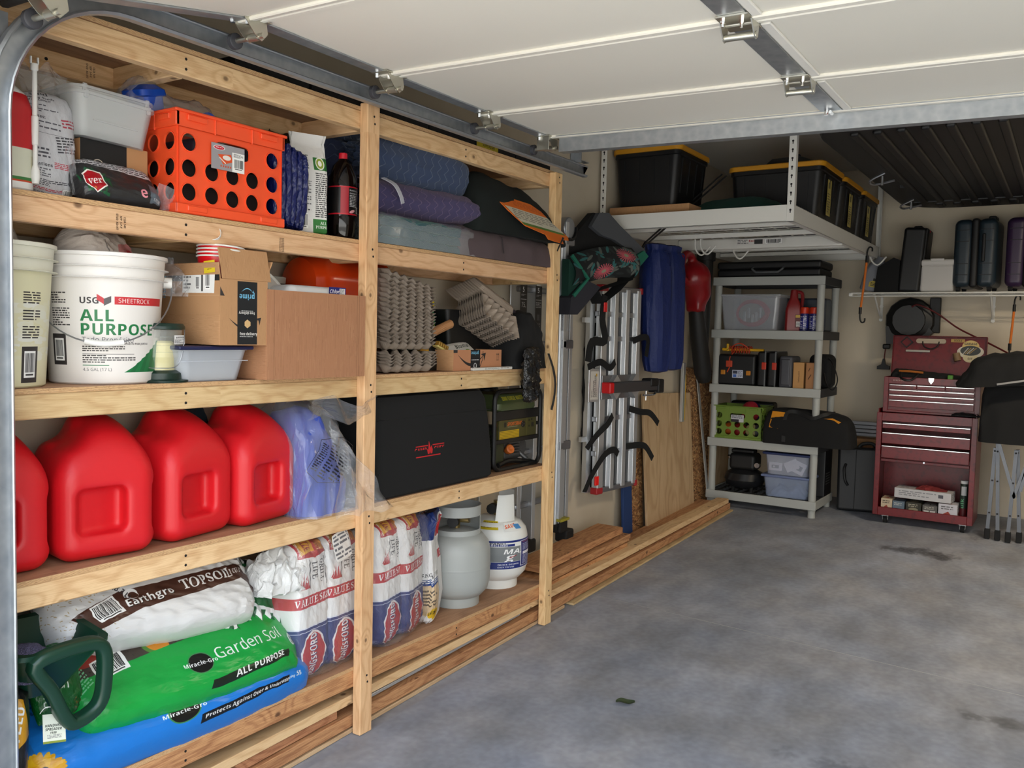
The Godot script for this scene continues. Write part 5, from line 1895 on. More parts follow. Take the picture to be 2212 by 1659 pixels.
	c.para(350, 8, 120, 14, 1, Color(0.3, 0.3, 0.3))
	g = G.new()
	g.rbox(Vector3(0, 0.006, 0), Vector3(0.30, 0.012, 0.025), 0.002, 1)
	solo("leaflet", g, tmat(c.tex(), 0.6), "folded white leaflet on the shelf edge before the small smiling box", "leaflet", Vector3(-0.045, h, -3.33), 90)
	# black bag hanging over the edge
	o = on("bag", "black fabric bag slumped at the shelf end with a strap hanging down", "bag", -0.135, h, -3.62)
	g = G.new()
	g.mound([Vector3(-0.14, 0.02, 0.14), Vector3(-0.08, 0.14, 0.2), Vector3(0.02, 0.26, 0.24), Vector3(0.09, 0.26, 0.25), Vector3(0.15, 0.12, 0.2), Vector3(0.17, 0.02, 0.1)], 81, 0.022, 2.6, 9.0)
	obj("body", g, M.blackfab, o, 60)
	g = G.new()
	g.ribbon(smooth([Vector3(0.13, 0.07, 0.13), Vector3(0.135, 0.0, 0.155), Vector3(0.15, -0.07, 0.16), Vector3(0.152, -0.14, 0.155), Vector3(0.138, -0.20, 0.15)], 5), 0.022, 0.003, Vector3(0.2, 0, 1))
	obj("strap", g, mat(Color(0.16, 0.15, 0.15), 0.9), o)
	g = G.new()
	g.tube(smooth([Vector3(-0.02, 0.32, -0.05), Vector3(0.05, 0.24, 0.0), Vector3(0.11, 0.18, 0.03)], 5), 0.014, 8)
	obj("webbing", g, mat(Color(0.10, 0.08, 0.13), 0.8), o)
	g = G.new().at(Vector3(-0.03, -0.02, 0.148), Vector3(0, 8, 0))
	g.pillow(0.17, 0.26, 0.045, 83, 0.018, 3.0, 2.0, 26, 26)
	solo("rubbish_bag", g, relief(mat(Color(0.03, 0.032, 0.036), 0.2), M.crinkle, 0.9), "shiny black plastic bag hanging over the shelf edge above the generator", "bag", Vector3(-0.135, h - 0.005, -3.60), 90, "", 60)

func egg_cartons(h: float) -> void:
	var pulp := relief(mat(Color(0.60, 0.545, 0.49), 0.95), M.fine, 0.15)
	var ns := FastNoiseLite.new()
	ns.frequency = 1.0
	var make := func(called: String, label: String, nx: int, nz: int, w: float, d: float, lid: bool) -> Node3D:
		var o := thing(called, label, "egg carton", Vector3.ZERO, 90, "pulp egg cartons")
		var f := func(u: float, v: float, t: float) -> Vector3:
			var s := (0.5 + 0.5 * cos(TAU * nx * u)) * (0.5 + 0.5 * cos(TAU * nz * v))
			var e := minf(minf(u, 1.0 - u) * w, minf(v, 1.0 - v) * d)
			var k := smoothstep(0.0, 0.02, e)
			var rim := 0.028 + 0.006 * cos(TAU * nx * u * 1.0) * 1.0
			var y := lerpf(rim, 0.046 * pow(s, 0.75), k)
			var sp := 1.0 + (1.0 - k) * 0.02
			return Vector3((u - 0.5) * w * sp, y - t + ns.get_noise_2d(u * 9.0, v * 9.0) * 0.0015, (v - 0.5) * d * sp)
		var g := G.new()
		g.grid(nx * 7, nz * 7, func(u, v): return f.call(u, v, 0.0), true)
		g.grid(nx * 7, nz * 7, func(u, v): return f.call(u, v, 0.0024))
		for s in [0.0, 1.0]:
			g.grid(nx * 7, 1, func(u, v): return f.call(u, s, v * 0.0024), s < 0.5)
			g.grid(nz * 7, 1, func(u, v): return f.call(s, u, v * 0.0024), s > 0.5)
		obj("tray", g, pulp, o, 50)
		if lid:
			g = G.new()
			g.x = Transform3D(Basis.from_euler(Vector3(deg_to_rad(-34), 0, 0)), Vector3(0, 0.028, -d / 2 - 0.003)) * Transform3D(Basis.IDENTITY, Vector3(0, 0.0, -d * 0.52))
			var rs := []
			for q in [[0.0, 0.0], [0.004, 0.002], [0.012, 0.024], [0.022, 0.030], [0.04, 0.031]]:
				rs.append(G.ring(w - q[0] * 2, d - q[0] * 2, 0.016, q[1]))
			g.loft(rs, false)
			var rr := []
			for q in [[0.0025, 0.0], [0.014, 0.022], [0.024, 0.0275]]:
				rr.append(G.ring(w - q[0] * 2, d - q[0] * 2, 0.016, q[1]))
			g.loft(rr, false)
			obj("lid", g, pulp, o)
		return o
	var nth := ["second", "third", "fourth", "fifth", "sixth", "seventh", "eighth", "ninth", "tenth", "eleventh", "twelfth", "thirteenth", "fourteenth", "fifteenth", "sixteenth"]
	# tall nested tower, its trays fanning a little
	var proto: Node3D
	for k in 17:
		var y := 0.092 + k * 0.0155
		var lb: String = "%s grey egg carton from the bottom of the tall tower" % nth[clampi(k - 1, 0, 14)]
		if k == 16: lb = "topmost grey egg carton of the tall tower beside the middle post"
		elif k == 0: lb = "lowest grey egg carton of the tall tower, resting on the flat egg trays"
		if k == 0:
			proto = make.call("egg_carton", lb, 6, 2, 0.295, 0.115, true)
		var o: Node3D = proto if k == 0 else dup(proto, "egg_carton", Vector3.ZERO, 0, lb)
		o.position = Vector3(-0.135 - k * 0.0006, h + y, -2.822 + sin(k * 2.3) * 0.003)
		o.rotation_degrees = Vector3(0, 90 + sin(k * 1.7) * 1.5, 0)
		o.rotate_object_local(Vector3(0, 0, 1), deg_to_rad(-maxf(0.0, (k - 5) * 0.95)))
		o.rotate_object_local(Vector3(1, 0, 0), deg_to_rad(4.0 + sin(k) * 1.2))
	# flat trays below
	var flat: Node3D
	for k in 5:
		var lb: String = ["lowest flat egg tray under the tall tower", "second flat egg tray from the shelf", "middle one of the five flat egg trays", "fourth flat egg tray from the shelf", "topmost flat egg tray, right under the tower"][k]
		if k == 0:
			flat = make.call("egg_tray", lb, 5, 4, 0.30, 0.24, false)
		var o: Node3D = flat if k == 0 else dup(flat, "egg_tray", Vector3.ZERO, 90, lb)
		o.position = Vector3(-0.175, h + 0.003 + k * 0.0115, -2.80 + sin(k * 2.0) * 0.003)
	flat.set_meta("label", "lowest flat egg tray under the tall tower")
	# leaning nest
	for k in 11:
		var lb: String = "hindmost egg carton of the leaning nest above the small smiling box" if k == 0 else "%s grey egg carton from the back of the leaning nest" % nth[mini(k - 1, 14)]
		if k == 10: lb = "foremost egg carton of the leaning nest, its lid and peaks in full view"
		var o := dup(proto, "egg_carton", Vector3.ZERO, 0, lb)
		var b := Basis.from_euler(Vector3(0, PI / 2, 0)) * Basis(Vector3.BACK, deg_to_rad(-21)) * Basis(Vector3.RIGHT, deg_to_rad(66))
		o.transform = Transform3D(b, Vector3(-0.215, h + 0.185, -3.41) + b.y * (k * 0.0125))

# ---------------------------------------------------------------- fuel, stove bag and generator
func sbox(p: Vector3, c: Vector3, b: Vector3, r: float) -> float:
	var q := (p - c).abs() - b + Vector3(r, r, r)
	return q.max(Vector3.ZERO).length() + minf(maxf(q.x, maxf(q.y, q.z)), 0.0) - r

func smax(a: float, b: float, k: float) -> float:
	var h := maxf(k - absf(a - b), 0.0) / k
	return maxf(a, b) + h * h * k * 0.25

func smin(a: float, b: float, k: float) -> float:
	return -smax(-a, -b, k)

func gas_can(p: Vector3) -> float:
	var d := sbox(p, Vector3(0, 0.198, 0), Vector3(0.134, 0.198, 0.118), 0.05)
	d = smax(d, (p - Vector3(0.005, 0.40, 0)).dot(Vector3(-0.66, 0.74, 0.12).normalized()), 0.05)
	d = smax(d, (p - Vector3(0.04, 0.40, 0)).dot(Vector3(0.76, 0.62, 0.1).normalized()), 0.05)
	d = smax(d, (p - Vector3(0.0, 0.392, 0.03)).dot(Vector3(0, 0.62, 0.78)), 0.06)
	var lobe := sbox(p, Vector3(-0.055, 0.33, -0.05), Vector3(0.06, 0.05, 0.045), 0.04)
	d = smin(d, lobe, 0.02)
	var ax := Vector2(p.x + 0.095, p.y - 0.36).length() - 0.045
	d = smax(d, -ax, 0.03)
	var pk := sbox(p, Vector3(-0.022, 0.135, 0.128), Vector3(0.066, 0.062, 0.046 + (p.x + 0.02) * 0.25), 0.022)
	d = smax(d, -pk, 0.018)
	var rs := sbox(p, Vector3(0.147, 0.13, 0.03), Vector3(0.026, 0.066, 0.075), 0.02)
	return smax(d, -rs, 0.018)

func items_s2() -> void:
	var h: float = HS[1] + 0.001
	var g := G.new()
	g.sdf(gas_can, Vector3(-0.15, -0.008, -0.14), Vector3(0.15, 0.405, 0.14), 0.0065)
	var plast := relief(mat(Color(0.80, 0.075, 0.115), 0.45), M.fine, 0.02)
	var o := on("fuel_can", "red plastic fuel can cut off by the door track", "fuel can", -0.20, h, -1.285, "red fuel cans", -4)
	obj("body", g, plast, o, 70)
	g = G.new()
	g.x = Transform3D(Basis.from_euler(Vector3(deg_to_rad(-28), 0, 0)), Vector3(0.02, 0.36, -0.05))
	g.lathe([Vector2(0.03, -0.01), Vector2(0.034, 0.0), Vector2(0.034, 0.022), Vector2(0.028, 0.026), Vector2(0, 0.026)], 20)
	obj("cap", g, M.black, o)
	for q in [["red plastic fuel can turned so that two of its hand hollows show", -1.572, -9.0, -0.175], ["red plastic fuel can in the middle of the row with one hand hollow showing", -1.845, 9.0, -0.185], ["red plastic fuel can at the end of the row beside the blue bundle", -2.105, 10.0, -0.185]]:
		dup(o, "fuel_can", Vector3(q[3], h, q[1]), 90 + q[2], q[0])
	g = G.new()
	g.mound([Vector3(-0.15, 0.05, 0.08), Vector3(-0.08, 0.36, 0.1), Vector3(0.06, 0.375, 0.1), Vector3(0.15, 0.05, 0.08)], 90, 0.02, 3.0, 9.0)
	solo("rag", g, mat(Color(0.05, 0.13, 0.17), 0.9), "dark teal cloth stuffed behind the row of red cans", "cloth", Vector3(-0.345, h, -1.98), 90, "", 60)
	# blue bundle in a clear bag
	o = on("bundle", "blue printed foam bundle in a clear plastic bag spilling over the shelf edge", "bundle", -0.17, h, -2.33)
	g = G.new()
	g.mound([Vector3(-0.10, 0.05, 0.2), Vector3(-0.085, 0.30, 0.27), Vector3(-0.02, 0.365, 0.29), Vector3(0.05, 0.30, 0.28), Vector3(0.11, 0.14, 0.24), Vector3(0.135, 0.02, 0.15)], 91, 0.022, 2.8, 9.0)
	obj("foam", g, relief(mat(Color(0.20, 0.30, 0.66), 0.45), M.crinkle, 0.5), o, 60)
	var fil := relief(pane(Color(0.93, 0.95, 0.98), 0.11, 0.16), M.crinkle, 0.8)
	g = G.new()
	g.mound([Vector3(-0.125, 0.10, 0.24), Vector3(-0.11, 0.36, 0.31), Vector3(-0.02, 0.385, 0.33), Vector3(0.07, 0.36, 0.32), Vector3(0.12, 0.22, 0.32), Vector3(0.145, 0.08, 0.25), Vector3(0.147, 0.01, 0.1)], 92, 0.035, 2.4, 12.0)
	obj("film", g, fil, o, 60)
	g = G.new()
	g.grid(26, 20, func(u, v):
		var x := lerpf(-0.02, 0.10 + v * 0.16, u)
		var y := lerpf(0.30 - u * 0.10, -0.012 + absf(sin(u * 9.0)) * 0.012, v)
		return Vector3(x, y, 0.172 + v * 0.045 + sin(u * 13.0 + v * 4.0) * 0.012 + sin(u * 5.0 - v * 9.0) * 0.012))
	obj("film_tail", g, fil, o, 60)
	g = G.new()
	g.grid(24, 14, func(u, v): return Vector3(lerpf(-0.11, 0.19, u), lerpf(0.33, 0.40, v) + sin(u * 7.0) * 0.02 - u * 0.01, 0.15 + v * 0.04 + sin(u * 14.0 + v * 5.0) * 0.014))
	obj("film_neck", g, fil, o, 60)
	var c := Cv.new(256, 256, Color(0.05, 0.05, 0.08, 0))
	var ik := Color(0.07, 0.07, 0.12)
	for q in [[150, 24, 74, 190], [86, 60, 50, 170], [34, 86, 36, 130]]:
		c.para(q[0], q[1], q[2], q[3], 13, ik)
	c.line([Vector2(20, 80), Vector2(140, 10), Vector2(236, 10), Vector2(240, 190), Vector2(110, 246), Vector2(24, 230), Vector2(20, 80)], 2.5, ik)
	g = G.new().at(Vector3(0.0, 0.19, 0.163), Vector3(0, 0, -32))
	g.grid(12, 12, func(u, v): return Vector3((u - 0.5) * 0.19, (0.5 - v) * 0.20, sin(u * 3.0) * 0.012 - absf(v - 0.5) * 0.05), true)
	obj("print", g, cut(c.tex(true)), o, 60)
	# stove in its black carry bag
	o = on("stove_bag", "black canvas stove bag with a red emblem filling the shelf bay", "bag", -0.205, h, -2.975)
	var rs := []
	for q in [[0.75, 0.31, 0.0], [0.765, 0.335, 0.012], [0.765, 0.335, 0.10], [0.745, 0.325, 0.24], [0.715, 0.31, 0.35], [0.69, 0.28, 0.385], [0.64, 0.22, 0.392]]:
		var r := G.ring(q[0], q[1], 0.035, q[2], Vector2(-0.012 * q[2] / 0.39, -0.01 * q[2]), 6)
		rs.append(r)
	g = G.new()
	g.loft(rs)
	obj("body", g, M.blackfab, o)
	g = G.new()
	g.bar(Vector3(-0.30, 0.365, 0.135), Vector3(-0.10, 0.367, 0.135), 0.006, 0.006)
	obj("zip", g, M.black, o)
	g = G.new()
	for y in [0.10, 0.30]:
		g.bar(Vector3(-0.372, y, 0.163 - y * 0.03), Vector3(0.36, y, 0.163 - y * 0.03), 0.004, 0.003)
	obj("seam", g, M.rubber, o).set_meta("kind", "stuff")
	var rdm := mat(Color(0.75, 0.11, 0.13), 0.7)
	g = G.new().at(Vector3(-0.075, 0.165, 0.1635), Vector3(-2, 0, 0))
	g.x = g.x * Transform3D(Basis.IDENTITY, Vector3(-0.055, 0, 0))
	g.letters("CAMP", 0.021, 0.0, true, false, 0.95)
	g.x = g.x * Transform3D(Basis.IDENTITY, Vector3(0.118, 0, 0))
	g.letters("CHEF", 0.021, 0.0, true, false, 0.95)
	g.x = g.x * Transform3D(Basis.IDENTITY, Vector3(-0.06, 0, 0))
	g.prism([Vector2(-0.014, -0.016), Vector2(-0.018, 0.004), Vector2(-0.010, 0.0), Vector2(-0.006, 0.034), Vector2(0.003, 0.006), Vector2(0.010, 0.016), Vector2(0.017, 0.0), Vector2(0.014, -0.016), Vector2(0.004, -0.016), Vector2(0.0, -0.004), Vector2(-0.004, -0.016)], -0.0005, 0.0008)
	g.box(Vector3(-0.05, 0.018, 0), Vector3(0.075, 0.004, 0.001))
	g.box(Vector3(0.055, 0.018, 0), Vector3(0.075, 0.004, 0.001))
	g.box(Vector3(-0.01, -0.024, 0), Vector3(0.155, 0.004, 0.001))
	obj("emblem", g, rdm, o, 0)
	g = G.new()
	g.mound([Vector3(-0.12, 0.02, 0.06), Vector3(-0.06, 0.37, 0.08), Vector3(0.08, 0.36, 0.08), Vector3(0.12, 0.02, 0.06)], 97, 0.015, 3.0, 9.0)
	solo("cover", g, M.blackfab, "black cover stuffed behind the blue bundle", "cover", Vector3(-0.355, h, -2.45), 90, "", 60)
	# generator
	o = on("generator", "olive green generator in a black tube frame with a printed panel", "generator", -0.225, h, -3.635)
	var olive := mat(Color(0.27, 0.31, 0.19), 0.4)
	for z in [0.13, -0.13]:
		g = G.new()
		g.sweep(arc(Vector3(0.155, 0.05, z), 0.045, -90, 0, 5) + arc(Vector3(0.155, 0.325, z), 0.045, 0, 90, 5) + arc(Vector3(-0.155, 0.325, z), 0.045, 90, 180, 5) + arc(Vector3(-0.155, 0.05, z), 0.045, 180, 270, 5), rrect(0.022, 0.022, 0.0109, 3), Vector3.BACK, true)
		obj("frame", g, M.black, o)
	g = G.new()
	for q in [[-0.19, 0.2], [0.19, 0.2], [-0.15, 0.012], [0.15, 0.012]]:
		g.cyl(Vector3(q[0], q[1], -0.13), Vector3(q[0], q[1], 0.13), 0.009)
	g.box(Vector3(0, 0.255, 0.124), Vector3(0.38, 0.045, 0.012), 0.003)
	g.box(Vector3(0, 0.135, 0.124), Vector3(0.38, 0.02, 0.016), 0.003)
	obj("rails", g, M.black, o).set_meta("kind", "stuff")
	g = G.new()
	g.loft([G.ring(0.33, 0.25, 0.03, 0.275), G.ring(0.345, 0.262, 0.035, 0.285), G.ring(0.345, 0.262, 0.04, 0.31), G.ring(0.30, 0.20, 0.05, 0.352), G.ring(0.2, 0.12, 0.05, 0.36)])
	var tk := obj("tank", g, olive, o)
	g = G.new().at(Vector3(-0.05, 0.358, -0.02))
	g.lathe([Vector2(0.035, 0), Vector2(0.036, 0.012), Vector2(0.03, 0.018), Vector2(0, 0.018)], 20)
	obj("filler_cap", g, M.black, tk)
	c = Cv.new(512, 96, Color(0.27, 0.31, 0.19))
	c.text("2000 SURGE WATTS", 16, 46, 46, Color(0.72, 0.68, 0.12), "", 0.62)
	c.text("SPORTSMAN", 380, 44, 22, Color(0.78, 0.48, 0.08), "i", 0.75)
	lab(tk, "print", c.tex(), Vector3(0.0, 0.332, 0.1165), 0.26, 0.045, Vector3(-37, 0, 0))
	c = Cv.new(512, 224, Color(0.28, 0.27, 0.13))
	c.text("GENERATOR", 14, 20, 11, Color(0.75, 0.5, 0.15))
	c.text("SPORTSMAN", 110, 66, 36, Color(0.80, 0.36, 0.10), "i", 0.7)
	c.rect(112, 92, 130, 4, Color(0.6, 0.6, 0.5))
	c.rect(66, 44, 26, 48, Color(0.06, 0.06, 0.06))
	c.rect(8, 128, 258, 84, Color(0.76, 0.62, 0.08))
	for i in 5:
		c.rect(14, 138 + i * 15, 246, 4, Color(0.4, 0.32, 0.05))
	c.ell(320, 82, 30, 34, Color(0.07, 0.07, 0.08))
	for a in 3:
		c.ell(320 + cos(a * 2.1) * 14, 82 + sin(a * 2.1) * 15, 5, 5, Color(0.35, 0.36, 0.4))
	c.rect(366, 14, 12, 196, Color(0.36, 0.34, 0.18))
	for q in [[404, 50], [440, 44], [404, 110], [450, 100]]:
		c.ell(q[0], q[1], 11, 11, Color(0.10, 0.10, 0.08))
	c.rect(436, 76, 34, 46, Color(0.06, 0.06, 0.06))
	g = G.new()
	g.rbox(Vector3(0.015, 0.19, 0.108), Vector3(0.33, 0.105, 0.03), 0.005, 1)
	obj("control_panel", g, tmat(c.tex(), 0.4), o)
	g = G.new()
	g.rbox(Vector3(0.04, 0.08, 0.0), Vector3(0.17, 0.12, 0.15), 0.03, 3)
	for i in 6:
		g.box(Vector3(0.03, 0.06 + i * 0.014, 0.08), Vector3(0.10, 0.005, 0.03))
	g.cyl(Vector3(0.11, 0.08, 0.0), Vector3(0.18, 0.08, 0.0), 0.065, 20)
	g.cyl(Vector3(0.12, 0.07, 0.04), Vector3(0.15, 0.02, 0.09), 0.012, 10)
	var en := obj("engine", g, mat(Color(0.36, 0.36, 0.36), 0.45, 0.5), o)
	g = G.new()
	g.rbox(Vector3(-0.10, 0.11, 0.0), Vector3(0.10, 0.19, 0.2), 0.03, 3)
	obj("shroud", g, mat(Color(0.16, 0.18, 0.10), 0.5), o)
	g = G.new()
	for i in 8:
		g.box(Vector3(-0.153, 0.06 + i * 0.014, 0.03), Vector3(0.012, 0.006, 0.10), 0.001)
	obj("grille", g, mat(Color(0.10, 0.10, 0.09), 0.5), o)
	g = G.new().at(Vector3(-0.03, 0.085, 0.10), Vector3(65, -20, 0))
	g.lathe([Vector2(0.014, -0.02), Vector2(0.022, 0), Vector2(0.023, 0.016), Vector2(0.018, 0.02), Vector2(0.012, 0.02), Vector2(0.0, 0.012)], 12)
	obj("oil_cap", g, mat(Color(0.72, 0.36, 0.10), 0.5), en)
	g = G.new()
	g.tube(smooth([Vector3(-0.12, 0.02, 0.10), Vector3(-0.02, 0.03, 0.09), Vector3(0.08, 0.02, 0.10), Vector3(0.15, 0.012, 0.11)], 5), 0.012, 8)
	obj("hose", g, M.black, o)

# ---------------------------------------------------------------- bottom shelf
func barcode_patch(c: Cv, x: float, y: float, w: float, h: float, rot := 0.0) -> void:
	c.bars(x, y, w, h, rot)

func gro(c: Cv, x: float, y: float, r: float) -> void:
	c.ell(x, y, r * 1.1, r * 1.1, Color(0.25, 0.5, 0.3))
	c.ell(x, y, r, r, Color(0.05, 0.06, 0.06))
	c.text("Miracle-Gro", x, y, r * 0.42, Color(0.93, 0.93, 0.93), "c", 0.9)

func flower(c: Cv, x: float, y: float, r: float) -> void:
	for i in 26:
		var a := i * 2.4
		c.ell(x + cos(a) * r * 0.55, y + sin(a) * r * 0.55, r * 0.5, r * 0.16, Color(0.86, 0.66, 0.08).lerp(Color(0.72, 0.47, 0.05), c.rg.randf() * 0.6), rad_to_deg(a), 14)
	c.ell(x, y, r * 0.2, r * 0.2, Color(0.1, 0.06, 0.04))

func soil_bag(called: String, label: String, tex: Texture2D, pos: Vector3, deg: Vector3, w: float, hh: float, d: float, sd: int, wr := 0.006, rough := 0.3, fl := 0.8) -> Node3D:
	var o := thing(called, label, "bag", pos, 90)
	var g := G.new().at(Vector3.ZERO, deg)
	g.pillow(w, hh, d, sd, wr, 5.0, 2.6, 40, 34, fl)
	obj("bag", g, relief(tmat(tex, rough), M.crinkle, 0.35), o, 60)
	return o

func items_s1() -> void:
	var h: float = HS[0] + 0.001
	var wt := Color(0.92, 0.92, 0.91)
	# potting mix
	var bl := Color(0.10, 0.46, 0.80)
	var c := Cv.new(1024, 512, bl)
	c.poly([Vector2(0, 0), Vector2(120, 0), Vector2(80, 512), Vector2(0, 512)], Color(0.14, 0.40, 0.66))
	flower(c, 70, 440, 78)
	flower(c, 850, 360, 50)
	gro(c, 480, 430, 38)
	c.text("Potting Mix", 545, 400, 44, Color(0.80, 0.90, 0.97), "l", 0.95, -3)
	c.poly([Vector2(520, 466), Vector2(830, 444), Vector2(826, 472), Vector2(516, 496)], Color(0.05, 0.06, 0.09))
	c.text("Protects Against Over & Underwatering", 528, 480, 13, wt, "i", 0.98, -4)
	c.text("55", 872, 448, 26, wt, "i", 1.0, -5)
	c.para(200, 180, 40, 80, 6, Color(0.06, 0.28, 0.5), 60)
	soil_bag("soil_bag", "bright blue potting mix bag lying lowest of its pile", c.tex(), Vector3(-0.185, h + 0.095, -1.80), Vector3(-62, 2, -3), 1.0, 0.36, 0.19, 5)
	# garden soil
	var gn := Color(0.06, 0.60, 0.24)
	c = Cv.new(1024, 512, gn)
	c.rect(0, 0, 1024, 300, Color(0.27, 0.23, 0.2))
	for i in 900:
		c.ell(c.rg.randf() * 1024, c.rg.randf() * 300, 4, 2.5, Color(0.30, 0.27, 0.23).lerp(Color(0.16, 0.14, 0.12), c.rg.randf()), c.rg.randf() * 180, 8)
	c.ell(130, 160, 170, 110, Color(0.60, 0.20, 0.15), 8)
	c.ell(100, 130, 60, 34, Color(0.70, 0.34, 0.28), 10)
	for i in 6:
		c.ell(170 + i * 14, 70 + i * 9, 44, 6, Color(0.22, 0.34, 0.14), i * 30)
	c.poly([Vector2(560, 0), Vector2(960, 0), Vector2(960, 130), Vector2(560, 180)], Color(0.86, 0.72, 0.08))
	for i in 16:
		c.ell(380 + c.rg.randf() * 230, 110 + c.rg.randf() * 170, 42, 15, Color(0.20, 0.40, 0.16).lerp(Color(0.33, 0.52, 0.22), c.rg.randf()), c.rg.randf() * 180)
	for q in [[360, 150], [445, 120], [520, 150], [600, 110], [650, 170], [420, 200], [400, 250], [560, 200]]:
		c.ell(q[0], q[1], 42, 30, Color(0.80, 0.52, 0.16), 30)
		c.ell(q[0] - 8, q[1] - 8, 22, 14, Color(0.90, 0.68, 0.30), 30)
	c.poly([Vector2(0, 330), Vector2(1024, 190), Vector2(1024, 512), Vector2(0, 512)], gn)
	c.para(14, 300, 120, 70, 7, Color(0.5, 0.8, 0.6), -20)
	c.bars(160, 262, 120, 66, -9)
	gro(c, 500, 362, 38)
	c.text("Garden Soil", 555, 345, 46, wt, "l", 0.95, -6)
	c.poly([Vector2(520, 442), Vector2(880, 396), Vector2(880, 432), Vector2(510, 480)], Color(0.07, 0.13, 0.1))
	c.text("ALL PURPOSE", 600, 446, 28, wt, "i", 1.0, -8)
	c.ell(944, 345, 26, 30, Color(0.9, 0.94, 0.9))
	c.text("40", 944, 338, 16, Color(0.1, 0.3, 0.2), "c")
	c.text("QT", 944, 358, 14, Color(0.1, 0.3, 0.2), "c")
	soil_bag("soil_bag", "bright green garden soil bag on top of the blue bag", c.tex(), Vector3(-0.175, h + 0.212, -1.845), Vector3(-52, 5, -7), 0.80, 0.38, 0.16, 6)
	# topsoil
	c = Cv.new(1024, 512, Color(0.86, 0.855, 0.85))
	for i in 240:
		c.ell(c.rg.randf() * 300, c.rg.randf() * 512, c.rg.randf_range(2, 9), 2, Color(0.70, 0.62, 0.48), c.rg.randf() * 60, 8)
	c.poly([Vector2(120, 340), Vector2(330, 262), Vector2(880, 182), Vector2(1010, 300), Vector2(960, 330), Vector2(860, 262), Vector2(400, 350), Vector2(190, 440)], Color(0.29, 0.175, 0.14))
	c.text("Earthgro", 352, 322, 32, Color(0.1, 0.08, 0.07), "", 1.0, -12)
	c.text("Earthgro", 350, 319, 32, wt, "", 1.0, -12)
	c.ell(380, 276, 30, 22, wt)
	c.ell(388, 280, 20, 14, Color(0.29, 0.175, 0.14))
	c.text("TOPSOIL", 560, 268, 46, wt, "s", 0.9, -9)
	c.text("1 CU FT", 800, 228, 22, wt, "s", 0.9, -6)
	c.bars(200, 315, 120, 84, -22)
	c.text("Earthgro", 20, 120, 34, Color(0.1, 0.1, 0.1), "", 0.9, 28)
	c.text("NETO 1 PIE CUBICO (28.3 L)", 150, 40, 22, Color(0.2, 0.2, 0.22), "", 0.85, 48)
	c.para(420, 40, 150, 90, 9, Color(0.45, 0.45, 0.47), -12)
	c.para(610, 30, 200, 80, 6, Color(0.5, 0.5, 0.52), -10)
	soil_bag("soil_bag", "white topsoil bag with a brown band on top of the green bag", c.tex(), Vector3(-0.195, h + 0.395, -1.765), Vector3(-42, 6, -9), 0.70, 0.27, 0.17, 8, 0.010)
	# striped bag and its crumpled neck
	c = Cv.new(512, 512, Color(0.88, 0.885, 0.88))
	for i in 15:
		c.line([Vector2(20 + i * 34, 240), Vector2(60 + i * 32, 380), Vector2(120 + i * 28, 512)], 15, Color(0.09, 0.34, 0.20))
		c.line([Vector2(i * 36, 0), Vector2(20 + i * 35, 90)], 17, Color(0.10, 0.16, 0.13))
	c.poly([Vector2(120, 70), Vector2(512, 90), Vector2(512, 220), Vector2(180, 230)], Color(0.10, 0.38, 0.20))
	c.ell(220, 110, 38, 34, wt)
	c.ell(220, 110, 24, 22, Color(0.1, 0.13, 0.12))
	c.ell(330, 125, 36, 34, wt)
	c.text("ALL", 330, 128, 18, Color(0.1, 0.2, 0.15), "c")
	c.para(300, 170, 160, 40, 3, Color(0.6, 0.8, 0.65))
	c.text("WL", 320, 300, 90, Color(0.10, 0.38, 0.20), "", 0.9, 15)
	soil_bag("soil_bag", "green and white striped bag slumped behind the topsoil bag", c.tex(), Vector3(-0.215, h + 0.225, -2.13), Vector3(-26, 8, -32), 0.44, 0.40, 0.17, 14, 0.016)
	var g := G.new()
	g.mound([Vector3(-0.10, 0.02, 0.08), Vector3(-0.075, 0.11, 0.15), Vector3(0.0, 0.145, 0.17), Vector3(0.06, 0.12, 0.16), Vector3(0.09, 0.04, 0.1)], 17, 0.035, 2.0, 20.0, 44, 30)
	solo("plastic_bag", g, relief(mat(Color(0.84, 0.84, 0.83), 0.35), M.crinkle, 0.8), "white crumpled plastic bag heaped on the striped bag", "bag", Vector3(-0.15, h + 0.335, -2.20), 90, "", 60)
	# charcoal: two shrink-wrapped pairs
	var nv := Color(0.135, 0.19, 0.43)
	c = Cv.new(384, 1024, Color(0.88, 0.875, 0.87))
	c.rect(0, 600, 384, 424, nv)
	c.rect(0, 592, 384, 8, Color(0.82, 0.83, 0.87))
	c.rect(0, 616, 384, 4, Color(0.75, 0.77, 0.85))
	c.ell(170, 800, 104, 178, Color(0.9, 0.88, 0.88))
	c.ell(170, 800, 92, 166, Color(0.68, 0.13, 0.17))
	for q in [[5, nv], [0, Color(0.93, 0.92, 0.92)]]:
		c.text("KINGSFORD", 172 + q[0], 944 + q[0], 50, q[1], "", 0.80, -90)
	c.rect(0, 430, 384, 62, Color(0.70, 0.12, 0.16))
	c.text("VALUE SIZE", 192, 461, 38, wt, "sc", 0.95)
	c.text("GRILL", 260, 230, 40, Color(0.3, 0.3, 0.31), "s", 0.85, 90)
	c.text("LIFE", 200, 240, 40, Color(0.3, 0.3, 0.31), "s", 0.85, 90)
	c.line([Vector2(295, 210), Vector2(300, 400)], 7, Color(0.3, 0.3, 0.31))
	c.line([Vector2(165, 215), Vector2(160, 395)], 7, Color(0.3, 0.3, 0.31))
	for i in 7:
		c.poly([Vector2(80 + i * 10, 380), Vector2(90 + i * 10, 380), Vector2(88 + i * 10 + sin(i * 2.0) * 8, 280 + absf(i - 3) * 14)], Color(0.68, 0.16, 0.18))
	c.rect(90, 376, 70, 14, Color(0.68, 0.16, 0.18))
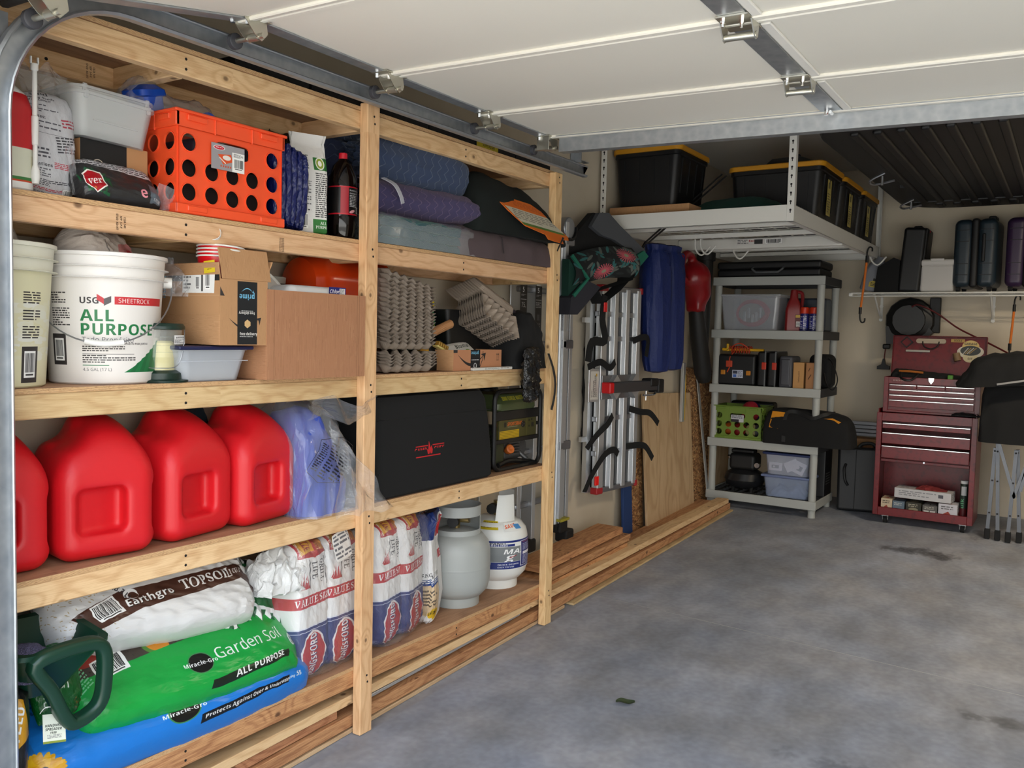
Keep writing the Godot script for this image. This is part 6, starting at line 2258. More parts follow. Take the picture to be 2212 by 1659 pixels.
	c.poly([Vector2(70, 10), Vector2(330, 0), Vector2(338, 170), Vector2(206, 210), Vector2(76, 180)], Color(0.68, 0.13, 0.16))
	c.poly([Vector2(90, 30), Vector2(200, 24), Vector2(210, 160), Vector2(96, 164)], Color(0.85, 0.62, 0.16))
	c.poly([Vector2(215, 24), Vector2(322, 16), Vector2(326, 150), Vector2(222, 158)], Color(0.80, 0.50, 0.14))
	c.text("VALUE", 236, 28, 44, Color(0.68, 0.13, 0.16), "", 0.7, 90)
	c.text("SIZE", 160, 36, 50, Color(0.60, 0.10, 0.13), "", 0.8, 90)
	c.text("THE WAY EAZY", 96, 40, 18, wt, "", 0.8, 90)
	c.para(20, 940, 30, 60, 6, Color(0.5, 0.53, 0.65))
	var kt := relief(tmat(c.tex(), 0.35), M.crinkle, 0.5)
	var proto: Node3D
	var kf := [[-0.155, -2.305, 8.0, "charcoal bag of the left pair, its whole oval emblem beside the striped bag"], [-0.165, -2.475, 4.0, "charcoal bag of the left pair, half hidden by the middle post"], [-0.155, -2.71, 14.0, "charcoal bag of the right pair, next to the middle post"], [-0.165, -2.86, 20.0, "charcoal bag of the right pair, next to the folded open bag"]]
	for k in 4:
		if k == 0:
			proto = on("charcoal_bag", kf[0][3], "bag", kf[0][0], h, kf[0][1], "charcoal bags", kf[0][2])
			g = G.new().at(Vector3(0, 0.245, 0), Vector3(-3, 0, 0))
			g.pillow(0.20, 0.50, 0.17, 21, 0.009, 6.0, 3.0, 26, 40)
			obj("bag", g, kt, proto, 60)
		else:
			dup(proto, "charcoal_bag", Vector3(kf[k][0], h, kf[k][1]), 90 + kf[k][2], kf[k][3])
	for k in 2:
		g = G.new().at(Vector3(0, 0.25, 0))
		g.pillow(0.405, 0.515, 0.235, 71 + k, 0.006, 9.0, 4.0, 22, 30)
		solo("shrink_wrap", g, relief(pane(Color(0.95, 0.96, 0.98), 0.05, 0.14), M.crinkle, 0.6), ["clear film wrapped tightly round the left pair of charcoal bags", "clear film wrapped tightly round the right pair of charcoal bags"][k], "wrap", Vector3(-0.16, h, [-2.39, -2.79][k]), [96, 107][k], "shrink wrap", 60)
	c = Cv.new(128, 128, Color(0.84, 0.83, 0.81))
	c.para(10, 16, 100, 96, 6, Color(0.4, 0.4, 0.42))
	g = G.new().at(Vector3.ZERO, Vector3(-10, 0, 8))
	g.pillow(0.10, 0.105, 0.006, 3, 0.003, 8.0, 3.0, 12, 12)
	solo("envelope", g, tmat(c.tex(), 0.7), "crumpled white paper note stuck on the left charcoal pair under the shelf", "note", Vector3(-0.052, h + 0.455, -2.425), 98, "", 60)
	# opened charcoal bag, its neck folded over
	c = Cv.new(512, 768, Color(0.87, 0.865, 0.86))
	c.poly([Vector2(0, 0), Vector2(512, 0), Vector2(512, 150), Vector2(0, 190)], Color(0.09, 0.17, 0.40))
	c.ell(300, 110, 120, 92, wt)
	c.ell(300, 110, 106, 80, Color(0.68, 0.13, 0.16))
	c.text("KINGSFORD", 215, 165, 46, wt, "", 0.62, -38)
	c.rect(260, 290, 252, 56, Color(0.70, 0.12, 0.16))
	c.text("SIZE", 420, 318, 34, wt, "s", 1.0, 180)
	c.line([Vector2(236, 150), Vector2(246, 560)], 4, Color(0.15, 0.15, 0.18))
	c.text("DIRECTIONS", 228, 430, 24, Color(0.15, 0.15, 0.17), "s", 0.9, 180)
	c.rect(20, 460, 215, 40, Color(0.10, 0.22, 0.48))
	c.para(30, 466, 195, 26, 2, wt)
	c.rect(20, 500, 215, 210, Color(0.80, 0.70, 0.56))
	c.para(40, 530, 150, 120, 5, Color(0.35, 0.3, 0.25))
	c.ell(150, 700, 70, 36, Color(0.85, 0.70, 0.15))
	c.text("SURE FIRE", 200, 690, 22, Color(0.15, 0.12, 0.1), "", 0.8, 180)
	c.text("GRILL LIFE", 400, 420, 34, Color(0.3, 0.3, 0.32), "s", 0.8, 80)
	c.poly([Vector2(380, 560), Vector2(512, 520), Vector2(512, 720), Vector2(390, 690)], Color(0.80, 0.50, 0.13))
	c.line([Vector2(400, 580), Vector2(480, 690)], 14, Color(0.68, 0.12, 0.14))
	c.line([Vector2(480, 560), Vector2(420, 690)], 14, Color(0.68, 0.12, 0.14))
	var o := on("charcoal_bag", "opened charcoal bag with its blue neck folded over, beside the grey gas bottle", "bag", -0.185, h, -3.035, "charcoal bags", 30)
	var rs := []
	var ns := FastNoiseLite.new()
	ns.frequency = 1.0
	for q in [[0.14, 0.11, 0.0, 0.0], [0.17, 0.14, 0.015, 0.0], [0.18, 0.15, 0.12, 0.0], [0.17, 0.135, 0.25, 0.004], [0.155, 0.10, 0.33, 0.010], [0.165, 0.085, 0.39, 0.018], [0.175, 0.09, 0.435, 0.03], [0.16, 0.06, 0.465, 0.025], [0.14, 0.03, 0.455, 0.0], [0.13, 0.02, 0.42, -0.05]]:
		var r := G.ring(q[0], q[1], 0.03, q[2], Vector2(0, q[3]), 5)
		for i in r.size():
			r[i] += Vector3(ns.get_noise_3d(r[i].x * 30, r[i].y * 20, i), ns.get_noise_3d(r[i].x * 30, r[i].y * 20, i + 40.0), ns.get_noise_3d(r[i].x * 25, r[i].y * 22, i + 80.0)) * 0.022
		rs.append(r)
	g = G.new()
	g.loft(rs)
	g.t = PackedVector2Array(Array(g.t).map(func(p): return Vector2(clampf((p.x - 0.5) * 1.9 + 0.5, 0, 1), p.y)))
	obj("bag", g, relief(tmat(c.tex(), 0.4), M.crinkle, 0.5), o, 60)
	# gas bottles
	gas_bottle(on("gas_bottle", "pale grey propane bottle with a round collar", "gas bottle", -0.20, h, -3.305, "propane bottles", -40), mat(Color(0.64, 0.655, 0.645), 0.4), false)
	gas_bottle(on("gas_bottle", "white propane bottle with a blue and silver label", "gas bottle", -0.22, h, -3.655, "propane bottles", -48), mat(Color(0.88, 0.885, 0.87), 0.35), true)
	# spreader
	o = on("spreader", "dark green hand spreader with lilac granules and a paper tag", "spreader", -0.11, h + 0.27, -1.395)
	var sg := mat(Color(0.055, 0.205, 0.145), 0.35)
	g = G.new()
	g.x = Transform3D(Basis.from_euler(Vector3(deg_to_rad(8), 0, deg_to_rad(-3))), Vector3(-0.03, 0.015, 0.01))
	g.loft([G.ring(0.10, 0.10, 0.02, 0.0), G.ring(0.235, 0.225, 0.035, 0.13), G.ring(0.25, 0.24, 0.035, 0.138), G.ring(0.25, 0.24, 0.035, 0.15), G.ring(0.215, 0.205, 0.03, 0.148), G.ring(0.10, 0.09, 0.02, 0.01)])
	obj("hopper", g, sg, o)
	var xf := g.x
	g = G.new()
	g.x = xf
	g.mound([Vector3(-0.09, 0.01, 0.10), Vector3(-0.07, 0.05, 0.15), Vector3(-0.01, 0.062, 0.15), Vector3(0.04, 0.03, 0.12), Vector3(0.07, 0.01, 0.08)], 77, 0.006, 2.0, 60.0, 30, 20, 0.055)
	var gmat := relief(mat(Color(0.42, 0.40, 0.52), 0.9), bump_tex(0.25, 256, 2, 9), 0.8)
	obj("granules", g, gmat, o, 60).set_meta("kind", "stuff")
	g = G.new()
	g.x = Transform3D(Basis.from_euler(Vector3(deg_to_rad(6), 0, 0)), Vector3(0.0, 0.0, 0.135))
	var path := []
	for p in [[-0.10, 0.13], [0.0, 0.145], [0.07, 0.125], [0.082, 0.03], [0.068, -0.035], [0.01, -0.06], [-0.02, -0.035], [-0.06, 0.05]]:
		path.append(Vector3(p[0], p[1], 0))
	g.sweep(smooth(path, 5, true), rrect(0.034, 0.04, 0.012, 3), Vector3.BACK, true)
	obj("handle", g, sg, o)
	c = Cv.new(128, 160, Color(0.85, 0.86, 0.80))
	c.text("HANDHELD", 14, 64, 14, Color(0.12, 0.14, 0.12), "i")
	c.text("SPREADER", 14, 84, 14, Color(0.12, 0.14, 0.12), "i")
	c.text("1100", 40, 104, 12, Color(0.12, 0.14, 0.12), "i")
	c.para(24, 114, 80, 22, 3, Color(0.5, 0.5, 0.5))
	c.rect(0, 148, 128, 12, Color(0.5, 0.55, 0.2))
	lab(o, "tag", c.tex(), Vector3(-0.045, -0.055, 0.13), 0.055, 0.07, Vector3(-30, 0, -14), 0.7)
	g = G.new()
	g.tube(smooth([Vector3(-0.075, -0.01, 0.12), Vector3(-0.07, 0.01, 0.14), Vector3(-0.04, -0.005, 0.135), Vector3(-0.045, -0.02, 0.13)], 4), 0.001, 5)
	obj("string", g, M.white, o)
	c = Cv.new(128, 128, Color(0.05, 0.34, 0.13))
	c.text("69 ar", 20, 50, 22, wt, "l", 1, 12)
	c.text("art", 26, 78, 20, wt, "l", 1, 12)
	for i in 80:
		c.ell(80 + c.rg.randf() * 48, 90 + c.rg.randf() * 38, 3, 2, Color(0.5, 0.4, 0.2).lerp(Color(0.05, 0.2, 0.08), c.rg.randf()), 0, 6)
	g = G.new().at(Vector3(0, 0.11, 0), Vector3(-10, 0, 5))
	g.pillow(0.13, 0.20, 0.06, 31, 0.008)
	solo("seed_bag", g, relief(tmat(c.tex(), 0.35), M.crinkle, 0.4), "small green bag showing through the spreader's handle", "bag", Vector3(-0.10, h + 0.17, -1.415), 90, "", 60)
	c = Cv.new(256, 512, Color(0.055, 0.06, 0.065))
	c.poly([Vector2(150, 40), Vector2(220, 60), Vector2(256, 200), Vector2(200, 230)], Color(0.80, 0.58, 0.12))
	c.text("MORE BEAUTIFUL", 80, 440, 24, wt, "l", 1.0, -80)
	c.text("GUARANTEED", 150, 440, 40, wt, "", 1.0, -80)
	c.text("X", 100, 500, 60, Color(0.85, 0.68, 0.1))
	g = G.new().at(Vector3(0, 0.16, 0), Vector3(-8, 0, -3))
	g.pillow(0.16, 0.34, 0.09, 33, 0.006, 5.0, 2.5)
	solo("fertilizer_bag", g, relief(tmat(c.tex(), 0.35), M.crinkle, 0.3), "black and yellow lawn food bag standing at the door track", "bag", Vector3(-0.055, h, -1.235), 60, "", 60)

func gas_bottle(o: Node3D, m: StandardMaterial3D, labelled: bool) -> void:
	var g := G.new()
	g.lathe([Vector2(0.085, 0), Vector2(0.108, 0), Vector2(0.108, 0.045), Vector2(0.104, 0.05), Vector2(0.104, 0.003), Vector2(0.085, 0.003)], 36)
	obj("foot_ring", g, m, o)
	g = G.new()
	g.lathe([Vector2(0.0, 0.022), Vector2(0.07, 0.026), Vector2(0.12, 0.045), Vector2(0.146, 0.075), Vector2(0.155, 0.115), Vector2(0.1555, 0.172), Vector2(0.1575, 0.175), Vector2(0.1575, 0.181), Vector2(0.1555, 0.184), Vector2(0.155, 0.245), Vector2(0.146, 0.285), Vector2(0.12, 0.317), Vector2(0.07, 0.337), Vector2(0.0, 0.342)], 48)
	obj("tank", g, m, o)
	g = G.new()
	if labelled:
		# three upright lugs round the valve
		for a in [20, 140, 260]:
			g.grid(10, 6, func(u, v):
				var t := deg_to_rad(a + (u - 0.5) * (64.0 - v * 14.0))
				return Vector3(sin(t) * 0.098, 0.318 + v * 0.135, cos(t) * 0.098))
			g.grid(10, 6, func(u, v):
				var t := deg_to_rad(a + (u - 0.5) * (64.0 - v * 14.0))
				return Vector3(sin(t) * 0.101, 0.318 + v * 0.135, cos(t) * 0.101), true)
	else:
		g.lathe([Vector2(0.108, 0.318), Vector2(0.108, 0.345), Vector2(0.106, 0.345), Vector2(0.106, 0.318)], 40)
		g.lathe([Vector2(0.108, 0.405), Vector2(0.108, 0.448), Vector2(0.1105, 0.452), Vector2(0.105, 0.452), Vector2(0.106, 0.405)], 40)
		for a in [-100, 95, 180]:
			g.grid(12, 2, func(u, v):
				var t := deg_to_rad(a + (u - 0.5) * 72.0)
				return Vector3(sin(t) * 0.108, 0.344 + v * 0.062, cos(t) * 0.108), true)
	obj("collar", g, m, o)
	g = G.new()
	g.cyl(Vector3(0, 0.335, 0), Vector3(0, 0.41, 0), 0.016, 14)
	g.cyl(Vector3(0, 0.38, 0), Vector3(0.05, 0.38, 0.03), 0.014, 12)
	obj("valve", g, mat(Color(0.60, 0.52, 0.34), 0.35, 0.8), o)
	g = G.new()
	g.cyl(Vector3(-0.02, 0.38, 0.035), Vector3(-0.035, 0.38, 0.065), 0.026, 10)
	obj("knob", g, M.black, o)
	if labelled:
		var c := Cv.new(1024, 256, Color(0.88, 0.885, 0.87))
		c.rect(380, 0, 560, 18, Color(0.10, 0.17, 0.45))
		c.rect(380, 30, 210, 20, Color(0.10, 0.17, 0.45))
		c.text("PROPANE!", 470, 24, 17, Color(0.2, 0.2, 0.24), "c", 1.2)
		c.text("GRILLING", 500, 41, 12, Color(0.9, 0.9, 0.9), "c", 1.3)
		c.rect(380, 54, 250, 130, Color(0.46, 0.48, 0.49))
		c.text("MAX", 530, 96, 40, Color(0.93, 0.93, 0.93), "i", 1.1)
		c.text("g", 540, 146, 60, Color(0.93, 0.93, 0.93), "i", 1.1)
		c.line([Vector2(560, 150), Vector2(600, 130)], 6, Color(0.6, 0.1, 0.12))
		c.rect(380, 186, 560, 62, Color(0.10, 0.17, 0.45))
		c.text("QUICK DESIGN", 500, 208, 12, Color(0.93, 0.93, 0.93), "", 1.0)
		c.text("EASY TO USE", 500, 230, 11, Color(0.93, 0.93, 0.93), "", 1.0)
		c.rect(628, 14, 320, 220, Color(0.85, 0.86, 0.88))
		c.rect(633, 18, 310, 212, Color(0.12, 0.16, 0.42))
		c.para(645, 26, 130, 8, 1, Color(0.7, 0.15, 0.2))
		c.para(645, 44, 130, 60, 6, Color(0.65, 0.68, 0.8))
		c.rect(645, 112, 120, 24, Color(0.88, 0.88, 0.9))
		c.para(645, 144, 130, 80, 8, Color(0.65, 0.68, 0.8))
		c.para(790, 30, 140, 190, 15, Color(0.6, 0.63, 0.78))
		g = G.new()
		g.lathe([Vector2(0.1562, 0.105), Vector2(0.1585, 0.172), Vector2(0.1587, 0.184), Vector2(0.1562, 0.245)], 48)
		obj("label", g, tmat(c.tex(), 0.4), o)
		var d := Cv.new(128, 64, Color(0.88, 0.885, 0.87))
		d.text("SAVE", 6, 32, 26, Color(0.85, 0.33, 0.12), "i", 1.0, -8)
		d.poly([Vector2(70, 12), Vector2(122, 18), Vector2(124, 54), Vector2(78, 50)], Color(0.25, 0.52, 0.76))
		g = G.new()
		g.grid(8, 4, func(u, v):
			var t := deg_to_rad(8 + u * 42)
			var r := lerpf(0.148, 0.117, 1.0 - v)
			return Vector3(sin(t) * r, lerpf(0.323, 0.287, v), cos(t) * r), true)
		obj("sticker", g, tmat(d.tex(), 0.4), o, 60)
		var e := Cv.new(64, 32, Color(0.78, 0.70, 0.15))
		e.para(4, 4, 56, 24, 4, Color(0.5, 0.42, 0.1))
		g = G.new()
		g.grid(8, 4, func(u, v):
			var t := deg_to_rad(-44 + u * 40)
			var r := lerpf(0.142, 0.10, 1.0 - v)
			return Vector3(sin(t) * r, lerpf(0.329, 0.295, v), cos(t) * r), true)
		obj("sticker", g, tmat(e.tex(), 0.4), o, 60)

# ---------------------------------------------------------------- lumber on the floor and things along the left wall
func items_wall() -> void:
	var g: G
	var o: Node3D
	var lift := func(z: float, up: float) -> float: return fy(z) + up
	# boards lie along the slab and follow its fall
	var lum := func(called: String, label: String, x0: float, x1: float, za: float, zb: float, ya: float, yb: float, t: float, m: Material) -> void:
		var gg := G.new()
		gg.x = Transform3D(Basis.from_euler(Vector3(atan2(ya - yb, zb - za), 0, 0)), Vector3((x0 + x1) / 2, (ya + yb) / 2 + t / 2, (za + zb) / 2))
		board(gg, Vector3(-(x1 - x0) / 2, -t / 2, (za - zb) / 2), Vector3((x1 - x0) / 2, t / 2, -(za - zb) / 2), 2, 0.002)
		var bb := obj(called, gg, m)
		tag(bb, label, "board", "lumber along the wall")
	lum.call("plywood_sheet", "plywood strip on the floor, its near end cut off slantwise", -0.36, -0.022, -4.10, -6.6, lift.call(-4.1, 0.001), lift.call(-6.6, 0.001), 0.012, M.birch)
	lum.call("plywood_sheet", "thin plywood strip lying lowest under the shelving", -0.36, -0.045, -1.2, -4.05, lift.call(-1.2, 0.001), lift.call(-4.05, 0.001), 0.016, M.birch)
	lum.call("plank", "long wide board under the lowest shelf, second one from the floor", -0.30, -0.046, -1.2, -6.60, lift.call(-1.2, 0.026), lift.call(-6.6, 0.018), 0.045, M.fir)
	lum.call("plank", "long pale board right under the lowest shelf beam, running on to the plywood sheets", -0.14, -0.050, -1.2, -6.57, lift.call(-1.2, 0.120), lift.call(-6.57, 0.066), 0.034, M.pine)
	lum.call("plank", "reddish board end peeping out between the two long boards", -0.30, -0.06, -1.2, -2.42, lift.call(-1.2, 0.076), lift.call(-2.42, 0.074), 0.03, M.fir)
	g = G.new()
	g.x = Transform3D(Basis.from_euler(Vector3(atan2(-0.0378, 1.0) * -1.0, 0, 0)), Vector3(-0.075, fy(-3.1) + 0.086, -3.1))
	g.box(Vector3.ZERO, Vector3(0.02, 0.014, 1.1), 0.002)
	solo("metal_strip", g, M.alu, "thin grey metal strip showing between the boards under the shelf", "strip")
	for q in [["short brown board lying topmost of its stack by the wall", -0.20, 0.205, -3.92, -4.86, 0.17], ["short brown board second from the top of its stack by the wall", -0.19, 0.155, -3.86, -4.92, 0.2], ["short brown board third from the top of its stack by the wall", -0.20, 0.105, -3.87, -4.90, 0.2], ["lowest short brown board of the stack by the wall", -0.21, 0.072, -3.95, -4.95, 0.18]]:
		lum.call("plank", q[0], q[1] - q[5] / 2, q[1] + q[5] / 2, q[3], q[4], lift.call(q[3], q[2] - 0.003), lift.call(q[4], q[2] - 0.003), 0.038 if q[2] > 0.08 else 0.03, M.fir)
	# sheets leaning on the wall
	var lean := func(called: String, label: String, m: Material, zc: float, w: float, h: float, t: float, foot: float, tilt: float, roll: float, up := 0.0) -> MeshInstance3D:
		var gg := G.new()
		gg.ga = 1
		gg.tint = Color.WHITE
		gg.box(Vector3(0, h / 2, 0), Vector3(w, h, t), 0.002)
		var bb := obj(called, gg, m)
		bb.transform = Transform3D(Basis.from_euler(Vector3(0, PI / 2, 0)) * Basis(Vector3.RIGHT, -deg_to_rad(tilt)) * Basis(Vector3.BACK, deg_to_rad(roll)), Vector3(foot, fy(zc) + 0.02 + up, zc))
		tag(bb, label, "sheet", "sheets leaning on the wall")
		return bb
	lean.call("chipboard_sheet", "narrow dark chipboard piece leaning on the wall behind the hung carrier", M.osb, -5.50, 0.30, 0.62, 0.011, -0.345, 4.0, -3.0)
	lean.call("blue_board", "narrow board painted blue leaning beside the dark chipboard", mat(Color(0.10, 0.22, 0.42), 0.7), -5.37, 0.13, 0.62, 0.02, -0.325, 4.5, -3.0)
	var ob: MeshInstance3D = lean.call("chipboard_sheet", "tall chipboard sheet with a blue painted edge leaning on the wall", M.osb, -6.62, 0.66, 1.06, 0.012, -0.325, 3.0, -4.0)
	g = G.new()
	g.box(Vector3(-0.331, 0.53, 0.002), Vector3(0.018, 1.05, 0.016), 0.002)
	obj("painted_edge", g, mat(Color(0.13, 0.30, 0.55), 0.7), ob)
	g = G.new()
	for k in 3:
		g.box(Vector3(-0.22, 0.22 + k * 0.25, 0.0063), Vector3(0.07, 0.018, 0.0006))
	g.box(Vector3(-0.12, 0.5, 0.0063), Vector3(0.003, 0.8, 0.0006))
	obj("ink_marks", g, M.ink, ob).set_meta("kind", "stuff")
	lean.call("plywood_sheet", "pale plywood sheet leaning in front of the chipboard", M.birch, -6.02, 0.86, 0.92, 0.018, -0.285, 5.0, -2.0)
	lean.call("plywood_sheet", "pale sheet at the far end of the leaning sheets", M.birch, -7.05, 0.5, 0.72, 0.015, -0.30, 4.0, -10.0)
	var al: MeshInstance3D = lean.call("straightedge", "long aluminium straightedge leaning on the chipboard", M.alu, -6.72, 0.045, 1.10, 0.006, -0.265, 5.5, 5.0)
	al.set_meta("category", "straightedge")
	o = thing("spirit_level", "aluminium spirit level with a yellow edge standing on the chipboard top", "level", Vector3(-0.325, 0.80, -6.25), 90)
	g = G.new()
	g.box(Vector3(0, 0.22, 0), Vector3(0.045, 0.44, 0.022), 0.002)
	obj("body", g, M.alu, o)
	g = G.new()
	g.box(Vector3(0.028, 0.18, 0), Vector3(0.014, 0.34, 0.024), 0.002)
	obj("edge", g, mat(Color(0.80, 0.63, 0.08), 0.5), o)

	# folding ladder
	o = thing("ladder", "tall aluminium folding ladder hung upright on the wall past the shelving", "ladder", Vector3(-0.33, 0.30, -4.21), 90)
	for q in [[-0.255, 0.03, 1.45, 0.0], [-0.14, 0.03, 1.45, 0.02], [0.15, 0.03, 1.72, 0.02], [0.255, 0.0, 1.60, 0.0]]:
		g = G.new()
		var w := 0.024
		g.box(Vector3(q[0], q[1] + q[2] / 2, q[3]), Vector3(0.005, q[2], 0.075), 0.001)
		for s in [-1, 1]:
			g.box(Vector3(q[0] + 0.012, q[1] + q[2] / 2, q[3] + s * 0.035), Vector3(w + 0.01, q[2], 0.006), 0.001)
		obj("rail", g, M.alu, o)
	g = G.new()
	g.box(Vector3(0.175, 0.86, 0.022), Vector3(0.10, 1.60, 0.05), 0.006)
	obj("rail", g, M.alu, o)
	for k in 6:
		g = G.new()
		var y := 0.22 + k * 0.285
		g.at(Vector3(0, y, 0.02), Vector3(0, 0, 0))
		g.box(Vector3(0.0, 0, 0), Vector3(0.54, 0.03, 0.032), 0.006)
		obj("rung", g, M.steel, o)
		if k in [1, 3, 5]:
			g = G.new()
			g.rbox(Vector3(0.205, y, 0.048), Vector3(0.12, 0.05, 0.02), 0.008, 2)
			obj("lock", g, M.steel, o)
	g = G.new().at(Vector3(0.19, 1.72, 0.03), Vector3(90, 0, 0))
	g.lathe([Vector2(0, -0.025), Vector2(0.055, -0.025), Vector2(0.06, -0.02), Vector2(0.06, 0.02), Vector2(0.055, 0.025), Vector2(0, 0.025)], 28)
	obj("hinge_disc", g, M.steel, o)
	g = G.new()
	g.sweep(arc(Vector3(0.19, 1.72, 0.035), 0.066, -110, 10, 12), [Vector2(-0.007, -0.03), Vector2(0.007, -0.03), Vector2(0.007, 0.03), Vector2(-0.007, 0.03)], Vector3.BACK)
	obj("hinge_strap", g, M.black, o)
	var c := Cv.new(96, 384, Color(0.60, 0.61, 0.62))
	c.rect(8, 10, 80, 40, Color(0.08, 0.08, 0.07))
	c.para(16, 18, 64, 24, 2, Color(0.75, 0.65, 0.15))
	c.poly([Vector2(24, 78), Vector2(50, 78), Vector2(50, 62), Vector2(78, 90), Vector2(50, 118), Vector2(50, 102), Vector2(24, 102)], Color(0.9, 0.9, 0.9))
	c.para(12, 130, 72, 50, 4, Color(0.25, 0.25, 0.25))
	c.ell(48, 208, 36, 18, Color(0.70, 0.16, 0.18))
	c.text("STOP", 48, 208, 14, Color(0.95, 0.9, 0.9), "c")
	c.para(12, 234, 72, 80, 6, Color(0.25, 0.25, 0.25))
	c.poly([Vector2(36, 320), Vector2(60, 320), Vector2(60, 346), Vector2(76, 346), Vector2(48, 376), Vector2(20, 346), Vector2(36, 346)], Color(0.9, 0.9, 0.9))
	lab(o, "label", c.tex(), Vector3(0.17, 1.30, 0.0478), 0.075, 0.30)
	for k in 2:
		c = Cv.new(96, 384, Color(0.045, 0.047, 0.052))
		c.text("5", 34, 30, 34, Color(0.85, 0.85, 0.85))
		c.para(14, 60, 68, 14, 2, Color(0.6, 0.6, 0.6))
		c.rect(8, 92, 80, 4, Color(0.7, 0.7, 0.7))
		if k == 0: c.text("75.", 20, 130, 34, Color(0.8, 0.8, 0.8), "l")
		else: c.para(10, 110, 76, 40, 4, Color(0.6, 0.6, 0.6))
		c.para(18, 250, 60, 50, 3, Color(0.35, 0.35, 0.35))
		c.rect(30, 190, 36, 40, Color(0.25, 0.25, 0.26))
		lab(o, "label", c.tex(), Vector3(-0.245 + k * 0.115, 1.23, 0.0395 + k * 0.02), 0.065, 0.30, Vector3.ZERO, 0.4)
	for q in [[0.19, 0.045, -0.02], [0.265, -0.02, 0.0], [-0.15, 0.0, 0.0]]:
		g = G.new()
		g.rbox(Vector3(q[0], q[1], 0.03), Vector3(0.09, 0.07, 0.08), 0.012, 2)
		obj("foot", g, M.rubber, o)
	g = G.new()
	g.rbox(Vector3(0.19, 0.085, 0.035), Vector3(0.10, 0.016, 0.085), 0.004, 1)
	obj("foot_pad", g, mat(Color(0.62, 0.58, 0.18), 0.5), o)

	# hitch cargo carrier
	o = thing("cargo_carrier", "aluminium hitch cargo carrier hung upright with black straps and red corners", "carrier", Vector3(-0.275, 0.47, -5.05), 84)
	var W := 0.46
	for k in 4:
		g = G.new()
		var x := -W / 2 + 0.035 + k * 0.132
		g.rbox(Vector3(x, 0.63, 0), Vector3(0.062 if k == 0 else 0.045, 1.24, 0.045), 0.006, 2)
		if k > 0:
			g.box(Vector3(x - 0.033, 0.63, -0.008), Vector3(0.022, 1.24, 0.025), 0.003)
		obj("rail", g, M.alu, o)
	for y in [0.012, 0.24, 0.45, 0.94, 1.09, 1.245]:
		g = G.new()
		g.box(Vector3(0, y, -0.012 if y > 0.1 and y < 1.2 else 0.0), Vector3(W, 0.032, 0.035), 0.003)
		obj("crossbar", g, M.steel, o)
	for q in [[-W / 2 + 0.03, 0.012], [W / 2 - 0.005, 0.012], [-W / 2 + 0.03, 1.245], [W / 2 - 0.005, 1.245]]:
		g = G.new()
		g.rbox(Vector3(q[0], q[1], 0.0), Vector3(0.07 if q[0] < 0 else 0.03, 0.042, 0.052), 0.008, 2)
		obj("corner_cap", g, mat(Color(0.62, 0.12, 0.14), 0.4), o)
	g = G.new()
	g.box(Vector3(-W / 2 - 0.01, 0.08, 0.025), Vector3(0.035, 0.055, 0.012), 0.002)
	obj("reflector", g, mat(Color(0.95, 0.10, 0.06), 0.25), o)
	g = G.new()
	g.box(Vector3(-0.02, 0.645, 0.028), Vector3(0.40, 0.145, 0.006), 0.002)
	var hp := obj("hitch_plate", g, M.steel, o)
	g = G.new()
	g.box(Vector3(0.09, 0.645, 0.062), Vector3(0.56, 0.062, 0.06), 0.004)
	obj("hitch_tube", g, mat(Color(0.36, 0.36, 0.37), 0.4, 0.7), hp)
	g = G.new()
	g.box(Vector3(-0.205, 0.645, 0.064), Vector3(0.05, 0.066, 0.064), 0.006)
	obj("tube_cap", g, M.red, hp)
	g = G.new()
	g.rbox(Vector3(0.375, 0.64, 0.062), Vector3(0.07, 0.09, 0.085), 0.01, 2)
	g.box(Vector3(0.30, 0.665, 0.062), Vector3(0.10, 0.05, 0.075), 0.006)
	obj("receiver", g, M.black, hp)
	g = G.new()
	g.tube(smooth([Vector3(0.20, 0.585, 0.07), Vector3(0.32, 0.585, 0.075), Vector3(0.345, 0.60, 0.075)], 4), 0.007, 8)
	g.cyl(Vector3(0.235, 0.55, 0.07), Vector3(0.235, 0.61, 0.07), 0.006)
	obj("hitch_pin", g, M.chrome, hp)
	for q in [[-0.1, 1], [0.12, 1], [-0.1, -1], [0.12, -1]]:
		g = G.new()
		var s: float = q[1]
		g.prism([Vector2(q[0] - 0.045, 0.645 + s * 0.034), Vector2(q[0] + 0.045, 0.645 + s * 0.034), Vector2(q[0], 0.645 + s * 0.075)], 0.031, 0.062)
		obj("gusset", g, M.alu, hp)
	c = Cv.new(128, 224, Color(0.80, 0.79, 0.76))
	c.text("ALUMINUM", 50, 205, 17, Color(0.15, 0.15, 0.15), "", 1.0, -90)
	c.text("CARGO CARRIER", 74, 205, 17, Color(0.15, 0.15, 0.15), "", 0.95, -90)
	c.para(86, 205, 170, 22, 3, Color(0.4, 0.4, 0.4), -90)
	c.para(20, 205, 60, 12, 1, Color(0.2, 0.2, 0.2), -90)
	c.rect(84, 20, 22, 22, Color(0.75, 0.60, 0.2))
	g = G.new()
	g.box(Vector3(-W / 2 - 0.055, 0.66, 0.012), Vector3(0.11, 0.20, 0.01), 0.002)
	var lp := obj("label_plate", g, M.alu, o)
	lab(lp, "label", c.tex(), Vector3(-W / 2 - 0.052, 0.66, 0.0175), 0.085, 0.17)
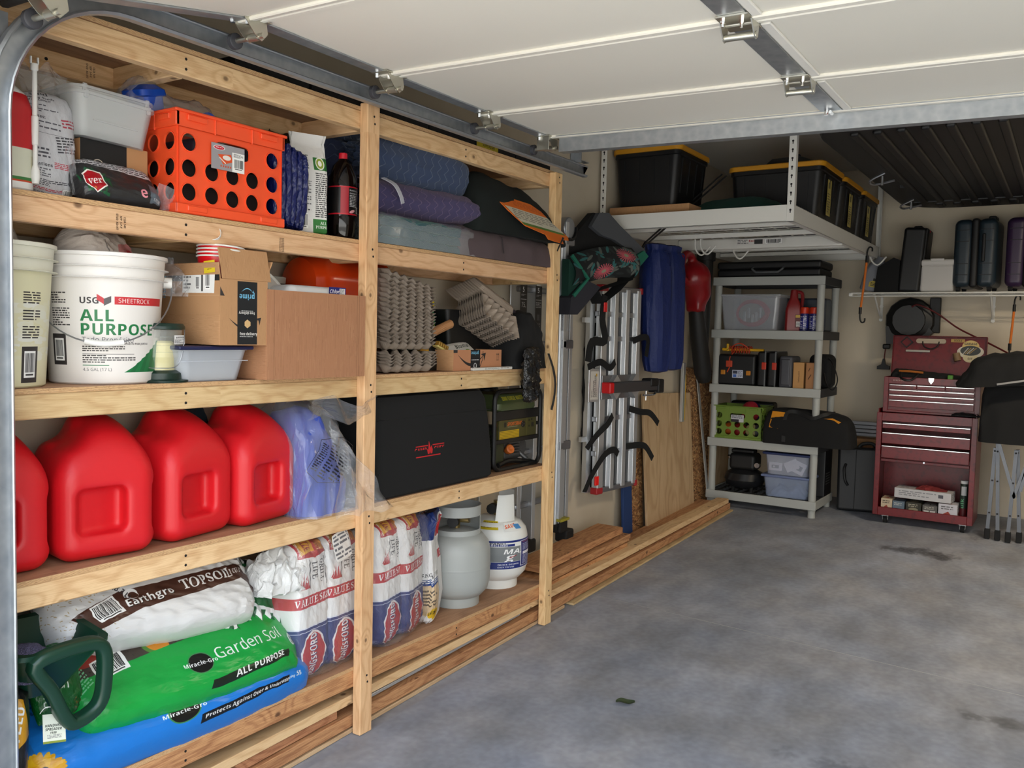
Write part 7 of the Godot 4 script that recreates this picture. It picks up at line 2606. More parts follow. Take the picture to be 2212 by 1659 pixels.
	for p in [
		[Vector3(-0.32, 0.28, 0.0), Vector3(-0.26, 0.36, 0.03), Vector3(-0.16, 0.42, 0.04), Vector3(-0.09, 0.47, 0.03)],
		[Vector3(-0.33, 0.02, 0.0), Vector3(-0.30, 0.13, 0.035), Vector3(-0.20, 0.235, 0.05), Vector3(-0.10, 0.26, 0.05), Vector3(-0.03, 0.225, 0.04)],
		[Vector3(0.12, 0.50, 0.02), Vector3(0.22, 0.475, 0.04), Vector3(0.33, 0.46, 0.05), Vector3(0.45, 0.385, 0.045)],
		[Vector3(0.10, 0.26, 0.02), Vector3(0.22, 0.26, 0.04), Vector3(0.30, 0.24, 0.045), Vector3(0.40, 0.155, 0.04)],
		[Vector3(0.14, 0.93, 0.02), Vector3(0.25, 0.955, 0.035), Vector3(0.29, 0.93, 0.04), Vector3(0.27, 0.83, 0.04)],
		[Vector3(-0.36, 0.77, 0.02), Vector3(-0.26, 0.80, 0.04), Vector3(-0.17, 0.765, 0.05), Vector3(-0.08, 0.80, 0.03)]]:
		g = G.new()
		g.ribbon(smooth(p, 6), 0.04, 0.004, Vector3(0, 0, 1))
		obj("strap", g, M.blackfab, o)
	g = G.new()
	g.bar(Vector3(-0.245, 0.0, -0.05), Vector3(-0.245, 1.2, -0.05), 0.05, 0.03, Vector3.BACK)
	for y in [0.33, 1.05]:
		g.bar(Vector3(-0.32, y, -0.05), Vector3(-0.17, y, -0.05), 0.03, 0.02, Vector3.BACK)
	obj("rear_rail", g, M.alu, o)
	g = G.new().at(Vector3(0.02, 0.56, -0.045))
	g.pillow(0.56, 1.12, 0.06, 55, 0.012, 5.0, 3.0)
	solo("carrier_bag", g, M.blackfab, "black fabric bag flattened behind the bars of the cargo carrier", "bag", Vector3(-0.295, 0.47, -5.04), 84, "", 60)
	# floral beach chair bundle
	o = thing("beach_bag", "folded grey and teal beach bag with a flowered panel above the carrier", "bag", Vector3(-0.22, 1.66, -4.66), 80)
	var gt := mat(Color(0.30, 0.31, 0.33), 0.9)
	g = G.new()
	g.prism([Vector2(-0.28, 0.28), Vector2(-0.20, 0.34), Vector2(-0.05, 0.47), Vector2(0.05, 0.47), Vector2(0.34, 0.33), Vector2(0.47, 0.28), Vector2(0.30, 0.14), Vector2(0.0, 0.14), Vector2(-0.30, 0.18)], -0.06, -0.015, 4.0)
	obj("back", g, M.blackfab, o)
	g = G.new()
	g.prism([Vector2(-0.10, 0.385), Vector2(-0.03, 0.47), Vector2(0.06, 0.48), Vector2(0.17, 0.42), Vector2(0.45, 0.29), Vector2(0.35, 0.26), Vector2(0.12, 0.33), Vector2(0.0, 0.345)], -0.02, 0.012, 4.0)
	obj("hood", g, gt, o)
	c = Cv.new(256, 128, Color(0.10, 0.11, 0.115))
	for i in 70:
		c.ell(c.rg.randf() * 256, c.rg.randf() * 128, 16, 5, [Color(0.20, 0.42, 0.42), Color(0.38, 0.40, 0.38), Color(0.16, 0.18, 0.18)][i % 3], c.rg.randf() * 180)
	for q in [[205, 38], [110, 96]]:
		for k in 22:
			c.line([Vector2(q[0], q[1]), Vector2(q[0], q[1]) + Vector2.RIGHT.rotated(k * TAU / 22) * Vector2(38, 30)], 4, Color(0.78, 0.36, 0.40))
		c.ell(q[0], q[1], 9, 7, Color(0.6, 0.6, 0.5))
	g = G.new()
	g.grid(16, 10, func(u, v): return Vector3(lerpf(-0.33, 0.27, u), lerpf(0.20, 0.02, v) + u * 0.09 + sin(u * 3.0) * 0.03, 0.03 + sin(v * PI) * 0.05 + v * 0.03), true)
	g.grid(16, 10, func(u, v): return Vector3(lerpf(-0.33, 0.27, u), lerpf(0.20, 0.02, v) + u * 0.09 + sin(u * 3.0) * 0.03, -0.02))
	obj("flowered_panel", g, tmat(c.tex(), 0.9), o, 60)
	var teal := mat(Color(0.10, 0.42, 0.34), 0.8)
	g = G.new()
	g.ribbon([Vector3(-0.34, 0.20, 0.07), Vector3(-0.23, 0.08, 0.10), Vector3(-0.34, -0.02, 0.09)], 0.02, 0.012, Vector3.BACK)
	g.prism([Vector2(0.25, 0.22), Vector2(0.40, 0.29), Vector2(0.45, 0.26), Vector2(0.27, 0.12)], 0.0, 0.03)
	obj("piping", g, teal, o)
	g = G.new()
	g.prism([Vector2(-0.36, 0.18), Vector2(-0.24, 0.07), Vector2(-0.36, -0.02)], 0.02, 0.07)
	obj("pocket", g, mat(Color(0.05, 0.22, 0.18), 0.9), o)
	g = G.new()
	g.prism([Vector2(-0.36, -0.03), Vector2(-0.22, 0.07), Vector2(-0.10, 0.04), Vector2(-0.30, -0.12), Vector2(-0.37, -0.12)], 0.0, 0.09)
	obj("flap", g, mat(Color(0.17, 0.17, 0.20), 0.9), o)
	g = G.new()
	g.prism([Vector2(-0.10, 0.02), Vector2(0.22, 0.10), Vector2(0.25, 0.14), Vector2(0.10, 0.03), Vector2(-0.05, -0.05)], -0.01, 0.08)
	g.ribbon(smooth([Vector3(-0.02, 0.0, 0.06), Vector3(-0.05, -0.14, 0.07), Vector3(-0.02, -0.26, 0.07), Vector3(-0.14, -0.27, 0.07), Vector3(-0.17, -0.38, 0.07)], 4), 0.05, 0.006, Vector3.BACK)
	obj("harness", g, M.blackfab, o)
	g = G.new()
	g.box(Vector3(-0.035, -0.07, 0.078), Vector3(0.03, 0.055, 0.006), 0.002)
	obj("buckle", g, M.red, o)
	o = thing("fishing_rod", "slim black rod with mint green handle hanging between the bag and the blue sacks", "rod", Vector3(-0.33, 1.30, -5.13), 90)
	g = G.new()
	g.cyl(Vector3(0, 0, 0), Vector3(0.02, 0.76, 0), 0.012, 10)
	g.rbox(Vector3(0.0, 0.35, 0.0), Vector3(0.05, 0.07, 0.05), 0.012, 2)
	g.rbox(Vector3(0.02, 0.72, 0.0), Vector3(0.07, 0.09, 0.06), 0.02, 2)
	obj("shaft", g, M.black, o)
	g = G.new()
	g.cyl(Vector3(0.016, 0.44, 0.012), Vector3(0.022, 0.64, 0.012), 0.012, 10)
	obj("grip", g, mat(Color(0.45, 0.66, 0.56), 0.5), o)
	for k in 2:
		g = G.new()
		g.tube([Vector3(-0.17 + k * 0.012, 2.02 - k * 0.01, -5.18), Vector3(0.17 + k * 0.03, 2.47 - k * 0.012, -5.55)], 0.0055, 8)
		g.tube(smooth([Vector3(-0.17, 2.02, -5.18), Vector3(-0.19, 1.98, -5.17), Vector3(-0.18, 1.96, -5.16)], 3), 0.009, 6)
		solo("bungee_cord", g, M.black, ["black bungee cord stretched from the wall to the far totes, upper one", "black bungee cord stretched from the wall to the far totes, lower one"][k], "cord", Vector3.ZERO, 0, "black bungee cords")
	# blue sacks
	var bm := relief(mat(Color(0.055, 0.14, 0.38), 0.6), M.crinkle, 0.8)
	for k in 2:
		var rs := []
		for q in [[0.05, 0.0], [0.17, 0.012], [0.205, 0.08], [0.225, 0.3], [0.235, 0.5], [0.23, 0.66], [0.20, 0.76], [0.15, 0.80], [0.17, 0.835], [0.12, 0.845]]:
			var r := G.ring(q[0], q[0] * 0.72, q[0] * 0.35, q[1], Vector2(-q[1] * 0.06 + 0.03, 0), 6)
			for i in r.size():
				r[i].x += sin(i * 1.9 + q[1] * 7.0 + k) * 0.006
				r[i].z += cos(i * 2.3 + q[1] * 5.0 + k) * 0.006
			rs.append(r)
		g = G.new()
		g.loft(rs)
		g.tube(smooth([Vector3(-0.05, 0.79, 0.08), Vector3(0.02, 0.78, 0.09), Vector3(0.0, 0.70, 0.10)], 4), 0.004, 6)
		solo("blue_sack", g, bm, ["long blue drawstring sack hanging from the rack, left one", "long blue drawstring sack hanging from the rack, right one"][k], "sack", Vector3(-0.22, 1.19 + k * 0.01, -5.47 - k * 0.23), 82, "blue drawstring sacks", 50)
	# leaf blower and its tubes
	o = thing("leaf_blower", "red leaf blower with a black tube hanging beside the blue sacks", "blower", Vector3(-0.22, 1.12, -6.15), 86)
	g = G.new()
	g.sdf(func(p: Vector3):
		var d: float = (p - Vector3(-0.02, 0.74, 0)).length() - 0.12
		d = smin(d, (p - Vector3(0.04, 0.64, 0)).length() - 0.10, 0.05)
		d = smin(d, Vector2(Vector2(p.x + 0.13, p.y - 0.80).length() - 0.10, p.z).length() - 0.028, 0.03)
		return smin(d, sbox(p, Vector3(0.03, 0.55, 0), Vector3(0.06, 0.06, 0.06), 0.03), 0.03), Vector3(-0.30, 0.44, -0.15), Vector3(0.2, 0.98, 0.15), 0.0125)
	obj("body", g, mat(Color(0.52, 0.06, 0.09), 0.3), o, 70)
	g = G.new()
	g.tube([Vector3(0.03, 0.52, 0.0), Vector3(0.08, 0.36, 0.0), Vector3(0.19, 0.05, 0.0), Vector3(0.22, -0.01, 0.0)], 0.062, 16, false, [0.85, 1.0, 1.05, 0.8])
	obj("tube", g, M.black, o)
	g = G.new()
	g.tube([Vector3(0, 0, 0), Vector3(0.01, 0.2, 0), Vector3(0.05, 0.86, 0)], 0.055, 16, false, [0.9, 1, 1])
	g.tube([Vector3(0.05, 0.84, 0), Vector3(0.052, 0.90, 0)], 0.07, 16)
	solo("blower_tube", g, M.black, "black blower tube hanging upright right of the red blower", "tube", Vector3(-0.30, 1.18, -6.52), 90)

# ---------------------------------------------------------------- ceiling rack, roof box and the back wall
func tote(o: Node3D, w: float, h: float, d: float, label: bool) -> void:
	var tm := mat(Color(0.055, 0.06, 0.075), 0.42)
	var g := G.new()
	g.loft([G.ring(w - 0.07, d - 0.07, 0.04, 0), G.ring(w - 0.06, d - 0.06, 0.04, 0.006), G.ring(w - 0.015, d - 0.015, 0.04, h - 0.06), G.ring(w, d, 0.04, h - 0.055), G.ring(w, d, 0.04, h - 0.03)])
	for s in [-1, 1]:
		for i in 4:
			var x := (i - 1.5) * w * 0.22
			g.bar(Vector3(x, h * 0.25, s * (d / 2 - 0.027)), Vector3(x * 1.04, h * 0.8, s * (d / 2 - 0.008)), 0.012, 0.012, Vector3.BACK)
			var z := (i - 1.5) * d * 0.22
			g.bar(Vector3(s * (w / 2 - 0.027), h * 0.25, z), Vector3(s * (w / 2 - 0.008), h * 0.8, z * 1.04), 0.012, 0.012, Vector3.RIGHT)
	obj("tub", g, tm, o)
	g = G.new()
	g.loft([G.ring(w + 0.012, d + 0.012, 0.045, h - 0.032), G.ring(w + 0.022, d + 0.022, 0.05, h - 0.030), G.ring(w + 0.022, d + 0.022, 0.05, h - 0.006), G.ring(w + 0.01, d + 0.01, 0.045, h), G.ring(w - 0.06, d - 0.06, 0.04, h), G.ring(w - 0.07, d - 0.07, 0.04, h - 0.014)])
	obj("lid", g, mat(Color(0.80, 0.56, 0.12), 0.45), o)
	if label:
		var c := Cv.new(64, 160, Color(0.72, 0.66, 0.36))
		c.rect(8, 96, 48, 56, Color(0.62, 0.56, 0.28))
		c.para(10, 60, 44, 90, 8, Color(0.35, 0.32, 0.2))
		c.rect(14, 12, 30, 26, Color(0.4, 0.38, 0.25))
		var f := G.new().at(Vector3(w / 2 - 0.011, h * 0.46, d * 0.12), Vector3(0, 90, 0))
		f.quad(Vector3(-0.05, -0.11, 0), Vector3(0.05, -0.11, 0), Vector3(0.05, 0.11, 0.006), Vector3(-0.05, 0.11, 0.006))
		obj("label", f, tmat(c.tex(), 0.5), o, 0)

func items_rack() -> void:
	var wm := mat(Color(0.88, 0.875, 0.85), 0.4)
	var o := thing("ceiling_rack", "white steel storage rack hung from the ceiling in the far left corner", "rack", Vector3(0.21, 2.07, -6.18))
	var g := G.new()
	var X := 0.58
	var Z := 1.23
	for s in [-1, 1]:
		g = G.new()
		g.box(Vector3(0, 0.045, s * Z), Vector3(X * 2, 0.09, 0.004), 0.001)
		g.box(Vector3(0, 0.002, s * (Z - 0.015)), Vector3(X * 2, 0.004, 0.034), 0.001)
		obj("beam", g, wm, o)
		g = G.new()
		g.box(Vector3(s * X, 0.045, 0), Vector3(0.004, 0.09, Z * 2), 0.001)
		g.box(Vector3(s * (X - 0.015), 0.002, 0), Vector3(0.034, 0.004, Z * 2), 0.001)
		obj("beam", g, wm, o)
	for k in 5:
		g = G.new()
		g.box(Vector3(0, 0.035 if k != 2 else 0.025, -Z + (k + 0.75) * Z * 2 / 5.5), Vector3(X * 2 - 0.01, 0.03 if k != 2 else 0.07, 0.035), 0.003)
		obj("crossbar", g, wm, o)
	g = G.new()
	for k in 25:
		g.cyl(Vector3(-X + 0.01, 0.062, -Z + 0.04 + k * 0.1), Vector3(X - 0.01, 0.062, -Z + 0.04 + k * 0.1), 0.003, 5)
	for k in 15:
		g.cyl(Vector3(-X + 0.03 + k * 0.08, 0.067, -Z + 0.01), Vector3(-X + 0.03 + k * 0.08, 0.067, Z - 0.01), 0.003, 5)
	for k in 60:
		g.tube(arc(Vector3(X - 0.01, 0.085, Z - 0.03 - k * 0.041), 0.011, 0, 180, 5, "zy"), 0.003, 5)
	obj("wire_deck", g, wm, o).set_meta("kind", "stuff")
	for p in [[-X + 0.012, Z], [X - 0.012, Z], [-X + 0.012, -Z], [X - 0.012, -Z]]:
		g = G.new()
		var s := signf(p[1])
		g.box(Vector3(p[0], 0.365, p[1] + s * 0.004), Vector3(0.038, 0.73, 0.003), 0.0008)
		g.box(Vector3(p[0] + signf(p[0]) * 0.018, 0.365, p[1] - s * 0.014), Vector3(0.003, 0.73, 0.038), 0.0008)
		var po := obj("post", g, wm, o)
		g = G.new()
		for k in 15:
			g.cyl(Vector3(p[0], 0.06 + k * 0.046, p[1] + s * 0.004), Vector3(p[0], 0.06 + k * 0.046, p[1] + s * 0.0066), 0.006, 8)
			g.box(Vector3(p[0], 0.051 + k * 0.046, p[1] + s * 0.0055), Vector3(0.005, 0.014, 0.002))
		obj("keyholes", g, M.ink, po).set_meta("kind", "stuff")
	var c := Cv.new(256, 40, Color(0.86, 0.85, 0.83))
	c.para(6, 6, 60, 28, 3, Color(0.35, 0.35, 0.35))
	c.text("Racks", 70, 14, 12, Color(0.65, 0.15, 0.15))
	c.rect(100, 6, 46, 28, Color(0.2, 0.2, 0.2))
	c.bars(160, 6, 90, 28)
	lab(o, "label", c.tex(), Vector3(0.05, 0.025, 0.10), 0.32, 0.045)
	for q in [[X + 0.03, -Z + 0.22], [-0.18, -0.2], [-0.34, 0.15], [-0.28, 0.2]]:
		g = G.new()
		g.tube(smooth([Vector3(q[0] - 0.05, 0.09, q[1]), Vector3(q[0] - 0.05, -0.01, q[1]), Vector3(q[0], -0.06, q[1]), Vector3(q[0] + 0.06, 0.0, q[1])], 5), 0.006, 8)
		obj("hook", g, wm, o)
	# what lies on it
	g = G.new()
	g.box(Vector3(0, 0.035, 0), Vector3(0.52, 0.07, 0.5), 0.002)
	solo("carton", g, M.card, "flat brown carton on the ceiling rack under the first tote", "box", Vector3(-0.09, 2.146, -5.27))
	var tt := [["black tote with a yellow lid standing on the flat carton", -0.155, 2.217, -5.35, 0.44, 0.50], ["black tote with a yellow lid at the rack's right edge, nearest of three", 0.49, 2.146, -5.87, 0.58, 0.54], ["black tote with a yellow lid at the rack's right edge, middle one of three", 0.49, 2.146, -6.47, 0.58, 0.54], ["black tote with a yellow lid at the rack's right edge, next to the back wall", 0.49, 2.146, -7.07, 0.58, 0.54]]
	for k in 4:
		o = thing("tote", tt[k][0], "tote", Vector3(tt[k][1], tt[k][2], tt[k][3]), 0, "black totes with yellow lids")
		tote(o, tt[k][4], 0.37, tt[k][5], k > 0)
	g = G.new()
	g.mound([Vector3(-0.30, 0.01, 0.15), Vector3(-0.25, 0.10, 0.26), Vector3(0.0, 0.13, 0.3), Vector3(0.2, 0.09, 0.26), Vector3(0.28, 0.01, 0.12)], 93, 0.015, 2.2, 9.0)
	solo("tent_bag", g, mat(Color(0.06, 0.23, 0.20), 0.8), "dark teal tent bag lying on the rack before the black totes", "bag", Vector3(0.40, 2.146, -5.32), 0, "", 60)
	o = thing("case", "small black case lying on the lid of the nearest tote", "case", Vector3(0.53, 2.518, -5.95))
	g = G.new()
	g.prism([Vector2(-0.17, 0), Vector2(0.17, 0), Vector2(0.17, 0.03), Vector2(0.05, 0.075), Vector2(-0.12, 0.07), Vector2(-0.17, 0.03)], -0.15, 0.15, 4.0)
	obj("body", g, M.black, o)
	g = G.new()
	g.rbox(Vector3(0.03, 0.08, 0.1), Vector3(0.03, 0.03, 0.03), 0.008, 2)
	obj("knob", g, M.black, o)
	var og := mat(Color(0.80, 0.42, 0.10), 0.7)
	for q in [["orange bungee cord hanging from the rack's right edge by the grey shelving", 0.80, 2.12, 1.60, -6.9, 0.03], ["orange bungee cord hanging from the wire shelf beside the red tool chest", 1.73, 1.78, 1.36, -7.24, 0.015]]:
		o = thing("bungee_cord", q[0], "cord", Vector3(q[1], 0, q[4]), 0, "orange bungee cords")
		g = G.new()
		g.tube(smooth([Vector3(0, q[2] - 0.08, 0), Vector3(-q[5] * 0.4, (q[2] + q[3]) / 2, 0), Vector3(-q[5], q[3] + 0.05, 0)], 6), 0.008, 8)
		obj("cord", g, og, o)
		for s in 2:
			g = G.new()
			var y: float = [q[2] - 0.09, q[3] + 0.055][s]
			var dr: float = [1.0, -1.0][s]
			var x: float = -q[5] * s
			g.tube(smooth([Vector3(x, y - dr * 0.02, 0), Vector3(x, y + dr * 0.05, 0), Vector3(x + 0.012, y + dr * 0.085, 0), Vector3(x + 0.032, y + dr * 0.08, 0), Vector3(x + 0.034, y + dr * 0.055, 0)], 4), 0.006, 6)
			g.cyl(Vector3(x, y - dr * 0.025, 0), Vector3(x, y + dr * 0.025, 0), 0.011, 8)
			obj("hook", g, M.black, o)
	# roof box under the ceiling
	o = thing("roof_box", "black ribbed roof box hung upside under the ceiling", "roof box", Vector3(1.57, 2.42, -5.95))
	var rb := mat(Color(0.05, 0.053, 0.062), 0.5)
	g = G.new()
	var rs := []
	for q in [[1.14, 2.90, 0.02], [1.20, 2.98, 0.03], [1.22, 3.02, 0.06], [1.20, 2.98, 0.09], [1.12, 2.86, 0.24], [0.95, 2.60, 0.34]]:
		rs.append(G.ring(q[0], q[1], 0.34, q[2], Vector2.ZERO, 8))
	g.loft(rs)
	obj("shell", g, rb, o)
	for k in 9:
		g = G.new()
		g.rbox(Vector3(-0.42 + k * 0.105, 0.018, 0.12), Vector3(0.045, 0.03, 2.35), 0.012, 2)
		obj("rib", g, rb, o)
	g = G.new()
	g.rbox(Vector3(0, 0.02, -1.08), Vector3(1.0, 0.02, 0.05), 0.008, 1)
	for k in 7:
		g.rbox(Vector3(-0.34 + k * 0.115, 0.02, -1.24), Vector3(0.06, 0.035, 0.17), 0.02, 2)
	obj("end_ribs", g, rb, o).set_meta("kind", "stuff")
	for q in [[-0.5, -1.0], [-0.5, 0.1], [0.5, -1.0], [0.5, 0.1]]:
		g = G.new().at(Vector3(q[0], -0.005, q[1]))
		g.tube(smooth([Vector3(0.03, 0.02, 0.1), Vector3(-0.05, -0.02, 0.1), Vector3(-0.05, -0.02, -0.05), Vector3(0.06, 0.0, -0.06)], 3), 0.007, 6)
		g.cyl(Vector3(0, 0.02, 0), Vector3(0, -0.035, 0), 0.008)
		obj("clamp", g, M.steel, o)
	for s in [-1, 1]:
		g = G.new()
		g.box(Vector3(s * 0.45, 0.19, -0.3), Vector3(0.03, 0.38, 0.003))
		obj("hanger", g, M.black, o)
	# wire shelf on the back wall
	o = thing("wire_shelf", "white wire shelf on brackets along the back wall", "shelf", Vector3(1.52, 1.80, -7.38))
	g = G.new()
	for k in 46:
		g.cyl(Vector3(-0.88 + k * 0.04, 0, -0.17), Vector3(-0.88 + k * 0.04, 0, 0.17), 0.0022, 4)
	for z in [-0.17, -0.06, 0.06]:
		g.cyl(Vector3(-0.885, -0.004, z), Vector3(0.93, -0.004, z), 0.003, 6)
	g.cyl(Vector3(-0.885, 0.0, 0.17), Vector3(0.93, 0.0, 0.17), 0.006, 8)
	g.cyl(Vector3(-0.885, -0.024, 0.17), Vector3(0.93, -0.024, 0.17), 0.004, 8)
	obj("wires", g, wm, o).set_meta("kind", "stuff")
	for x in [-0.72, 0.06, 0.8]:
		g = G.new()
		g.bar(Vector3(x, -0.015, -0.176), Vector3(x, -0.20, -0.176), 0.02, 0.006, Vector3.BACK)
		g.bar(Vector3(x, -0.012, -0.17), Vector3(x, -0.012, 0.15), 0.02, 0.008)
		g.tube(smooth([Vector3(x, -0.02, 0.12), Vector3(x, -0.10, 0.0), Vector3(x, -0.18, -0.165)], 5), 0.007, 6)
		obj("bracket", g, wm, o)
		g = G.new()
		for y in [-0.09, -0.195]:
			g.cyl(Vector3(x, y, -0.172), Vector3(x, y, -0.162), 0.014, 10)
		obj("screw_cap", g, M.white, o).set_meta("kind", "stuff")
	g = G.new()
	g.rbox(Vector3(-0.885, -0.012, 0.15), Vector3(0.03, 0.03, 0.06), 0.006, 1)
	obj("end_cap", g, M.white, o)
	var ys := 1.8065
	o = thing("jug", "grey plastic jug with a yellow label tilted at the end of the wire shelf", "jug", Vector3(0.755, ys + 0.012, -7.33), 0)
	g = G.new().at(Vector3(0, 0.0, 0), Vector3(0, 0, -14))
	g.loft([G.ring(0.15, 0.11, 0.03, 0.0), G.ring(0.165, 0.12, 0.035, 0.01), G.ring(0.165, 0.12, 0.035, 0.15), G.ring(0.13, 0.10, 0.035, 0.21), G.ring(0.06, 0.06, 0.025, 0.25), G.ring(0.05, 0.05, 0.02, 0.27)])
	obj("body", g, mat(Color(0.48, 0.49, 0.52), 0.4), o)
	c = Cv.new(96, 96, Color(0.48, 0.49, 0.52))
	c.poly([Vector2(10, 70), Vector2(90, 30), Vector2(90, 96), Vector2(10, 96)], Color(0.75, 0.66, 0.2))
	c.rect(30, 46, 50, 14, Color(0.1, 0.1, 0.1))
	c.para(20, 70, 60, 22, 3, Color(0.15, 0.15, 0.15))
	c.rect(56, 2, 26, 22, Color(0.8, 0.8, 0.8))
	lab(o, "label", c.tex(), Vector3(0.045, 0.09, 0.061), 0.10, 0.13, Vector3(0, 0, -14))
	var cs := mat(Color(0.055, 0.057, 0.062), 0.5)
	o = thing("hard_case", "tall black tool case with a red tag on the wire shelf", "case", Vector3(1.035, ys, -7.36))
	g = G.new().at(Vector3.ZERO, Vector3(0, 0, -4))
	g.rbox(Vector3(0.0, 0.24, 0), Vector3(0.155, 0.48, 0.28), 0.025, 3)
	g.rbox(Vector3(0.055, 0.26, 0.0), Vector3(0.07, 0.44, 0.25), 0.02, 2)
	obj("body", g, cs, o)
	g = G.new()
	g.rbox(Vector3(0.11, 0.45, 0.06), Vector3(0.03, 0.02, 0.02), 0.008, 2)
	obj("tag", g, M.red, o)
	g = G.new()
	g.rbox(Vector3(0.04, 0.48, 0.0), Vector3(0.06, 0.035, 0.14), 0.012, 2)
	obj("handle", g, M.black, o)
	g = G.new()
	g.prism([Vector2(-0.09, 0), Vector2(0.08, 0), Vector2(0.085, 0.24), Vector2(0.04, 0.26), Vector2(-0.07, 0.19)], -0.10, 0.08, 4.0)
	solo("soft_case", g, M.blackfab, "low black soft case leaning on the tall black tool case", "case", Vector3(0.885, ys, -7.31))
	o = thing("cool_box", "white lidded box on the wire shelf between the black case and the suitcases", "box", Vector3(1.225, ys, -7.34))
	g = G.new()
	g.rbox(Vector3(0, 0.10, 0), Vector3(0.225, 0.20, 0.22), 0.02, 3)
	obj("box", g, mat(Color(0.74, 0.73, 0.715), 0.5), o)
	g = G.new()
	g.rbox(Vector3(0, 0.215, 0), Vector3(0.235, 0.05, 0.23), 0.018, 3)
	g.rbox(Vector3(0, 0.235, 0.118), Vector3(0.09, 0.02, 0.012), 0.004, 1)
	obj("lid", g, mat(Color(0.78, 0.77, 0.755), 0.5), o)
	for k in 2:
		o = thing("suitcase", ["steel blue suitcase standing on the wire shelf", "purple suitcase standing at the right end of the wire shelf"][k], "suitcase", Vector3(1.475 + k * 0.33, ys, -7.36), -4)
		var sm := mat([Color(0.13, 0.18, 0.215), Color(0.19, 0.12, 0.235)][k], 0.35)
		for s in 2:
			g = G.new()
			var x: float = [-0.075, 0.078][s]
			g.rbox(Vector3(x, 0.275, 0), Vector3(0.125, 0.49, 0.33), 0.045, 4)
			obj("shell", g, sm, o)
			g = G.new()
			for y in [0.12, 0.20, 0.36, 0.44]:
				g.box(Vector3(x, y, 0.166), Vector3(0.08, 0.004, 0.004))
			obj("groove", g, M.black, o).set_meta("kind", "stuff")
		g = G.new()
		g.rbox(Vector3(0, 0.275, 0), Vector3(0.05, 0.495, 0.335), 0.02, 2)
		obj("zip_band", g, M.black, o)
		g = G.new()
		g.rbox(Vector3(0.06, 0.31, 0.172), Vector3(0.022, 0.20, 0.02), 0.008, 2)
		g.rbox(Vector3(0.09, 0.53, 0.0), Vector3(0.05, 0.03, 0.12), 0.01, 2)
		obj("handle", g, M.black, o)
		for q in [[-0.1, 0.12], [0.1, 0.12], [-0.1, -0.12], [0.1, -0.12]]:
			g = G.new()
			g.cyl(Vector3(q[0] - 0.012, 0.02, q[1]), Vector3(q[0] + 0.012, 0.02, q[1]), 0.02, 12)
			g.box(Vector3(q[0], 0.032, q[1]), Vector3(0.03, 0.02, 0.03), 0.004)
			obj("wheel", g, M.rubber, o)
	# cord reel
	o = thing("cord_reel", "black wall mounted cord reel above the red tool chest with its red cord pulled out", "reel", Vector3(1.03, 1.60, -7.44))
	g = G.new().at(Vector3.ZERO, Vector3(90, 0, 0))
	g.lathe([Vector2(0, -0.08), Vector2(0.12, -0.08), Vector2(0.165, -0.06), Vector2(0.175, -0.03), Vector2(0.175, 0.03), Vector2(0.165, 0.055), Vector2(0.12, 0.075), Vector2(0.115, 0.085), Vector2(0, 0.085)], 14)
	g.at()
	g.prism([Vector2(-0.165, -0.05), Vector2(-0.155, -0.185), Vector2(0.07, -0.185), Vector2(0.17, -0.09), Vector2(0.1, 0.0)], -0.05, 0.06, 4.0)
	obj("drum", g, mat(Color(0.04, 0.042, 0.045), 0.45), o)
	g = G.new()
	g.box(Vector3(0.17, 0.04, -0.02), Vector3(0.075, 0.27, 0.05), 0.005)
	obj("bracket", g, M.black, o)
	g = G.new()
	g.tube(smooth([Vector3(0.02, 0.10, 0.09), Vector3(0.07, 0.115, 0.10), Vector3(0.2, 0.05, 0.10), Vector3(0.35, -0.06, 0.12), Vector3(0.55, -0.16, 0.2), Vector3(0.72, -0.25, 0.3)], 6), 0.006, 8)
	g.tube(smooth([Vector3(-0.13, -0.175, 0.02), Vector3(-0.16, -0.22, 0.03), Vector3(-0.17, -0.34, 0.03)], 4), 0.005, 6)
	obj("cord", g, mat(Color(0.33, 0.06, 0.075), 0.5), o)
	g = G.new()
	g.rbox(Vector3(-0.155, -0.205, 0.03), Vector3(0.055, 0.04, 0.04), 0.012, 2)
	g.prism([Vector2(-0.165, -0.30), Vector2(-0.175, -0.30), Vector2(-0.185, -0.345), Vector2(-0.215, -0.36), Vector2(-0.215, -0.385), Vector2(-0.125, -0.385), Vector2(-0.125, -0.36), Vector2(-0.155, -0.345)], 0.01, 0.05)
	obj("plug", g, M.black, o)

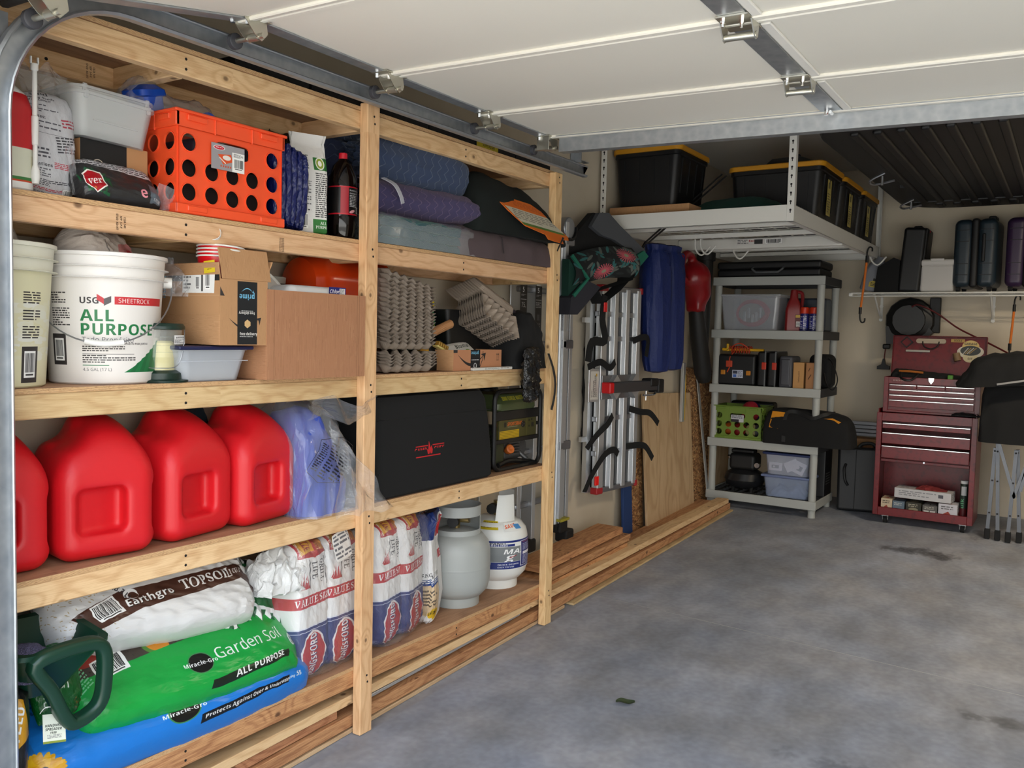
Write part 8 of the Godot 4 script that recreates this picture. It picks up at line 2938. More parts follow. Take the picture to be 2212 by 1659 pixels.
func items_back() -> void:
	var g: G
	var o: Node3D
	var c: Cv
	# grey plastic shelving
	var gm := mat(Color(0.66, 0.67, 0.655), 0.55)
	var zc := -6.955
	o = thing("plastic_shelving", "grey plastic shelving of five decks in the back corner", "shelving", Vector3(0.14, fy(-6.69) + 0.001, zc))
	var W := 0.845
	var D := 0.53
	var hs := [0.06, 0.475, 0.895, 1.32, 1.725]
	for k in 5:
		g = G.new()
		g.box(Vector3(0, hs[k] + 0.0325, D / 2 - 0.006), Vector3(W, 0.065, 0.012), 0.005)
		obj("front_skirt", g, gm, o)
		g = G.new()
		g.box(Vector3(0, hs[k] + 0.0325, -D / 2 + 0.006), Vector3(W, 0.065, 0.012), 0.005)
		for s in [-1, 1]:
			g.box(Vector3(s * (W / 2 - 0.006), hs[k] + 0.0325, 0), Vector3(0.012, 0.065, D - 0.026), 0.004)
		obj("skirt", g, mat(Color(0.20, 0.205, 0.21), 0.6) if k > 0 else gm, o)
		var hl := {}
		for i in 12:
			for j in 7:
				hl[Vector2i(i, j)] = Vector3(0.022, 0.024, 5.0)
		g = G.new().at(Vector3(0, hs[k] + 0.058, 0), Vector3(-90, 0, 0))
		g.holed(-W / 2 + 0.012, -D / 2 + 0.012, W - 0.024, D - 0.024, [1, 1, 1, 1, 1, 1, 1, 1, 1, 1, 1, 1], [1, 1, 1, 1, 1, 1, 1], hl if k < 2 else {}, -0.006, 0.0)
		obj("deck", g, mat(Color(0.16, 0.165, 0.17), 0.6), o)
	for q in [[-W / 2 + 0.035, D / 2 - 0.04], [W / 2 - 0.035, D / 2 - 0.04], [-W / 2 + 0.035, -D / 2 + 0.04], [W / 2 - 0.035, -D / 2 + 0.04]]:
		var g2 := G.new()
		g2.x.origin = Vector3(q[0], 0, q[1])
		for k in 5:
			var y0: float = 0.0 if k == 0 else hs[k - 1] + 0.058
			g2.lathe([Vector2(0, y0), Vector2(0.028, y0), Vector2(0.026, lerpf(y0, hs[k], 0.5)), Vector2(0.028, hs[k]), Vector2(0, hs[k])], 18)
		obj("leg", g2, gm, o)
	var base := fy(-6.69) + 0.001
	var dy := func(k: int) -> float: return base + hs[k] + 0.0595
	var cs := mat(Color(0.05, 0.053, 0.062), 0.5)
	# top deck
	o = thing("hard_case", "long black hard case with a grey handle on top of the grey shelving", "case", Vector3(0.13, dy.call(4) + 0.008, -6.90))
	g = G.new()
	g.rbox(Vector3(0, 0.028, 0), Vector3(0.78, 0.056, 0.36), 0.016, 2)
	g.rbox(Vector3(0, 0.086, 0), Vector3(0.79, 0.06, 0.365), 0.02, 2)
	obj("body", g, cs, o)
	g = G.new()
	g.sweep([Vector3(-0.11, 0.07, 0.18), Vector3(-0.11, 0.055, 0.205), Vector3(-0.08, 0.03, 0.21), Vector3(0.09, 0.03, 0.21), Vector3(0.12, 0.055, 0.205), Vector3(0.12, 0.07, 0.18)], rrect(0.016, 0.016, 0.005, 2), Vector3.BACK)
	obj("handle", g, mat(Color(0.30, 0.31, 0.32), 0.5), o)
	# second deck
	var b2: float = dy.call(3)
	o = thing("storage_bin", "clear lidded bin with coiled red cables on the grey shelving", "bin", Vector3(-0.005, b2, -6.88))
	g = G.new()
	g.tub(0.46, 0.30, 0.265, 0.025, 0.03, 0.006)
	obj("tub", g, pane(Color(0.84, 0.86, 0.9), 0.22, 0.2), o)
	g = G.new()
	g.rbox(Vector3(0, 0.272, 0), Vector3(0.49, 0.016, 0.33), 0.006, 2)
	obj("lid", g, pane(Color(0.80, 0.82, 0.85), 0.5, 0.3), o)
	o = thing("jumper_cable", "coiled red cable inside the clear bin", "cable", Vector3(-0.0, b2 + 0.012, -6.80))
	g = G.new()
	var cp := []
	for i in 90:
		var a := i * 0.28
		cp.append(Vector3(cos(a) * (0.13 - i * 0.0003), 0.125 + sin(a) * (0.105 - i * 0.0003), -0.02 + i * 0.0005 + sin(a * 1.7) * 0.006))
	g.tube(cp, 0.0065, 6)
	obj("cable", g, mat(Color(0.62, 0.13, 0.16), 0.4), o)
	g = G.new()
	for i in 5:
		g.rbox(Vector3(-0.06 + i * 0.03, 0.10 + sin(i * 2.0) * 0.03, -0.01), Vector3(0.02, 0.08, 0.02), 0.004, 1)
	obj("clamp", g, M.steel, o).set_meta("kind", "stuff")
	o = thing("oil_jug", "red plastic jug standing beside the clear bin on the grey shelving", "jug", Vector3(0.31, b2, -6.82), 15)
	g = G.new()
	g.loft([G.ring(0.11, 0.09, 0.02, 0), G.ring(0.12, 0.10, 0.022, 0.008), G.ring(0.12, 0.10, 0.022, 0.16), G.ring(0.09, 0.08, 0.022, 0.22), G.ring(0.06, 0.06, 0.02, 0.25), G.ring(0.05, 0.05, 0.02, 0.31), G.ring(0.045, 0.045, 0.02, 0.315)])
	var rj := mat(Color(0.50, 0.09, 0.10), 0.35)
	obj("body", g, rj, o)
	g = G.new()
	g.tube(smooth([Vector3(0.01, 0.30, 0), Vector3(0.055, 0.29, 0), Vector3(0.06, 0.22, 0), Vector3(0.05, 0.16, 0)], 4), 0.013, 8)
	obj("handle", g, rj, o)
	c = Cv.new(48, 96, Color(0.35, 0.08, 0.08))
	c.rect(4, 4, 40, 20, Color(0.75, 0.6, 0.15))
	c.bars(10, 52, 28, 36)
	lab(o, "label", c.tex(), Vector3(0.035, 0.08, 0.0505), 0.045, 0.10)
	for k in 3:
		c = Cv.new(128, 128, Color(0.14, 0.15, 0.42))
		c.rect(0, 40, 128, 60, Color(0.12, 0.14, 0.5))
		c.text("STARTING", 72, 110, 16, Color(0.85, 0.85, 0.88), "", 0.9, -90)
		c.para(40, 20, 20, 90, 8, Color(0.8, 0.8, 0.85))
		o = thing("spray_can", ["blue spray can with an orange cap beside the red jug", "blue spray can with an orange cap next to the shelving's right leg", "blue spray can half hidden behind the first one"][k], "spray can", Vector3([0.398, 0.468, 0.385][k], b2, [-6.80, -6.80, -6.89][k]), 0, "spray cans")
		g = G.new()
		g.lathe([Vector2(0, 0), Vector2(0.032, 0), Vector2(0.033, 0.004), Vector2(0.033, 0.13), Vector2(0.031, 0.136), Vector2(0, 0.136)], 20)
		obj("can", g, tmat(c.tex(), 0.35), o)
		g = G.new()
		g.lathe([Vector2(0.031, 0.136), Vector2(0.032, 0.138), Vector2(0.031, 0.18), Vector2(0.026, 0.185), Vector2(0, 0.185)], 20)
		obj("cap", g, mat(Color(0.80, 0.20, 0.08), 0.4), o)
	g = G.new()
	g.rbox(Vector3(0, 0.13, 0), Vector3(0.30, 0.26, 0.2), 0.02, 2)
	solo("storage_bin", g, mat(Color(0.20, 0.23, 0.28), 0.35), "dark smoky bin at the back behind the spray cans", "bin", Vector3(0.36, b2, -7.06))
	# third deck
	var b3: float = dy.call(2)
	o = thing("tool_box", "black tool box with an orange cord wound on a yellow holder", "tool box", Vector3(-0.085, b3, -6.86))
	g = G.new()
	g.rbox(Vector3(0, 0.12, 0), Vector3(0.30, 0.24, 0.28), 0.02, 2)
	obj("box", g, cs, o)
	c = Cv.new(96, 64, Color(0.75, 0.78, 0.85))
	c.rect(6, 6, 40, 24, Color(0.2, 0.22, 0.3))
	c.para(50, 8, 40, 50, 5, Color(0.4, 0.42, 0.5))
	c.rect(8, 36, 30, 22, Color(0.25, 0.4, 0.7))
	lab(o, "label", c.tex(), Vector3(0.015, 0.09, 0.1405), 0.085, 0.06)
	g = G.new()
	for s in [-0.10, 0.10]:
		g.rbox(Vector3(s, 0.10, 0.142), Vector3(0.035, 0.035, 0.012), 0.004, 1)
	obj("latch", g, mat(Color(0.75, 0.48, 0.10), 0.5), o)
	o = thing("cord_holder", "yellow cord holder with an orange extension cord on the black tool box", "cord", Vector3(-0.06, b3 + 0.242, -6.80))
	g = G.new()
	g.rbox(Vector3(0, 0.035, 0), Vector3(0.33, 0.022, 0.03), 0.008, 2)
	g.rbox(Vector3(-0.12, 0.05, 0), Vector3(0.02, 0.06, 0.03), 0.006, 1)
	obj("holder", g, mat(Color(0.86, 0.66, 0.06), 0.45), o)
	g = G.new()
	cp = []
	for i in 60:
		cp.append(Vector3(-0.10 + i * 0.0028, 0.035 + sin(i * 0.9) * 0.026, cos(i * 0.9) * 0.026))
	g.tube(cp, 0.006, 6)
	g.tube(smooth([Vector3(-0.07, 0.03, 0.03), Vector3(-0.06, 0.06, 0.07), Vector3(0.0, 0.085, 0.075), Vector3(0.06, 0.05, 0.06)], 5), 0.005, 6)
	g.tube(smooth([Vector3(-0.06, 0.02, 0.03), Vector3(-0.075, -0.03, 0.085), Vector3(-0.07, -0.09, 0.09), Vector3(-0.09, -0.14, 0.09)], 5), 0.005, 6)
	g.rbox(Vector3(-0.075, -0.075, 0.092), Vector3(0.05, 0.05, 0.012), 0.005, 1)
	obj("cord", g, mat(Color(0.72, 0.24, 0.12), 0.5), o)
	for k in 2:
		o = thing("drill_case", ["black tool case with a grey seam and red latch, left one of two", "black tool case with a grey seam and red latch, right one of two"][k], "case", Vector3(0.115 + k * 0.078, b3, -6.87), 0, "black tool cases")
		g = G.new()
		g.rbox(Vector3(0, 0.135, 0), Vector3(0.07, 0.27, 0.30), 0.018, 2)
		obj("body", g, cs, o)
		g = G.new()
		g.rbox(Vector3(0.024, 0.135, 0), Vector3(0.012, 0.274, 0.304), 0.005, 1)
		obj("seam", g, mat(Color(0.32, 0.33, 0.34), 0.5), o)
		g = G.new()
		g.rbox(Vector3(0.018, 0.16, 0.152), Vector3(0.034, 0.055, 0.012), 0.004, 1)
		obj("latch", g, mat(Color(0.72, 0.19, 0.09), 0.4), o)
	g = G.new()
	g.rbox(Vector3(0, 0.12, 0), Vector3(0.098, 0.24, 0.24), 0.02, 3)
	g.rbox(Vector3(0, 0.12, 0.112), Vector3(0.07, 0.20, 0.03), 0.012, 2)
	solo("grey_case", g, mat(Color(0.27, 0.275, 0.30), 0.5), "grey moulded case right of the two black tool cases", "case", Vector3(0.298, b3, -6.83))
	for k in 2:
		c = Cv.new(64, 160, [Color(0.74, 0.56, 0.35), Color(0.62, 0.44, 0.29)][k])
		if k == 0: c.text("battery pack", 34, 120, 9, Color(0.3, 0.22, 0.14), "l", 1.0, -90)
		else:
			c.line([Vector2(18, 100), Vector2(40, 70)], 6, Color(0.3, 0.2, 0.12))
			c.line([Vector2(20, 50), Vector2(30, 30)], 5, Color(0.3, 0.2, 0.12))
		g = G.new()
		g.rbox(Vector3(0, 0.098, 0), Vector3([0.078, 0.06][k], 0.196, 0.16), 0.002, 1)
		solo("small_carton", g, tmat(c.tex(), 0.8), ["narrow light brown carton on the grey shelving", "narrow darker brown carton beside the light one"][k], "box", Vector3(0.392 + k * 0.076, b3, -6.80), k * 6.0)
	o = thing("camera_bag", "black and grey bag with a loop strap at the right of the third deck", "bag", Vector3(0.50, b3, -6.99))
	g = G.new()
	g.rbox(Vector3(0, 0.13, 0), Vector3(0.17, 0.26, 0.2), 0.05, 4)
	obj("body", g, M.blackfab, o)
	g = G.new()
	g.rbox(Vector3(-0.03, 0.10, 0.095), Vector3(0.10, 0.17, 0.03), 0.014, 2)
	obj("pocket", g, mat(Color(0.18, 0.20, 0.23), 0.7), o)
	g = G.new()
	g.tube(smooth([Vector3(0.05, 0.23, 0.08), Vector3(0.10, 0.20, 0.14), Vector3(0.15, 0.08, 0.17), Vector3(0.12, 0.0, 0.17), Vector3(0.07, 0.04, 0.15), Vector3(0.04, 0.12, 0.11)], 6), 0.005, 6)
	obj("strap", g, M.black, o)
	# fourth deck
	var b4: float = dy.call(1)
	o = thing("crate", "lime green plastic crate with round holes on the grey shelving", "crate", Vector3(-0.055, b4, -6.85))
	crate(o, 0.37, 0.262, 0.27, mat(Color(0.42, 0.52, 0.19), 0.45))
	c = Cv.new(96, 64, Color(0.75, 0.76, 0.78))
	c.rect(0, 40, 60, 24, Color(0.12, 0.12, 0.16))
	c.para(6, 6, 80, 28, 3, Color(0.25, 0.25, 0.3))
	lab(o, "label", c.tex(), Vector3(0.0, 0.165, 0.138), 0.10, 0.055)
	for q in [[-0.10, Color(0.75, 0.36, 0.12), 0.05], [-0.01, Color(0.50, 0.09, 0.08), 0.055], [0.08, Color(0.78, 0.74, 0.5), 0.05], [0.12, Color(0.3, 0.3, 0.32), 0.045]]:
		g = G.new()
		g.lathe([Vector2(0, -q[2])] + range(1, 8).map(func(i): return Vector2(sin(PI * i / 8.0) * q[2], -cos(PI * i / 8.0) * q[2])) + [Vector2(0, q[2])], 16)
		solo("ball", g, mat(q[1], 0.5), "%s ball seen through the holes of the lime crate" % {-0.10: "orange", -0.01: "dark red", 0.08: "cream", 0.12: "grey"}[q[0]], "ball", Vector3(-0.055 + q[0], b4 + 0.07, -6.80 - absf(q[0]) * 0.3), 0, "balls in the lime crate")
	g = G.new()
	g.lathe([Vector2(0, -0.08)] + range(1, 10).map(func(i): return Vector2(sin(PI * i / 10.0) * 0.08, -cos(PI * i / 10.0) * 0.08)) + [Vector2(0, 0.08)], 20)
	c = Cv.new(64, 64, Color(0.12, 0.10, 0.35))
	c.rect(20, 0, 24, 64, Color(0.75, 0.2, 0.25))
	solo("ball", g, tmat(c.tex(), 0.4), "navy ball with a red stripe on top of the lime crate", "ball", Vector3(0.0, b4 + 0.215, -6.88), 0, "balls in the lime crate")
	o = thing("tool_bag", "wide black tool bag with yellow panels sticking out of the grey shelving", "bag", Vector3(0.455, b4, -6.82))
	g = G.new()
	g.mound([Vector3(-0.31, 0.05, 0.2), Vector3(-0.29, 0.23, 0.27), Vector3(-0.18, 0.265, 0.29), Vector3(0.05, 0.26, 0.3), Vector3(0.22, 0.245, 0.3), Vector3(0.31, 0.18, 0.28), Vector3(0.335, 0.03, 0.2)], 95, 0.006, 3.2, 8.0)
	obj("body", g, M.blackfab, o, 60)
	var ym := mat(Color(0.80, 0.52, 0.07), 0.8)
	for q in [[[-0.255, 0.125, -0.24, 0.25, -0.145, 0.245, -0.16, 0.115]], [[-0.125, 0.115, -0.09, 0.215, 0.02, 0.205, 0.0, 0.11]], [[0.05, 0.11, 0.05, 0.205, 0.20, 0.225, 0.26, 0.20, 0.14, 0.11]]]:
		var p: Array = q[0]
		var pl := []
		for i in range(0, p.size(), 2):
			pl.append(Vector2(p[i], p[i + 1]))
		g = G.new()
		g.x = Transform3D(Basis.from_euler(Vector3(deg_to_rad(-14), 0, 0)), Vector3(0, 0.0, 0.167))
		g.prism(pl, -0.012, 0.003, 4.0)
		obj("panel", g, ym, o)
	g = G.new()
	g.x = Transform3D(Basis.from_euler(Vector3(deg_to_rad(-14), 0, 0)), Vector3(-0.03, 0.172, 0.128))
	g.letters("DEWALT", 0.019, 0.0, true, false, 1.0)
	obj("lettering", g, M.ink, o, 0)
	g = G.new()
	g.ribbon(smooth([Vector3(-0.14, 0.02, 0.15), Vector3(-0.135, 0.22, 0.12), Vector3(-0.06, 0.245, 0.10), Vector3(0.06, 0.21, 0.13), Vector3(0.14, 0.24, 0.10), Vector3(0.2, 0.25, 0.03)], 5), 0.028, 0.005, Vector3(0, 0.3, 1))
	obj("handle", g, M.black, o)
	g = G.new()
	g.rbox(Vector3(0, 0.14, 0), Vector3(0.35, 0.28, 0.12), 0.02, 2)
	solo("black_box", g, cs, "black box at the back of the fourth deck behind the lime crate", "box", Vector3(-0.05, b4, -7.10))
	# lowest deck
	var b5: float = dy.call(0)
	o = thing("compressor", "black pancake air compressor on the lowest deck", "compressor", Vector3(-0.03, b5, -6.87))
	g = G.new()
	g.lathe([Vector2(0, 0.02), Vector2(0.09, 0.025), Vector2(0.14, 0.055), Vector2(0.157, 0.095), Vector2(0.14, 0.145), Vector2(0.09, 0.175), Vector2(0, 0.18)], 32)
	obj("tank", g, mat(Color(0.11, 0.115, 0.125), 0.3), o)
	g = G.new()
	g.rbox(Vector3(0.0, 0.235, 0), Vector3(0.21, 0.13, 0.18), 0.03, 3)
	g.rbox(Vector3(-0.01, 0.315, 0), Vector3(0.18, 0.03, 0.10), 0.012, 2)
	obj("hood", g, M.black, o)
	g = G.new()
	for a in 4:
		g.cyl(Vector3(cos(a * PI / 2 + 0.7) * 0.10, 0, sin(a * PI / 2 + 0.7) * 0.10), Vector3(cos(a * PI / 2 + 0.7) * 0.10, 0.04, sin(a * PI / 2 + 0.7) * 0.10), 0.014)
	obj("feet", g, M.rubber, o).set_meta("kind", "stuff")
	g = G.new()
	g.cyl(Vector3(0.12, 0.22, 0.06), Vector3(0.12, 0.22, 0.09), 0.02, 14)
	g.cyl(Vector3(-0.1, 0.26, 0.09), Vector3(-0.1, 0.28, 0.10), 0.01, 10)
	obj("gauge", g, M.chrome, o).set_meta("kind", "stuff")
	for k in 2:
		o = thing("storage_bin", ["lower clear bin with a pale blue lid on the lowest deck", "upper clear bin with a blue lid and white cards in it"][k], "bin", Vector3(0.328, b5 + k * 0.172, -6.87), 0, "clear bins with blue lids")
		g = G.new()
		g.tub(0.345 - k * 0.015, 0.27, 0.155, 0.016, 0.03, 0.006)
		obj("tub", g, pane([Color(0.72, 0.78, 0.9), Color(0.82, 0.85, 0.93)][k], 0.28, 0.2), o)
		g = G.new()
		g.rbox(Vector3(0, 0.161, 0), Vector3(0.375 - k * 0.012, 0.018, 0.30), 0.007, 2)
		obj("lid", g, mat([Color(0.42, 0.47, 0.62), Color(0.15, 0.20, 0.37)][k], 0.4), o)
	g = G.new()
	g.mound([Vector3(-0.13, 0.02, 0.16), Vector3(-0.08, 0.075, 0.2), Vector3(0.0, 0.04, 0.2), Vector3(0.06, 0.09, 0.2), Vector3(0.13, 0.02, 0.16)], 99, 0.02, 2.2, 14.0)
	solo("cloth_pile", g, mat(Color(0.50, 0.56, 0.68), 0.9), "pale blue cloth inside the lower clear bin", "cloth", Vector3(0.328, b5 + 0.004, -6.87), 0, "", 60)
	for q in [[-0.09, 0.052, 0.10, 0.06, 0.0, "white card standing at the left in the upper clear bin"], [0.03, 0.07, 0.10, 0.075, 28.0, "white card leaning in the middle of the upper clear bin"], [0.09, 0.055, 0.08, 0.09, -22.0, "white card at the right in the upper clear bin"]]:
		c = Cv.new(96, 64, Color(0.86, 0.85, 0.87))
		if q[4] <= 0.0:
			c.rect(20, 20, 52, 26, Color(0.25, 0.27, 0.32))
			c.rect(30, 26, 14, 14, Color(0.86, 0.85, 0.87))
		g = G.new().at(Vector3.ZERO, Vector3(-6, 0, q[4]))
		g.rbox(Vector3.ZERO, Vector3(q[2], q[3], 0.006), 0.001, 1)
		solo("card", g, tmat(c.tex(), 0.6), q[5], "card", Vector3(0.328 + q[0], b5 + 0.178 + q[1], -6.77), 0, "white cards in the bin")
	o = thing("speaker_case", "black box with small knobs at the right end of the lowest deck", "box", Vector3(0.50, b5, -7.07))
	g = G.new()
	g.rbox(Vector3(0, 0.19, 0), Vector3(0.12, 0.38, 0.22), 0.01, 1)
	obj("box", g, cs, o)
	g = G.new()
	for i in 5:
		g.box(Vector3(0.0605, 0.10 + i * 0.02, 0.02), Vector3(0.002, 0.004, 0.12))
	obj("vents", g, M.steel, o).set_meta("kind", "stuff")
	# big flat case and white moulding on the floor
	o = thing("hard_case", "large flat black case standing on the floor between the grey shelving and the red chest", "case", Vector3(0.765, fy(-7.1) + 0.001, -7.14), 8)
	g = G.new().at(Vector3.ZERO, Vector3(-5, 0, 1))
	g.rbox(Vector3(0, 0.245, 0), Vector3(0.29, 0.49, 0.10), 0.025, 3)
	obj("body", g, mat(Color(0.07, 0.075, 0.085), 0.55), o)
	g = G.new()
	g.tube(smooth([Vector3(-0.01, 0.48, -0.04), Vector3(0.02, 0.515, -0.045), Vector3(0.09, 0.52, -0.045), Vector3(0.12, 0.48, -0.04)], 4), 0.014, 8)
	g.tube(smooth([Vector3(-0.09, 0.36, 0.02), Vector3(-0.10, 0.32, 0.045), Vector3(-0.09, 0.24, 0.05), Vector3(-0.07, 0.20, 0.04)], 4), 0.010, 8)
	obj("handle", g, M.black, o)
	g = G.new()
	g.bar(Vector3(-0.02, 0.02, 0.052), Vector3(-0.02, 0.47, 0.012), 0.004, 0.006, Vector3.BACK)
	obj("seam", g, M.rubber, o)
	o = thing("blind", "white folded slatted blind lying behind the flat black case", "blind", Vector3(0.80, fy(-7.4) + 0.535, -7.44))
	for k in 4:
		g = G.new()
		g.rbox(Vector3(0.0, 0.02 + k * 0.03, 0.006 * (k % 2)), Vector3(0.42, 0.026, 0.05), 0.006, 1)
		obj("slat", g, mat(Color(0.68, 0.69, 0.71), 0.5), o)
	g = G.new()
	g.rbox(Vector3(0, 0.26, 0), Vector3(0.40, 0.53, 0.12), 0.01, 1)
	solo("carton", g, M.card, "carton hidden behind the flat black case, the white blind on it", "box", Vector3(0.80, fy(-7.4) + 0.001, -7.45))
	tool_chest()
	canopy_frame()
	leaf()

func tool_chest() -> void:
	var rm := mat(Color(0.42, 0.065, 0.09), 0.32)
	rm.albedo_texture = noise_tex(0.02, 256, [[0.0, Color(0.72, 0.72, 0.75)], [0.45, Color(1, 1, 1)], [1.0, Color(1.0, 0.95, 0.95)]], 4, 61)
	rm.uv1_triplanar = true
	rm.uv1_scale = Vector3.ONE * 4.0
	var z := -7.02
	var y0 := fy(-6.84)
	var c: Cv
	var o := thing("tool_cabinet", "red rolling tool cabinet with three drawers and an open lower bay", "cabinet", Vector3(1.253, y0 + 0.0, z))
	var W := 0.645
	var H := 0.745
	var D := 0.36
	var yb := 0.062
	var g := G.new()
	for s in [-1, 1]:
		g.box(Vector3(s * (W / 2 - 0.0175), yb + H / 2, D / 2 - 0.006), Vector3(0.035, H, 0.012), 0.002)
		g.box(Vector3(s * (W / 2 - 0.002), yb + H / 2, 0), Vector3(0.004, H, D), 0.001)
	g.box(Vector3(0, yb + 0.03, D / 2 - 0.006), Vector3(W - 0.07, 0.06, 0.012), 0.002)
	g.box(Vector3(0, yb + H - 0.03, D / 2 - 0.006), Vector3(W - 0.07, 0.06, 0.012), 0.002)
	g.box(Vector3(0, yb + H / 2, -D / 2 + 0.002), Vector3(W - 0.01, H, 0.004), 0.001)
	g.box(Vector3(0, yb + 0.03, 0), Vector3(W - 0.01, 0.006, D - 0.02))
	g.box(Vector3(0, yb + H - 0.02, -0.03), Vector3(W - 0.01, 0.006, D - 0.08))
	g.box(Vector3(0, yb + 0.44, -0.01), Vector3(W - 0.01, 0.004, D - 0.03))
	obj("carcass", g, rm, o)
	g = G.new()
	for s in [-1, 1]:
		g.box(Vector3(s * (W / 2 - 0.01), yb + H + 0.012, 0), Vector3(0.006, 0.03, D - 0.01), 0.001)
	g.box(Vector3(0, yb + H + 0.008, -D / 2 + 0.01), Vector3(W - 0.02, 0.03, 0.006), 0.001)
	obj("tray_rim", g, rm, o)
	for q in [[0.655, 0.045], [0.585, 0.085], [0.49, 0.095]]:
		g = G.new()
		g.box(Vector3(0, yb + q[0] - q[1] / 2 + 0.02, D / 2 - 0.004), Vector3(W - 0.08, q[1] - 0.006, 0.014), 0.003)
		var dr := obj("drawer", g, rm, o)
		g = G.new()
		g.box(Vector3(0, yb + q[0] + 0.014, D / 2 + 0.006), Vector3(W - 0.082, 0.010, 0.010), 0.003)
		obj("pull_trim", g, M.chrome, dr)
	g = G.new()
	g.box(Vector3(0, yb + 0.40, D / 2 - 0.03), Vector3(W - 0.075, 0.02, 0.02), 0.002)
	obj("door_rail", g, rm, o)
	g = G.new()
	g.cyl(Vector3(0, yb + 0.405, D / 2 - 0.02), Vector3(0, yb + 0.405, D / 2 - 0.008), 0.006, 10)
	obj("lock", g, M.chrome, o)
	for q in [[-0.24, 0.13], [0.26, 0.13], [-0.24, -0.13], [0.26, -0.13]]:
		g = G.new()
		g.cyl(Vector3(q[0] - 0.012, 0.026, q[1]), Vector3(q[0] + 0.012, 0.026, q[1]), 0.026, 18)
		var wh := obj("caster", g, M.rubber, o)
		g = G.new()
		g.box(Vector3(q[0], 0.056, q[1]), Vector3(0.05, 0.008, 0.05), 0.002)
		for s in [-1, 1]:
			g.box(Vector3(q[0] + s * 0.017, 0.040, q[1]), Vector3(0.004, 0.036, 0.03), 0.001)
		obj("fork", g, M.chrome, wh)
	# boxes in its lower bay
	var by := y0 + yb + 0.034
	for q in [["cream and red packet standing left in the cabinet", -0.235, 0.075, 0.085, Color(0.75, 0.68, 0.58), 0.08], ["blue grey packet second from the left in the cabinet", -0.155, 0.08, 0.075, Color(0.36, 0.42, 0.48), 0.08], ["dark olive carton in the middle of the cabinet", -0.055, 0.10, 0.08, Color(0.16, 0.15, 0.10), 0.09], ["grey carton with white labels right of the middle in the cabinet", 0.05, 0.095, 0.07, Color(0.33, 0.32, 0.31), 0.08], ["white carton at the right in the cabinet", 0.165, 0.12, 0.095, Color(0.74, 0.73, 0.76), 0.09]]:
		c = Cv.new(96, 64, q[4])
		c.para(14, 10, 60, 20, 2, q[4].lerp(Color(0.9, 0.88, 0.8), 0.6) if q[4].r < 0.5 else q[4].darkened(0.5))
		if q[4].r > 0.7: c.poly([Vector2(20, 50), Vector2(50, 34), Vector2(70, 56)], Color(0.55, 0.2, 0.15))
		if q[4].g < 0.2: c.ell(48, 40, 30, 10, Color(0.5, 0.47, 0.38))
		if q[1] > 0.0 and q[1] < 0.1:
			c.rect(8, 34, 34, 22, Color(0.75, 0.74, 0.72))
			c.rect(50, 34, 34, 22, Color(0.75, 0.74, 0.72))
		g = G.new()
		g.rbox(Vector3(0, q[3] / 2, 0), Vector3(q[2], q[3], 0.14), 0.002, 1)
		solo("packet", g, tmat(c.tex(), 0.6), q[0], "box", Vector3(1.253 + q[1], by, z + q[5]), 0, "packets in the red cabinet")
	c = Cv.new(256, 64, Color(0.74, 0.73, 0.74))
	c.para(20, 14, 170, 36, 3, Color(0.5, 0.5, 0.52))
	c.rect(200, 16, 22, 22, Color(0.3, 0.3, 0.33))
	g = G.new()
	g.rbox(Vector3(0, 0.035, 0), Vector3(0.37, 0.07, 0.15), 0.002, 1)
	solo("light_box", g, tmat(c.tex(), 0.6), "long white printed carton lying across the packets in the red cabinet", "box", Vector3(1.255, by + 0.101, z + 0.075), -4)
	g = G.new()
	g.mound([Vector3(-0.10, 0.005, 0.08), Vector3(-0.05, 0.025, 0.12), Vector3(0.02, 0.02, 0.12), Vector3(0.10, 0.004, 0.08)], 41, 0.012, 2.0, 30.0)
	solo("rag", g, mat(Color(0.45, 0.13, 0.13), 0.9), "red shop rag on the long white carton in the cabinet", "rag", Vector3(1.30, by + 0.172, z + 0.075), 0, "", 60)
	o = thing("tube_can", "slim tube with a white cap and green print at the right in the cabinet", "tube", Vector3(1.505, by, z + 0.07))
	c = Cv.new(128, 128, Color(0.14, 0.20, 0.16))
	c.rect(50, 10, 30, 34, Color(0.8, 0.8, 0.8))
	c.text("caulk", 58, 120, 18, Color(0.4, 0.7, 0.5), "", 1.0, -90)
	c.rect(0, 92, 128, 36, Color(0.35, 0.06, 0.08))
	g = G.new()
	g.lathe([Vector2(0, 0), Vector2(0.024, 0), Vector2(0.024, 0.24), Vector2(0, 0.24)], 18)
	obj("tube", g, tmat(c.tex(), 0.5), o)
	g = G.new().at(Vector3(0, 0.24, 0))
	g.lathe([Vector2(0, 0), Vector2(0.025, 0), Vector2(0.025, 0.02), Vector2(0, 0.022)], 18)
	obj("cap", g, M.white, o)
	# upper chest with its lid up
	o = thing("tool_chest", "red tool chest with an open stickered lid on the rolling cabinet", "tool chest", Vector3(1.268, y0 + yb + H + 0.002, z - 0.02))
	W = 0.62
	H = 0.255
	D = 0.30
	g = G.new()
	for s in [-1, 1]:
		g.box(Vector3(s * (W / 2 - 0.016), H / 2, D / 2 - 0.006), Vector3(0.032, H, 0.012), 0.002)
		g.box(Vector3(s * (W / 2 - 0.002), H / 2, 0), Vector3(0.004, H, D), 0.001)
	g.box(Vector3(0, 0.008, D / 2 - 0.006), Vector3(W - 0.06, 0.016, 0.012), 0.002)
	g.box(Vector3(0, H - 0.024, D / 2 - 0.006), Vector3(W - 0.06, 0.048, 0.012), 0.002)
	g.box(Vector3(0, H / 2, -D / 2 + 0.002), Vector3(W, H, 0.004), 0.001)
	g.box(Vector3(0, H - 0.06, 0), Vector3(W - 0.01, 0.004, D - 0.02))
	obj("carcass", g, rm, o)
	g = G.new()
	g.box(Vector3(0, H / 2 - 0.02, D / 2 - 0.02), Vector3(W - 0.06, H - 0.06, 0.01))
